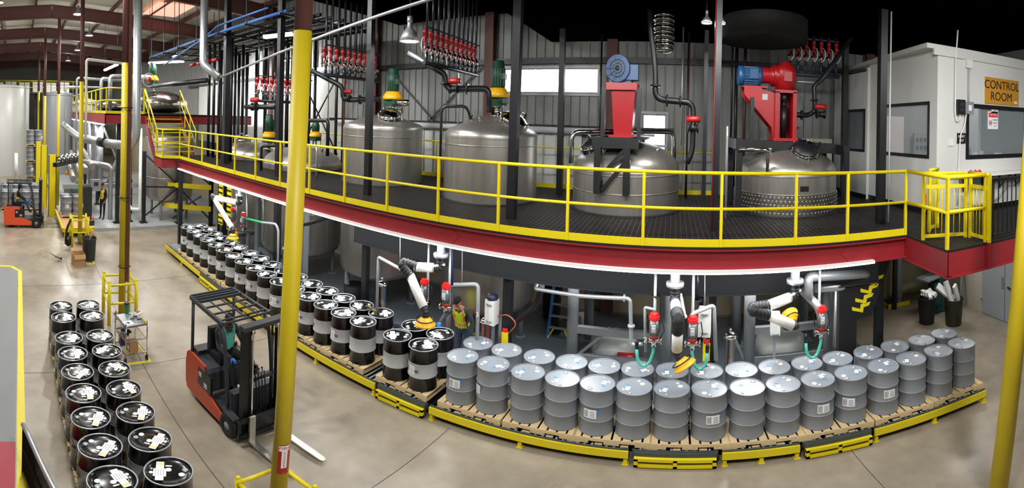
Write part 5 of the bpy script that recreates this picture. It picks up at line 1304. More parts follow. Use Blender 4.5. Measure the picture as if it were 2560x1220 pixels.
# ================================================================ people
def skin_mesh(verts, edges, radii, subd=2):
    me = bpy.data.meshes.new('tmp'); me.from_pydata([tuple(v) for v in verts], edges, []); ob = bpy.data.objects.new('tmp', me); COL.objects.link(ob)
    m = ob.modifiers.new('s', 'SKIN'); m.use_smooth_shade = True
    for i, r in enumerate(radii): me.skin_vertices[0].data[i].radius = (r, r) if not isinstance(r, tuple) else r
    me.skin_vertices[0].data[0].use_root = True
    ob.modifiers.new('u', 'SUBSURF').levels = subd; bpy.context.view_layer.update()
    out = bpy.data.meshes.new_from_object(ob.evaluated_get(bpy.context.evaluated_depsgraph_get())); bpy.data.objects.remove(ob); return out
def add_mesh(mb, me, mi):
    k = len(mb.v); mb.v += [v.co.copy() for v in me.vertices]
    for p in me.polygons:
        mb.f.append([k + i for i in p.vertices]); mb.s.append(True); mb.m.append(mi(p.center) if callable(mi) else mi)
def hand(mb, w, d, palm_n, thumb_side, mi, curl=.35, s=1.):
    """palm and five tapering, curled fingers; w wrist, d direction, palm_n palm normal"""
    w = V(w); d = V(d).normalized(); n_ = V(palm_n); n_ = (n_ - d * n_.dot(d)).normalized(); sd = d.cross(n_) * thumb_side
    mb.mi = mi; k = len(mb.v)
    mb.ball((0, 0, 0), 1, 12); 
    for i in range(k, len(mb.v)):
        p = mb.v[i]; mb.v[i] = w + d * (.05 * s + p.z * .055 * s) + sd * p.x * .042 * s + n_ * p.y * .017 * s
    for j_, (off, L) in enumerate(((.03, .07), (.01, .08), (-.011, .075), (-.031, .058))):
        a = w + d * .085 * s + sd * off * s; pts = [a]; dd_ = d.copy()
        for f_ in (.45, .3, .25):
            dd_ = (dd_ + n_ * curl * (1 + .15 * j_)).normalized(); pts.append(pts[-1] + dd_ * L * f_ * s)
        mb.tube(pts, [.0095 * s, .009 * s, .008 * s, .006 * s], 8)
    a = w + d * .03 * s + sd * .035 * s; mb.tube([a, a + (d * .5 + sd * .8) * .035 * s, a + (d * .8 + sd * .8 + n_ * .4) * .06 * s], [.012 * s, .01 * s, .0075 * s], 8)
def person(label, loc, rz, J, mats, hat='beanie', vest=None, extra=None):
    """J: joints facing +x. mats: skin, shirt, trousers, shoes, gloves"""
    t = thing('person', label, 'person', loc, rz, group='people')
    J = {k: V(v) for k, v in J.items()}
    names = ['pelvis', 'belly', 'chest', 'neck', 'nape', 'shL', 'elL', 'wrL', 'shR', 'elR', 'wrR', 'hipL', 'knL', 'anL', 'toL', 'hipR', 'knR', 'anR', 'toR']
    J['nape'] = J['neck'].lerp(J['head'], .45)
    rad = {'pelvis': (.15, .12), 'belly': (.14, .12), 'chest': (.17, .13), 'neck': .06, 'nape': .052, 'hip': .095, 'kn': .065, 'an': .045, 'to': .04, 'sh': .07, 'el': .05, 'wr': .035}
    E_ = [('pelvis', 'belly'), ('belly', 'chest'), ('chest', 'neck'), ('neck', 'nape'), ('chest', 'shL'), ('shL', 'elL'), ('elL', 'wrL'), ('chest', 'shR'), ('shR', 'elR'), ('elR', 'wrR'), ('pelvis', 'hipL'), ('hipL', 'knL'), ('knL', 'anL'), ('anL', 'toL'), ('pelvis', 'hipR'), ('hipR', 'knR'), ('knR', 'anR'), ('anR', 'toR')]
    me = skin_mesh([J[n_] for n_ in names], [(names.index(a), names.index(b)) for a, b in E_], [rad.get(n_) or rad[n_[:-1]] for n_ in names])
    segs = [(a, b) for a, b in E_]
    def dist(p, a, b):
        a, b = J[a], J[b]; ab = b - a; f_ = max(0, min(1, (p - a).dot(ab) / max(1e-6, ab.length_squared))); return (p - a - ab * f_).length, f_
    def pick(c):
        best = min(((dist(c, a, b)[0], dist(c, a, b)[1], a, b) for a, b in segs), key=lambda q: q[0]); _, f_, a, b = best
        if a == 'neck' or (b == 'neck' and f_ > .8): return 0
        if b.startswith('to') or (b.startswith('an') and f_ > .85): return 3
        if b[:2] in ('kn', 'an', 'hi'): return 2
        if a == 'pelvis' and f_ < .45: return 2
        return 1
    mb = MB(); add_mesh(mb, me, pick)
    # head: skull, jaw, nose, ears, eyes, mouth, turned with J['look']
    look = J['look'].normalized(); up = (J['head'] - J['neck']).normalized(); side = up.cross(look).normalized(); look = side.cross(up).normalized()
    H = J['head']; mb.mi = 0
    def hp(x, y, z): return H + look * x + side * y + up * z
    k = len(mb.v); mb.ball((0, 0, 0), 1, 20)
    for i in range(k, len(mb.v)):
        p = mb.v[i].copy(); wz = 1 - .28 * max(0, -p.z); mb.v[i] = hp(p.x * .098 * (wz if p.x < 0 else 1 - .1 * max(0, -p.z)), p.y * .078 * wz, p.z * .118)
    k = len(mb.v); mb.tube([hp(.09, 0, .025), hp(.108, 0, .0), hp(.118, 0, -.022), hp(.098, 0, -.03)], [.008, .011, .015, .01], 8)
    for sd in (-1, 1): mb.ball(hp(0, sd * .08, 0), .02, 8, (.9, .5, 1.3))
    mb.mi = 5
    for sd in (-1, 1): mb.ball(hp(.088, sd * .032, .022), .0105, 8)
    mb.tube([hp(.092, -.022, -.055), hp(.098, 0, -.053), hp(.092, .022, -.055)], .005, 6)
    for sd, nm in ((1, 'L'), (-1, 'R')):
        d = J['wr' + nm] - J['el' + nm]; pn = J.get('palm' + nm, V((0, 0, -1))); hand(mb, J['wr' + nm], d, pn, sd if nm == 'L' else sd, 4)
    part('body', mb, list(mats) + [BLK2], t)
    q = MB(); k = 0; q.ball((0, 0, 0), 1, 20)
    for i in range(len(q.v)):
        p = q.v[i]; zz = max(p.z, .18 if p.x > -.3 else -.1); q.v[i] = hp(p.x * .106 - .004, p.y * .088, zz * .13 + .004)
    part('beanie' if hat == 'beanie' else 'hair', q, hat_m(hat), t)
    if vest:
        # a shell over the torso of the body itself, a little proud of it
        c0, c1 = J['pelvis'], J['chest']; ax = (c1 - c0).normalized(); chd = (J['shL'] - J['shR']).normalized(); nrm_ = {}; keep = []
        def torso(c):
            best = min(((dist(c, a, b)[0], dist(c, a, b)[1], a, b) for a, b in segs), key=lambda q: q[0]); _, f_, a, b = best
            if a == 'pelvis' and b == 'belly': return f_ > .3
            if a == 'belly': return True
            if a == 'chest' and b == 'neck': return f_ < .45
            return a == 'chest' and b[:2] == 'sh' and f_ < .8
        for p in me.polygons:
            if torso(p.center): keep.append(p)
            for i in p.vertices: nrm_[i] = nrm_.get(i, V((0, 0, 0))) + p.normal
        vb = MB(); mp = {}
        for p in keep:
            for i in p.vertices:
                if i not in mp: mp[i] = len(vb.v); vb.v.append(me.vertices[i].co + nrm_[i].normalized() * .014)
            h = (p.center - c0).dot(ax) / (c1 - c0).length; s_ = abs((p.center - c0).dot(chd))
            vb.f.append([mp[i] for i in p.vertices]); vb.s.append(True); vb.m.append(1 if vest == 'hv' and (.34 < h < .46 or (.085 < s_ < .125 and h > .5)) else 0)
        part('vest' if vest == 'hv' else 'smock', vb, [HIVIZ, HIORG] if vest == 'hv' else [TEAL], t)
    return t
def hat_m(h): return CLOTHD if h == 'beanie' else mat('dark_hair', '17120f', .7)
stand = dict(pelvis=(0, 0, .95), belly=(0, 0, 1.12), chest=(.0, 0, 1.33), neck=(.0, 0, 1.5), head=(.03, 0, 1.66), look=(1, 0, 0), shL=(0, .19, 1.42), shR=(0, -.19, 1.42), elL=(-.02, .25, 1.14), wrL=(.06, .26, .9), elR=(-.02, -.25, 1.14), wrR=(.06, -.26, .9),
             hipL=(0, .1, .88), knL=(.02, .11, .5), anL=(0, .12, .09), toL=(.16, .14, .04), hipR=(0, -.1, .88), knR=(.02, -.11, .5), anR=(0, -.12, .09), toR=(.16, -.14, .04), palmL=(0, -1, 0), palmR=(0, 1, 0))
import copy
def seated(**k):
    d = dict(pelvis=(-.4, 0, 1.17), belly=(-.42, 0, 1.32), chest=(-.4, 0, 1.52), neck=(-.36, 0, 1.68), head=(-.31, 0, 1.83), look=(1, -.1, -.15), shL=(-.38, .19, 1.6), shR=(-.38, -.19, 1.6), elL=(-.22, .26, 1.34), wrL=(.02, .14, 1.22), elR=(-.22, -.26, 1.34), wrR=(.02, -.14, 1.22),
             hipL=(-.36, .1, 1.14), knL=(.05, .16, 1.12), anL=(.2, .15, .72), toL=(.34, .16, .68), hipR=(-.36, -.1, 1.14), knR=(.05, -.16, 1.12), anR=(.2, -.15, .72), toR=(.34, -.16, .68), palmL=(0, 0, -1), palmR=(0, 0, -1)); d.update(k); return d
person('driver in black beanie, teal top and blue gloves seated on the central forklift', (FK1[0], FK1[1], 0), .03, seated(head=(-.3, 0, 1.81)), (SKIND, CLOTHG, CLOTHD, BLK2, GLOVE), vest='teal')
person('forklift driver in dark hood and hi-vis vest with blue gloves at the far left', (FK2[0], FK2[1], 0), pi / 2, seated(), (CLOTHD, CLOTHD, DENIM, BLK2, GLOVE), vest='hv')
w = copy.deepcopy(stand)
w.update(belly=(.05, 0, 1.12), chest=(.14, 0, 1.32), neck=(.22, 0, 1.47), head=(.3, 0, 1.61), look=(1, -.05, -.8), shL=(.16, .2, 1.4), shR=(.17, -.2, 1.4), elR=(.42, -.27, 1.24), wrR=(.72, -.16, 1.27), elL=(.13, .29, 1.13), wrL=(.2, .29, .89), palmR=(0, 0, -1))
person('worker in black beanie, hi-vis yellow vest and blue gloves bending over a black drum', (-4.5, 8.36, 0), -pi / 2, w, (SKIN, CLOTHG, DENIM, BLK2, GLOVE), vest='hv').scale = (1.04, 1.04, 1.04)
w2 = copy.deepcopy(stand); w2.update(elL=(.02, .25, 1.14), wrL=(.12, .2, .92), look=(1, -.3, -.1), anL=(.08, .12, .09), toL=(.24, .14, .04))
person('worker in dark clothes and hi-vis vest standing on the concrete pad at the left', (-22.3, 4.6, .14), -pi / 2 + .8, w2, (SKIN, CLOTHD, CLOTHD, BLK2, SKIN), hat='hair', vest='hv')
# ================================================================ tool cart, bins and boxes on the floor
ct = thing('tool_cart', 'chrome wire cart with three shelves standing in the yellow floor mark', 'cart', (-9.25, 2.62, 0), .12)
for sx in (-1, 1):
    for sy in (-1, 1):
        c = V((sx * .34, sy * .26, 0)); part('post', MB().cyl(c + V((0, 0, .12)), c + V((0, 0, .98)), .014), CHROME, ct)
        part('caster', MB().torus(c + V((0, 0, .06)), .04, .02, axis=(0, 1, 0), n=14).b2(c.x - .02, c.x + .02, c.y - .03, c.y + .03, .09, .12), RUBBER, ct)
for z in (.2, .55, .88):
    q = MB(); q.bar((-.34, -.26, z), (.34, -.26, z), .02, .03, up=(0, 0, 1)).bar((-.34, .26, z), (.34, .26, z), .02, .03, up=(0, 0, 1)).bar((-.34, -.26, z), (-.34, .26, z), .02, .03, up=(0, 0, 1)).bar((.34, -.26, z), (.34, .26, z), .02, .03, up=(0, 0, 1))
    for i in range(13): x = -.31 + .052 * i; q.bar((x, -.26, z + .01), (x, .26, z + .01), .006)
    part('wire_shelf', q, STEELB, ct)
part('tray', MB().b2(-.33, .33, -.25, .25, .89, .905), GALV, ct)
def on_cart(name, mb, m, x, y, z, label, cat, ms=None):
    o = bpy.data.objects.new(name, mb.mesh(name, ms or m)); COL.objects.link(o); o.location = (-9.25 + x, 2.62 + y, z); o.rotation_euler = (0, 0, .12); return props(o, label, cat)
on_cart('green_tumbler', MB().lathe([(0, 0), (.05, 0), (.055, .02), (.06, .2), (.06, .22)], n=16), mat('bottle_green', '1f7a4c', .3), -.33, -.02, .905, 'green round container with black lid on the cart top', 'container')
bt = on_cart('container_lid', MB().cyl((0, 0, 0), (0, 0, .04), .065, n=16), BLK, -.33, -.02, 1.125, 'black lid on the green container', 'lid')
on_cart('paper_sheet', MB().box((0, 0, .002), (.2, .22, .004), rz=.1), PAPER, .2, -.12, .907, 'white sheet with blue blot on the cart top', 'paper')
on_cart('blue_sticker', MB().box((0, 0, .002), (.09, .06, .003), rz=.1), BLUE, .2, -.12, .912, 'dark blue print on the white sheet', 'sticker')
on_cart('spray_can', MB().lathe([(0, 0), (.033, 0), (.033, .16), (.015, .19), (.015, .21), (0, .21)], n=14, axis=(0, 1, .3)), WHITE, -.05, .1, .94, 'white spray can lying on the cart', 'can')
on_cart('red_clamp', MB().tube([(0, 0, 0), (.05, .03, .06), (.12, .04, .07), (.16, 0, .05)], .014), REDL, -.2, .2, .93, 'red clamp at the back of the cart top', 'clamp')
on_cart('yellow_tool', MB().tube([(0, 0, 0), (.1, .05, .02), (.2, .02, .0)], .022), YEL, .1, .2, .93, 'yellow handled tool at the right of the cart top', 'tool')
for i in range(6): on_cart('small_tool', MB().cyl((0, 0, .02), (.1, .05, .03 + .01 * i), .014 + .003 * (i % 2), n=8), [STEELB, BLK, DGREY][i % 3], -.22 + .07 * i, .02 + .05 * ((i * 3) % 4 - 1), .91, '%s small metal tool from the left on the cart top' % ORD[i], 'tool')
on_cart('parts_box', MB().box((0, 0, .12), (.22, .2, .24)), CARD, .2, -.02, .225, 'brown cardboard box on the lowest cart shelf', 'box')
on_cart('white_label', MB().box((0, -.104, .12), (.08, .004, .09)), PAPER, .24, -.02, .225, 'white label on the cart box', 'label')
wd = thing('oil_can', 'dark blue and yellow can on the lowest cart shelf', 'can', (-9.4, 2.45, .225)); part('body', MB().b2(-.1, .1, -.06, .06, 0, .26), mat('can_blue', '23306e', .4), wd); part('label_band', MB().b2(-.07, .07, -.064, -.06, .14, .22), YEL, wd)
on_cart('drill', MB().tube([(0, 0, 0), (.02, 0, .12), (.15, 0, .14)], .03), BLK, .1, -.1, .57, 'black power tool on the middle cart shelf', 'tool')
on_cart('blue_rag', MB().lathe([(0, 0), (.07, .01), (.05, .06), (0, .08)], n=10), BLUE, -.12, -.15, .57, 'blue rag on the middle cart shelf', 'rag')
on_cart('red_pliers', MB().cyl((0, 0, 0), (.14, -.05, .08), .014), REDL, .2, -.15, .58, 'red handle sticking out of the middle cart shelf', 'tool')
# waste bin, cardboard box, squeegee and broom by the far column
bin_(-16.4, 2.85, .29, .85, mat('bin_grey', '26282b', .5), 'dark grey round bin beside the column cage in the aisle')
single('broom_handle', MB().cyl((-16.35, 2.8, .6), (-16.2, 2.95, 1.15), .035), CARD, 'wooden handle sticking out of the dark grey bin', 'stick')
cbx = thing('cardboard_box', 'open brown cardboard box in front of the dark grey bin', 'box', (-15.95, 2.35, 0), .1)
q = MB(); q.b2(-.25, .25, -.22, -.21, 0, .42).b2(-.25, .25, .21, .22, 0, .42).b2(-.25, -.24, -.22, .22, 0, .42).b2(.24, .25, -.22, .22, 0, .42).b2(-.25, .25, -.22, .22, 0, .01); part('body', q, CARD, cbx)
part('flap', MB().bar((-.25, 0, .42), (-.4, 0, .5), .44, .01, up=(0, 0, 1)), CARD, cbx); part('flap', MB().bar((.25, 0, .42), (.33, 0, .28), .44, .01, up=(0, 0, 1)), CARD, cbx)
part('tape', MB().b2(-.04, .04, -.223, -.22, .3, .42), LGREY, cbx)
st_ = thing('strap_bundle', 'bundle of long black straps hanging on the column cage', 'straps', (-18.0, 2.2, .0))
for i in range(4): part('strap', MB().tube([(-.05 + .03 * i, .1, 1.15), (-.1 + .04 * i, -.1, .7), (.05, -.05 - .03 * i, .1), (.1, .1, .2 + .1 * i)], .045, 6, fillet=.2), BLK2, st_)
sq = thing('floor_squeegee', 'grey squeegee head with splayed slats lying by the box', 'squeegee', (-16.35, 1.75, 0))
for i in range(4): part('slat', MB().bar((0, 0, .05 + .03 * i), (.1 - .1 * i, -.5 + .12 * i, .35 - .1 * i), .05, .015), DGREY, sq)
tl = thing('tool_caddy', 'small dark caddy with orange handled tools on the lift table post', 'caddy', (-18.2, 3.25, .85)); part('box', MB().b2(-.1, .1, -.12, .12, 0, .2), DGREY, tl)
for i in range(3): part('handle', MB().cyl((0, -.07 + .07 * i, .18), (0, -.09 + .1 * i, .36), .018), REDL, tl)

# ================================================================ filling stations below the mezzanine edge
BEL = mat('bellows_black', '1d1e20', .5)
def bellows(mb, pts, r, n_=12):
    """corrugated hose through pts"""
    P = fillet_path([V(p) for p in pts], 10, 10); tot = []; rr = []
    L = [0]
    for a, b in zip(P, P[1:]): L.append(L[-1] + (b - a).length)
    N = n_ * 4
    for i in range(N + 1):
        s = L[-1] * i / N; j_ = max(k for k in range(len(L)) if L[k] <= s + 1e-9); j_ = min(j_, len(P) - 2)
        f_ = (s - L[j_]) / max(1e-6, L[j_ + 1] - L[j_]); tot.append(P[j_].lerp(P[j_ + 1], f_)); rr.append(r * (1 + .09 * cos(2 * pi * i / 4)))
    return mb.tube(tot, rr, 14)
def fume_arm(label, M_, E1, H, hoodd, side=V((1, 0, 0)), hood=True, r=.085, lettering=False):
    """M_ mount under the deck edge, E1 elbow, H wrist above the hood"""
    M_, E1, H = V(M_), V(E1), V(H); t = thing('fume_extraction_arm', label, 'extraction arm', (M_.x, M_.y, 0), group='fume extraction arms')
    top = V((M_.x, M_.y, 3.2)); part('duct', MB().cyl(V((M_.x, M_.y, 2.98)), top, r * .95, n=18), GALV, t, world=True)
    part('flange', MB().cyl(V((M_.x, M_.y, 2.93)), V((M_.x, M_.y, 2.99)), r * 1.75, n=24), GALV, t, world=True)
    S = V((M_.x, M_.y, 2.72)); d1 = (E1 - S).normalized(); d2 = (H - E1).normalized()
    part('shoulder_bellows', bellows(MB(), [V((M_.x, M_.y, 2.93)), S, S + d1 * .16], r * .98, 7), BEL, t, world=True)
    part('upper_tube', MB().cyl(S + d1 * .14, E1 - d1 * .14, r, n=20), WHITE, t, world=True)
    part('elbow_bellows', bellows(MB(), [E1 - d1 * .2, E1 + (d1 - d2) * .1, E1 + d2 * .2], r * 1.12, 9), BEL, t, world=True)
    part('lower_tube', MB().cyl(E1 + d2 * .16, H, r, n=20), WHITE, t, world=True)
    sd = side; part('support_rod', MB().tube([S + sd * .1 + V((0, 0, .08)), E1 + sd * .12 - d1 * .1], .022, 8).ball(E1 + sd * .12 - d1 * .1, .035, 8), WHITE, t, world=True)
    hd = V(hoodd).normalized(); part('wrist_bellows', bellows(MB(), [H, H + d2 * .08, H + d2 * .08 + hd * .1], r * .8, 4), BEL, t, world=True)
    if hood:
        c = H + d2 * .08 + hd * .1; part('hood', MB().lathe([(.07, 0), (.1, .03), (.15, .08), (.19, .13), (.2, .15), (.19, .15), (.1, .05), (0, .04)], c, 24, hd, caps=False), MYEL, t, world=True, label='yellow hood')
        part('hood_handle', MB().torus(c + hd * .05, .17, .01, axis=hd, n=20, m=6), BLK, t, world=True)
    return t
fume_arm('white jointed extraction arm with yellow hood beside the bending worker', (-4.28, 6.95, 0), (-4.85, 6.6, 2.72), (-4.32, 6.45, 2.12), (0, 0, -1))
fume_arm('jointed extraction arm seen head on, its yellow hood tilted over the grey drums', (.07, 6.95, 0), (.12, 6.35, 2.62), (.12, 6.55, 2.05), (.5, -.2, -.7))
fume_arm('folded white extraction arm with yellow hood turned back near the hazard striped brace', (2.12, 6.95, 0), (1.38, 6.55, 2.68), (1.98, 6.6, 2.36), (-.3, .9, .3))
fume_arm('distant jointed extraction arm between the yellow and black striped boards', (-11.95, 7.05, 0), (-13.7, 6.95, 2.62), (-11.9, 6.75, 2.0), (0, 0, -1))
def fill_head(x, y, z, label, hose=True, drop=.35, side=-1, num=None):
    t = thing('filling_valve', label, 'filling valve', (x, y, z), group='filling valves')
    part('cap', MB().lathe([(.085, .27), (.09, .28), (.09, .33), (.07, .335), (.07, .37), (0, .372)], n=16, smooth=False), REDL, t, label='red cap')
    part('cylinder', MB().cyl((0, 0, .0), (0, 0, .28), .078, n=16), mat('cylinder_grey', '77787a', .3, .5), t)
    part('base', MB().cyl((0, 0, -.06), (0, 0, .0), .072, n=16), REDM, t)
    part('supply_pipe', MB().tube([(0, .0, -.1), (0, .13, -.1), (0, .13, 3.18 - z)], .028, 8, fillet=.05), GALV, t)
    part('indicator', MB().b2(-.04, .03, -.1, -.06, .08, .2).cyl((-.005, -.1, .14), (-.005, -.115, .14), .022), LGREY, t)
    part('valve_body', MB().lathe([(.045, -.2), (.045, -.02)], n=14).cyl((-.12, 0, -.1), (.12, 0, -.1), .035).cyl((-.13, 0, -.1), (-.11, 0, -.1), .06).cyl((.11, 0, -.1), (.13, 0, -.1), .06), STEELB, t)
    q = MB(); q.tube([(.05, .03, .2), (.14, .05, .25), (.17, .03, .05), (.1, .0, -.05)], .008, 6).tube([(-.05, .05, .3), (-.12, .1, .2), (-.1, .05, 0)], .008, 6); parts('air_line', q, BLK, t)
    if hose:
        s = side; part('hose', MB().tube([(0, 0, -.18), (0, 0, -.3), (s * .06, 0, -.3 - drop * .6), (s * .16, 0, -.32 - drop * .75), (s * .26, 0, -.3 - drop * .5), (s * .28, 0, -.25)], .027, 10, fillet=.12), TEAL, t, label='teal looped hose')
        part('nozzle', MB().lathe([(.03, 0), (.035, .1), (.02, .16)], (s * .28, 0, -.26), 10), BLK, t)
    return t
fill_head(-.26, 6.95, 2.1, 'red capped filling valve with teal hose loop left of the central extraction arm')
fill_head(.38, 6.92, 2.08, 'red capped filling valve with teal hose right of the central extraction arm', side=.9)
fill_head(2.62, 6.95, 2.12, 'red capped filling valve with teal hose near the hazard striped brace')
fill_head(-4.2, 7.05, 2.05, 'red capped filling valve beside the bending worker', hose=False)
fill_head(-4.75, 7.1, 2.0, 'red capped filling valve left of the worker behind the extraction arm', hose=False)
fill_head(-13.0, 7.4, 2.0, 'far red capped filling valve between the striped boards', hose=False)
fill_head(-12.2, 7.35, 2.0, 'red capped filling valve right of the striped boards', hose=False)
def P(x, y, Y): return at_y(x, y, Y)
PG = mat('pipe_grey', '9da1a4', .4)
pipe('product_pipe', 'grey painted pipe arch left of the white extraction arm', [P(942, 775, 7.3), P(946, 642, 7.3), P(1000, 672, 6.9)], .035, PG, fl=.08)
n3_ = pipe('product_pipe', 'white-grey pipe arch over the bending worker', [P(1108, 745, 7.2), P(1110, 718, 7.2), P(1130, 712, 7.3), P(1196, 710, 7.4), P(1192, 880, 7.4)], .04, PG, fl=.1)
pipe('product_pipe', 'long level silver pipe in front of the blue ladder, dropping at its right end', [P(1352, 690, 8.2), P(1338, 722, 7.6), P(1455, 740, 7.3), P(1576, 746, 7.2), P(1578, 862, 7.2), P(1605, 860, 7.1)], .035, GALV, fl=.08, flanges=((P(1561, 745, 7.22), (1, 0, 0)), (P(1578, 815, 7.2), (0, 0, 1))))
n1_ = pipe('product_pipe', 'silver pipe arch right of the central extraction arm marked with a number one', [P(1727, 800, 7.0), P(1730, 785, 7.0), P(1785, 762, 7.1), P(1790, 900, 7.2)], .035, PG, fl=.08)
n2_ = pipe('product_pipe', 'grey vertical pipe marked with a number two left of the central arm', [P(1614, 880, 7.1), P(1612, 768, 7.1), P(1640, 775, 7.05)], .025, PG, fl=.04)
for o_, d_, (x_, y_, Y_) in ((n1_, '1', (1790, 852, 7.15)), (n2_, '2', (1613, 850, 7.06)), (n3_, '3', (1193, 787, 7.35))):
    c_ = P(x_, y_, Y_) - V(o_.location); text(d_, .13, PAPER, o_, (c_.x, c_.y, c_.z), (pi / 2, 0, 0), name='digit')
pipe('product_pipe', 'thick silver pipe running to the hazard striped brace, upper one of two', [P(2022, 745, 7.1), P(2020, 692, 7.1), P(2165, 684, 7.6), P(2168, 690, 7.8)], .085, GALV, fl=.12, n=16)
pipe('product_pipe', 'thick silver pipe running to the hazard striped brace, lower one of two', [P(2040, 720, 7.5), P(2140, 714, 7.8), P(2150, 712, 7.9)], .08, GALV, fl=.05, n=16)
pipe('product_pipe', 'thick silver pipe dropping diagonally to the right hand filling valve', [P(2005, 725, 7.3), P(2045, 765, 7.0), P(2052, 790, 7.0)], .075, GALV, fl=.08, n=16)
pipe('product_pipe', 'thick vertical silver pipe behind the right hand filling valve', [P(2100, 720, 8.2), P(2095, 865, 8.2)], .11, GALV, fl=0, n=16)
pipe('product_pipe', 'green labelled pipe with black joint behind the far conveyor drums', [P(610, 545, 7.3), P(655, 556, 7.3)], .035, mat('label_green', '1e9a55', .5), fl=0)
pipe('product_pipe', 'grey pipe dropping behind the black drums left of the yellow column', [P(655, 556, 7.3), P(690, 560, 7.3), P(696, 575, 7.3), P(694, 680, 7.3)], .035, PG, fl=.1)
pipe('product_pipe', 'black pipe running right behind the big yellow column under the deck', [P(700, 572, 9), P(770, 560, 8.5), P(830, 540, 8.2)], .05, BLK, fl=.1)
for i, (x, y0, y1, Y, lb) in enumerate(((1155, 640, 705, 7.3, 'thin white hanger rod above the pipe arch over the worker'), (1640, 672, 740, 7.1, 'black and white drop pipe left of the central extraction arm'), (1744, 676, 752, 7.1, 'black drop pipe right of the central extraction arm'), (1762, 680, 765, 7.15, 'thin rod right of the central extraction arm'), (1000, 600, 660, 6.95, 'thin hanger rod at the elbow of the white extraction arm'), (658, 500, 548, 7.3, 'thin white hanger rod behind the far drums'), (1262, 690, 880, 7.9, 'thin pale rod on the black post by the white controller'), (1130, 620, 712, 7.2, 'dark blue hose dropping beside the worker'))):
    a = P(x, y0, Y); b = P(x, y1, Y); a.z = 3.15 if i != 6 else a.z
    q = MB().cyl(a, b, .008 if i in (0, 3, 4, 5, 6) else .03, n=8)
    if i in (1, 2): q.cyl(b, b + V((0, 0, .02)), .08, n=16)
    single('hanger_rod', q, [LGREY, BLK, BLK, LGREY, LGREY, LGREY, LGREY, mat('navy_hose', '262c55', .5)][i], lb, 'rod' if i != 7 else 'hose')
def controller(x, y, Y, label, s=1., hat=None):
    c = P(x, y, Y); t = thing('scale_controller', label, 'controller', c, -.15, group='white controllers')
    part('case', MB().b2(-.11 * s, .11 * s, -.1, .1, -.28 * s, .22 * s), WHITE, t); part('handle', MB().tube([(-.06, -.11, .14), (0, -.14, .15), (.06, -.11, .14)], .012), GREY, t); part('handle', MB().tube([(-.06, -.11, -.2), (0, -.14, -.19), (.06, -.11, -.2)], .012), GREY, t)
    part('stand', MB().bar((0, .06, -.28 * s), (0, .06, -c.z), .05), GREY, t)
    if hat: part('cap', MB().lathe([(.11, .22), (.12, .26), (.1, .31), (.05, .34), (0, .34)], n=16), mat('navy_cap', '1d2440', .5), t)
    return t
controller(1230, 775, 7.7, 'white upright controller box with a navy cap on the black post', hat=True)
controller(1762, 800, 7.5, 'white controller box right of the central filling valves')
controller(1938, 805, 7.7, 'white controller box under the folded extraction arm', .8)
def canister(x, y, Y, h, r, label):
    c = P(x, y, Y); t = thing('filter_housing', label, 'filter housing', (c.x, c.y, 0), group='stainless filter housings'); z = c.z
    part('vessel', MB().lathe([(0, z - h), (r * .7, z - h), (r, z - h + .06), (r, z - .04), (r * 1.25, z - .04), (r * 1.25, z), (r * .8, z + .05), (0, z + .07)], n=20), STEELB, t); part('clamp', MB().torus((0, 0, z - .03), r * 1.25, .012, n=20, m=6).cyl((0, 0, z + .05), (0, 0, z + .14), .03), STEELB, t)
    for a in (.5, 2.6, 4.7): part('leg', MB().bar((r * .8 * cos(a), r * .8 * sin(a), 0), (r * .8 * cos(a), r * .8 * sin(a), z - h + .1), .025), STEELB, t)
    return t
canister(955, 708, 8.0, .8, .11, 'stainless filter canister under the left tall tank')
canister(1215, 800, 7.9, .8, .1, 'stainless filter canister right of the bending worker')
canister(1826, 838, 7.9, .9, .1, 'stainless filter canister between the central and right filling stations')
canister(716, 620, 8.4, .8, .13, 'stainless filter canister half hidden by the big yellow column')
# grey tank stands on the right
GST = mat('stand_grey', '7f8488', .45, scale=5, var=.06)
ts = thing('tank_stand', 'heavy grey tubular stand carrying the squat tank with the blue fan motor', 'stand', (-1.1, 10, 0), group='grey tank stands')
for x, y in ((-2.15, 9.1), (-2.15, 10.95), (-.1, 9.1), (-.1, 10.95)): part('leg', MB().cyl((x, y, 0), (x, y, 2.9), .13, n=16).b2(x - .2, x + .2, y - .2, y + .2, 0, .03), GST, ts, world=True)
for z in (.45, 1.1): part('beam', MB().bar((-2.1, 9.1, z), (-.1, 9.1, z), .12, .16, up=(0, 0, 1)), GST, ts, world=True)
part('brace', MB().bar((-2.0, 9.1, .5), (-1.3, 9.1, 1.2), .06), GST, ts, world=True)
ts = thing('tank_stand', 'heavy grey stand carrying the dimpled tank, left of the hazard striped brace', 'stand', (2.8, 10, 0), group='grey tank stands')
for x, y in ((1.75, 9.1), (1.75, 10.95), (3.6, 9.1), (3.6, 10.95)): part('leg', MB().cyl((x, y, 0), (x, y, 2.9), .13, n=16).b2(x - .2, x + .2, y - .2, y + .2, 0, .03), GST, ts, world=True)
for z in (.5, 1.2): part('beam', MB().bar((1.75, 9.1, z), (3.6, 9.1, z), .12, .16, up=(0, 0, 1)), GST, ts, world=True)
part('brace', MB().bar((1.4, 9.1, 1.1), (1.7, 9.1, .4), .06), GST, ts, world=True)
ts = thing('tank_stand', 'grey column pair carrying the tank numbered three behind the far drums', 'stand', (-12.3, 9.8, 0), group='grey tank stands')
for x, y in ((-13.6, 8.9), (-10.8, 8.9)): part('leg', MB().bar((x, y, 0), (x, y, 2.9), .22), GST, ts, world=True)
part('beam', MB().bar((-13.6, 8.9, .7), (-10.8, 8.9, .7), .15), GST, ts, world=True)
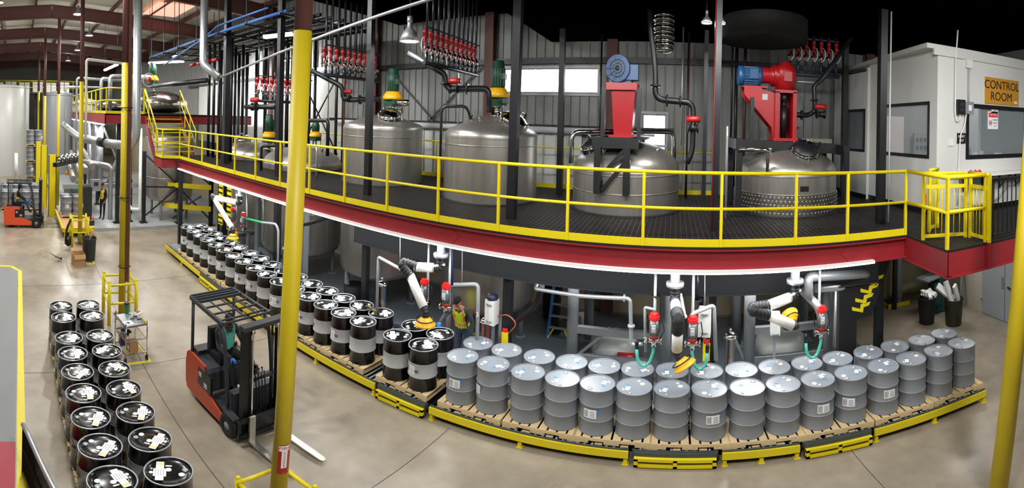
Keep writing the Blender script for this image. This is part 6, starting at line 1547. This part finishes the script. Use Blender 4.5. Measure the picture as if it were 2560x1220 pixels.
for i, (x, y, Y, w_, h_, m_, lb) in enumerate(((1535, 860, 10.2, 1.2, .45, mat('poly_tote', 'b5b9b4', .4), 'translucent white plastic tote under the fan motor tank'), (1950, 850, 10.2, 1.3, .5, mat('poly_tote', 'b5b9b4', .4), 'translucent white plastic tote under the dimpled tank'))):
    c = P(x, y, Y); q = MB(); q.lathe([(0, 0), (w_ * .42, 0), (w_ * .5, .05), (w_ * .48, h_), (w_ * .3, h_ + .1), (0, h_ + .1)], (c.x, 10.2, .02), 8); single('plastic_tote', q, m_, lb, 'tote')
mo = thing('pump_motor', 'dark pump unit with red parts on the floor under the fan motor tank', 'pump', (-.9, 9.6, 0)); part('base', MB().b2(-.3, .3, -.2, .2, 0, .08), DGREY, mo); part('motor', MB().cyl((-.28, 0, .25), (.1, 0, .25), .14, n=16), REDM, mo); part('pump', MB().cyl((.12, 0, .25), (.28, 0, .25), .11, n=16), DGREY, mo)
# blue step ladder
ld = thing('step_ladder', 'blue fibreglass step ladder with yellow feet braces under the mezzanine', 'ladder', (-2.9, 11.0, 0))
LB_ = mat('ladder_blue', '2f6fae', .4)
for sx in (-1, 1):
    part('rail', MB().bar((sx * .3, -.35, 0), (sx * .17, .1, 2.4), .035, .08), LB_, ld); part('rear_rail', MB().bar((sx * .28, .55, 0), (sx * .17, .14, 2.4), .03, .05), LB_, ld)
    part('foot_brace', MB().bar((sx * .29, -.36, .03), (sx * .15, -.3, .28), .05, .03), YEL, ld); part('foot_brace', MB().bar((sx * .28, .55, .03), (sx * .14, .5, .28), .05, .03), YEL, ld)
for i in range(7):
    z = .3 + .3 * i; f_ = z / 2.4; part('step', MB().box((0, -.35 + .45 * f_, z), (.6 - .26 * f_, .09, .03)), GALV, ld)
    part('rear_rung', MB().box((0, .55 - .41 * f_, z), (.56 - .22 * f_, .03, .03)), GALV, ld)
part('top_cap', MB().box((0, .1, 2.42), (.4, .2, .06)), LB_, ld)
bk = bin_(-3.5, 12.0, .3, .95, BLK2, 'black bin standing behind the blue ladder')
single('white_bucket', MB().lathe([(0, 0), (.13, 0), (.15, .38), (.16, .4), (.14, .4), (0, .37)], (-2.45, 11.6, 0), 20), WHITE, 'white bucket right of the blue ladder', 'bucket')
single('black_tub', MB().lathe([(0, 0), (.28, 0), (.33, .6), (.3, .6), (0, .55)], (-9.0, 9.5, 0), 24), RUBBER, 'black tub under the left tall tank', 'tub')
# floor hoses
for pts, r, m, lb in (([P(1355, 715, 8.3), P(1345, 760, 8.6), (-4.1, 9.6, .4), (-3.9, 9.3, .05), (-4.4, 8.9, .05), (-3.6, 8.5, .05), (-3.0, 8.9, .05)], .06, mat('hose_dark', '33363c', .5), 'thick dark hose dropping and curling on the floor by the blue ladder'),
                      ([(-9.8, 9.2, .05), (-9.4, 8.7, .05), (-8.7, 8.8, .05), (-8.1, 9.1, .05), (-7.7, 8.8, .05), (-6.9, 9.1, .05)], .06, mat('hose_dark', '33363c', .5), 'dark hose snaking on the floor under the left tall tank'),
                      ([(-3.4, 7.75, 1.7), (-3.1, 7.6, 1.85), (-2.9, 7.6, 1.7), (-3.2, 7.7, 1.3)], .012, mat('orange_line', 'b5603f', .5), 'thin orange line looping beside the white controller'),
                      ([(-21.5, 8.4, .2), (-20.8, 8.5, .5), (-20.2, 8.9, 1.2), (-19.8, 9.3, 1.5)], .05, mat('hose_blue', '3a4a6a', .5), 'bluish hose hanging under the far steel tank')):
    single('floor_hose', MB().tube([V(p) for p in pts], r, 10, fillet=.3), m, lb, 'hose')
m_ = MB(); m_.b2(-5.6, -3.0, 7.95, 9.1, .004, .008); struct('trim_33', m_, RPAINT, 'red painted floor square round the worker')
m_ = MB()
for i in range(12): m_.bar((-6.9 + .18 * i, 9.0 + .1 * i, .006), (-6.8 + .18 * i, 9.06 + .1 * i, .006), .07, .006, up=(0, 0, 1))
struct('trim_34', m_, YPAINT, 'yellow and black hazard tape on the floor')
bl = mat('spill_blue', '1f4f8a', .5)
m_ = MB().prism([(-7.9, 8.3), (-6.2, 8.0), (-6.3, 8.9), (-7.6, 9.1)], .004, .03); single('spill_mat', m_, bl, 'blue mat on the floor beneath the left tall tank', 'mat')
for x, y, Y, lb in ((1262, 845, 7.6, 'yellow and red card holder by the white capped controller'), (1766, 875, 7.4, 'yellow and red card holder right of the central filling valves'), (589, 588, 7.2, 'yellow card holder at the far filling station')):
    c = P(x, y, Y); t = thing('card_holder', lb, 'holder', c); part('box', MB().b2(-.06, .06, -.03, .03, -.2, .12), YEL, t); part('card', MB().b2(-.05, .05, -.02, .02, .12, .19), REDL, t); part('stem', MB().bar((0, .02, -.2), (0, .02, -c.z), .03), DGREY, t)
# yellow and black boards on posts
for i, (x, yt, yb, lb) in enumerate(((553, 462, 562, 'left yellow board with black bars beside the far filling station'), (574, 468, 575, 'right yellow board with black bars beside the far filling station'))):
    a = P(x, yt, 7.5); b = P(x, yb, 7.5); t = thing('striped_board', lb, 'barrier board', (a.x, 7.5, 0), group='striped boards')
    part('board', MB().b2(-.16, .16, -.02, .02, b.z, 3.1), YEL, t); n_ = 9
    for k in range(n_): z = b.z + (3.1 - b.z) * (k + .5) / n_; part('black_bar', MB().b2(-.165, .165, -.03, -.02, z - .045, z + .02), BLK, t)
    part('post', MB().b2(-.04, .04, .02, .08, 0, 3.1), BLK, t)
# yellow bumper rails at the far left under the landing
for z, lb in ((1.95, 'upper yellow bumper rail bending round the far tank stand'), (.95, 'lower yellow bumper rail bending round the far tank stand')):
    q = MB(); q.bar((-21.9, 7.7, z), (-20.9, 7.9, z), .05, .22, up=(0, 0, 1)).bar((-20.9, 7.9, z), (-19.4, 9.7, z), .05, .22, up=(0, 0, 1)); single('bumper_rail', q, YEL, lb, 'rail')
# small wheel chocks/ blue jug
single('blue_jug', MB().lathe([(0, 0), (.12, 0), (.13, .25), (.05, .33), (.04, .38), (0, .38)], (-11.8, 7.9, .0), 14), mat('jug_blue', '8fb4d8', .3), 'pale blue jug behind the far drums', 'jug')
single('orange_drill', MB().tube([(-6.42, 7.2, 1.33), (-6.32, 7.2, 1.36), (-6.2, 7.15, 1.34)], .03).cyl((-6.1, 7.12, 1.34), (-6.02, 7.1, 1.36), .035), mat('brass', '7a6a3a', .35, .8), 'brass coloured bung wrench lying on a black drum lid left of the worker', 'tool')
for x, y, z in ((7.2, 8.3, 3.1), (7.6, 11, 3.3), (-20.6, 6.6, 4.6), (-23, 4.9, 4.6), (-27, 5.5, 4.6)): area('underdeck_fill_light', (x, y, z), 42 if x > 0 else 120, 1.2, size_y=.2)  # fill lights added under the decks, without fixtures
for x in (-15.5, -12, -8.6, -5, -1.5, 2):
    area('underdeck_fill_light', (x, 8.9, 3.2), 165, 1.6, size_y=.2)
# ================================================================ far left background
TW = mat('tank_white', 'b9b8b2', .35, scale=.6, var=.06); TG = mat('tank_grey', '85878a', .4, scale=.8, var=.06)
def big_tank(x, y, r, h, m, label):
    t = thing('storage_tank', label, 'tank', (x, y, 0), group='far storage tanks'); part('shell', MB().lathe([(r, 0), (r, h), (r * .97, h + .12), (0, h + .4)], n=64, caps=False), m, t)
    part('seam', MB().torus((0, 0, h - .05), r + .01, .03, n=64, m=6), m, t); return t
big_tank(-41.5, -2.4, 3.4, 7.2, TW, 'huge white cylindrical tank at the left edge')
big_tank(-40, 3.75, 1.5, 6.6, TG, 'grey cylindrical tank behind the thin yellow columns')
big_tank(-37, 6.2, 1.4, 5.9, TG, 'shorter grey tank behind the red edged platform')
single('white_bollard', MB().cyl((-33.5, -.2, 0), (-33.5, -.2, 2.3), .14), WHITE, 'white post in front of the huge white tank', 'post')
q = MB(); q.bar((-46, -9, 7.3), (-46, 9, 7.3), .1, .3, up=(0, 0, 1)); 
fp = thing('far_walkway', 'distant walkway with yellow railing above the far tanks', 'walkway', (-45, 0, 0)); part('deck', MB().b2(-49, -46.2, -9, 7.5, 6.9, 7.05), DGREY, fp, world=True)
for x in (-46.3, -48.9):
    for z in (7.5, 8.15): part('rail', MB().cyl((x, -9, z), (x, 7.5, z), .03, n=8), YEL, fp, world=True)
for i in range(12): part('post', MB().cyl((-46.3, -9 + 1.5 * i, 7.0), (-46.3, -9 + 1.5 * i, 8.15), .03, n=6), YEL, fp, world=True)
for i in range(7): part('leg', MB().b2(-48.9, -48.7, -9 + 2.7 * i, -8.8 + 2.7 * i, 0, 6.9), DGREY, fp, world=True)
for i in range(8):
    y = -6 + 1.5 * i; q = MB()
    for a in range(2): q.b2(-48.2, -47.2, y + a * .62, y + .55 + a * .62, 7.06, 8.0 + .1 * (i % 2))
    single('wrapped_pallet', q, WHITE, 'white wrapped stack on the distant walkway, %s from the left' % ORD[i], 'stack')
# grey drums in rows beyond the left forklift
lab = 'grey drum of the far block, %s row, %s from the left'
for ri, X in enumerate((-25.3, -25.9, -27.6, -28.2)):
    for ci in range(6):
        y = -2.0 + .62 * ci
        if ri < 2 or ri >= 2: dup(GD0, (X, y, .13), random.uniform(-.4, .4) - 2.2 + 0, lab % (ORD[ri], ORD[ci]), 'far block of grey drums')
for pi_, X in enumerate((-25.6, -27.9)):
    for k in range(3): dup(PAL0, (X, -1.69 + 1.24 * k, 0), 0, 'pallet under the far block of grey drums, %s row, %s from the left' % (ORD[pi_], ORD[k]), 'far pallets')
# stacked silver drums four tiers high
for tier in range(4):
    dup(PAL0, (-30.8, 1.15, tier * 1.01), 0, 'pallet in the tall stack of silver drums, %s tier from the floor' % ORD[tier], 'stack pallets')
    for i, (dx, dy) in enumerate(((-.3, -.3), (.3, -.3), (-.3, .3), (.3, .3))):
        dup(GD0, (-30.8 + dx, 1.15 + dy, .13 + tier * 1.01), random.uniform(0, 6), 'silver drum in the tall far stack, %s tier, %s side, %s' % (ORD[tier], ('left', 'left', 'right', 'right')[i], ('rear', 'front', 'rear', 'front')[i]), 'stacked silver drums')
# lift table with grey drums
lt = thing('lift_table', 'low yellow edged conveyor table carrying four grey drums by the second column', 'table', (-21.5, 2.9, 0))
q = MB(); q.b2(-23.6, -19.6, 2.1, 2.16, .22, .4).b2(-23.6, -19.6, 3.6, 3.66, .22, .4).b2(-19.66, -19.6, 2.1, 3.66, .22, .4); part('frame', q, YEL, lt, world=True); part('deck', MB().b2(-23.6, -19.66, 2.16, 3.6, .25, .33), CARD, lt, world=True)
for x in (-23.4, -21.4, -19.75): part('leg', MB().b2(x - .06, x + .06, 2.2, 2.3, 0, .25).b2(x - .06, x + .06, 3.45, 3.55, 0, .25), YEL, lt, world=True)
dup(PAL0, (-22.3, 2.88, .33), 0, 'pallet on the low yellow edged table', 'stack pallets')
for i, (dx, dy) in enumerate(((.3, -.3), (.3, .3), (-.3, -.3), (-.3, .3))): dup(GD0, (-22.3 + dx, 2.88 + dy, .46), -.4 + i, 'grey drum on the low yellow edged table, %s %s' % (('front', 'front', 'rear', 'rear')[i], ('left', 'right', 'left', 'right')[i]), 'drums on the low table')
for i, (x, y) in enumerate(((-26.6, 3.2), (-27.2, 3.8))): dup(GD0, (x, y, .14), 1.0, 'dim grey drum under the wrapped pipes, %s' % ('nearer one', 'further one')[i], 'drums under the pipes')
single('teal_wrap', MB().lathe([(0, 1.45), (.2, 1.42), (.3, 1.1), (.33, .8), (.3, .75)], (-26.6, 3.9, 0), 12, caps=False), TEAL, 'teal plastic cover on a drum under the wrapped pipes', 'cover')
single('yellow_hood', MB().lathe([(.12, 1.75), (.25, 1.55), (.26, 1.5)], (-27.4, 3.3, .14), 16), MYEL, 'yellow hood above the drums under the wrapped pipes', 'hood')
# wrapped silver pipes
for i, (x, z) in enumerate(((-24.2, 2.9), (-24.2, 2.45), (-24.2, 2.0))):
    pass
LG2 = mat('lagged_pipe', '8c8880', .45, .4, scale=6, var=.1)
for i, (y, z) in enumerate(((3.0, 2.15), (3.35, 2.35), (3.7, 2.55), (4.05, 2.75))):
    pipe('lagged_pipe', 'thick lagged pipe sloping back under the platform, %s from the left' % ORD[i], [(-22.6, y, z - .1), (-30.5, y + .5, z + .3)], .17, LG2, fl=0, n=12, group='sloping lagged pipes')
pipe('lagged_pipe', 'thick shiny horizontal pipe with black band behind the nearest columns', [(-27, 2.9, 4.5), (-22.6, 3.3, 4.02), (-19.6, 4.0, 4.02)], .19, GALV, fl=.3, n=16)
single('pipe_band', MB().cyl((-19.9, 3.92, 4.02), (-19.3, 4.05, 4.02), .21, n=16), BLK, 'black band on the thick shiny horizontal pipe', 'band')
pipe('lagged_pipe', 'shiny pipe bending down to the pad beside the standing worker', [(-24, 3.8, 2.75), (-22.4, 4.6, 2.75), (-22.2, 5.0, 2.7), (-22.2, 5.0, .14)], .13, GALV, fl=.2, n=14)
pipe('lagged_pipe', 'thick vertical silver pipe under the upper platform', [(-23.6, 4.6, 4.9), (-23.6, 4.6, 1.6)], .25, GALV, fl=0, n=16)
pipe('lagged_pipe', 'thin vertical silver pipe under the upper platform', [(-24.8, 4.3, 4.9), (-24.8, 4.3, .14)], .12, GALV, fl=0, n=14)
pipe('lagged_pipe', 'white pipe with a kink hanging before the far steel tank', [(-20.6, 6.2, 4.6), (-20.6, 6.2, .9), (-20.8, 5.8, .9), (-20.9, 5.7, 1.1)], .07, WHITE, fl=.05, n=12)
pipe('lagged_pipe', 'tall thin pipe arch left of the second column', [(-26.0, 2.9, 2.6), (-26.0, 2.9, 6.6), (-26.0, 5.2, 6.6)], .06, GALV, fl=.15)
pipe('lagged_pipe', 'taller thin pipe arch left of the second column', [(-26.0, 3.6, 2.6), (-26.0, 3.6, 7.1), (-26.0, 6.5, 7.0)], .07, GALV, fl=.15)
pipe('lagged_pipe', 'white pipe arch from the second column over the upper platform', [(-19.2, 3.1, 4.2), (-19.2, 3.1, 7.4), (-19.8, 5.8, 7.3)], .06, WHITE, fl=.15)
pipe('lagged_pipe', 'upper silver pipe looping over the upper platform', [(-22.2, 4.9, 5.2), (-22.2, 4.9, 6.95), (-22.2, 7.2, 7.0)], .12, GALV, fl=.2, n=14)
pipe('lagged_pipe', 'silver pipe beside the upper looping one on the platform', [(-23.2, 4.6, 5.2), (-23.2, 4.6, 6.9), (-23.2, 7.0, 6.9)], .1, GALV, fl=.2, n=14)
hd = thing('valve_header', 'cluster of black handwheels on short pipes between the yellow protectors', 'valve header', (-23.0, 2.6, 2.4))
for i in range(5):
    c = V((-.2 - .5 * i, -.35 + .3 * i, .5 - .02 * i)); part('handwheel', MB().torus(c, .16, .03, axis=(1, -.5, .2), n=16).bar(c - V((0, .14, 0)), c + V((0, .14, 0)), .03), BLK, hd); part('stub', MB().cyl(c, c + V((-.8, .3, .15)), .07), GALV, hd)
part('body', MB().bar((.1, -.6, .3), (-2.2, .9, .3), .25, .2), BLK, hd)
single('grey_pipe_rack', MB().bar((-22.3, 2.4, 1.75), (-22.3, 7.0, 1.75), .1, .22, up=(0, 0, 1)), GREY, 'grey steel rack beam under the sloping pipes', 'beam')
for i, (x, y, z0, z1, lb) in enumerate(((-22.3, 3.7, .14, 1.75, 'dark cabinet left of the standing worker'), (-23.6, 6.3, .14, 1.9, 'dark cabinet right of the standing worker'))):
    single('dark_cabinet', MB().b2(x - .3, x + .3, y - .25, y + .25, z0, z1), DGREY, lb, 'cabinet')
cbx = thing('control_box', 'grey control box on the rack above the standing worker', 'control box', (-22.15, 4.15, 1.9)); part('case', MB().b2(-.06, .08, -.28, .28, -.35, .2), GREY, cbx); part('display', MB().b2(.08, .09, -.1, .15, -.1, .08), DGREY, cbx)
# steel brace frame under the upper platform
fr = thing('brace_frame', 'silver diagonal braces between posts under the upper platform', 'frame', (-23.5, 5.2, 0))
for a, b in (((-22.6, 4.6, 4.6), (-22.6, 6.0, 1.9)), ((-22.6, 6.2, 4.6), (-22.6, 4.9, 1.9)), ((-22.6, 4.6, 4.7), (-22.6, 6.2, 4.7)), ((-22.6, 4.5, 1.9), (-22.6, 6.2, 1.9))): part('strut', MB().bar(a, b, .1, .1), GALV, fr, world=True)
# far tank at the stair foot
t7 = tank('process_tank', 'bright steel tank standing on the pad below the staircase', -22.2, 8.4, 1.35, .9, 4.1, 4.5, seams=(2.2,), legs=LG, collar=None)
t8 = tank('process_tank', 'shiny domed tank on the upper platform at the top of the stairs', -22.6, 8.0, 1.5, 5.23, 5.75, 6.35, m=STEELB, seams=(), collar=5.25)
agitator(-22.4, 7.4, 6.35, 1.1, 'green agitator with yellow collar on the domed tank of the upper platform', zm=.4)
t9 = tank('process_tank', 'low silver dome left of the brown column on the upper platform', -24.2, 5.5, 1.0, 5.23, 5.5, 5.85, m=STEELB, seams=(), collar=5.25)
fr = thing('braced_stand', 'black braced frame round the far steel tank under the stairs', 'frame', (-21.0, 8, 0))
for x, y in ((-21.2, 6.6), (-20.6, 8.4), (-19.6, 9.8)): part('post', MB().b2(x - .09, x + .09, y - .09, y + .09, .14, 3.5).b2(x - .2, x + .2, y - .2, y + .2, .14, .17), BLK, fr, world=True)
for a, b in (((-21.2, 6.6, 3.4), (-20.6, 8.4, 1.9)), ((-21.2, 6.6, .4), (-20.6, 8.4, 1.9)), ((-20.6, 8.4, 3.3), (-19.6, 9.8, 2)), ((-20.6, 8.4, 1.8), (-19.6, 9.8, .4)), ((-21.2, 6.6, 1.85), (-20.6, 8.4, 1.85))): part('strut', MB().bar(a, b, .07, .07), BLK, fr, world=True)
vw = thing('hand_wheel_valve', 'large pale handwheel with red centre above the domed tank at the stairs', 'valve', (-20.6, 6.6, 6.75)); part('wheel', MB().torus((0, 0, 0), .3, .025, axis=(1, -.3, 0), n=24), LGREY, vw); part('hub', MB().ball((.05, 0, .02), .12, 10), REDL, vw); part('stem', MB().cyl((0, 0, 0), (-.6, .2, 0), .06), GALV, vw)
for i in range(4): single('ceiling_actuator', MB().cyl((-18.9 + .8 * i, 8.2, 7.35), (-18.4 + .8 * i, 8.2, 7.35), .07, n=12), ACT, 'red horizontal actuator in front of the black risers, %s from the left' % ORD[i], 'actuator', group='red ceiling actuators')
single('black_trunk_pipe', MB().cyl((-21.5, 7.0, 6.5), (-17.0, 8.2, 6.6), .1, n=12), BLK, 'black horizontal pipe from the handwheel to the riser rack', 'pipe')
single('blue_pipe', MB().tube([(-20.0, 7.2, 7.4), (-15.5, 7.3, 8.0), (-14.5, 7.4, 8.3), (-11, 7.4, 8.3)], .035, 8), mat('air_pipe_blue', '2f5f9e', .4), 'thin blue air pipe rising to the right under the roof', 'pipe')
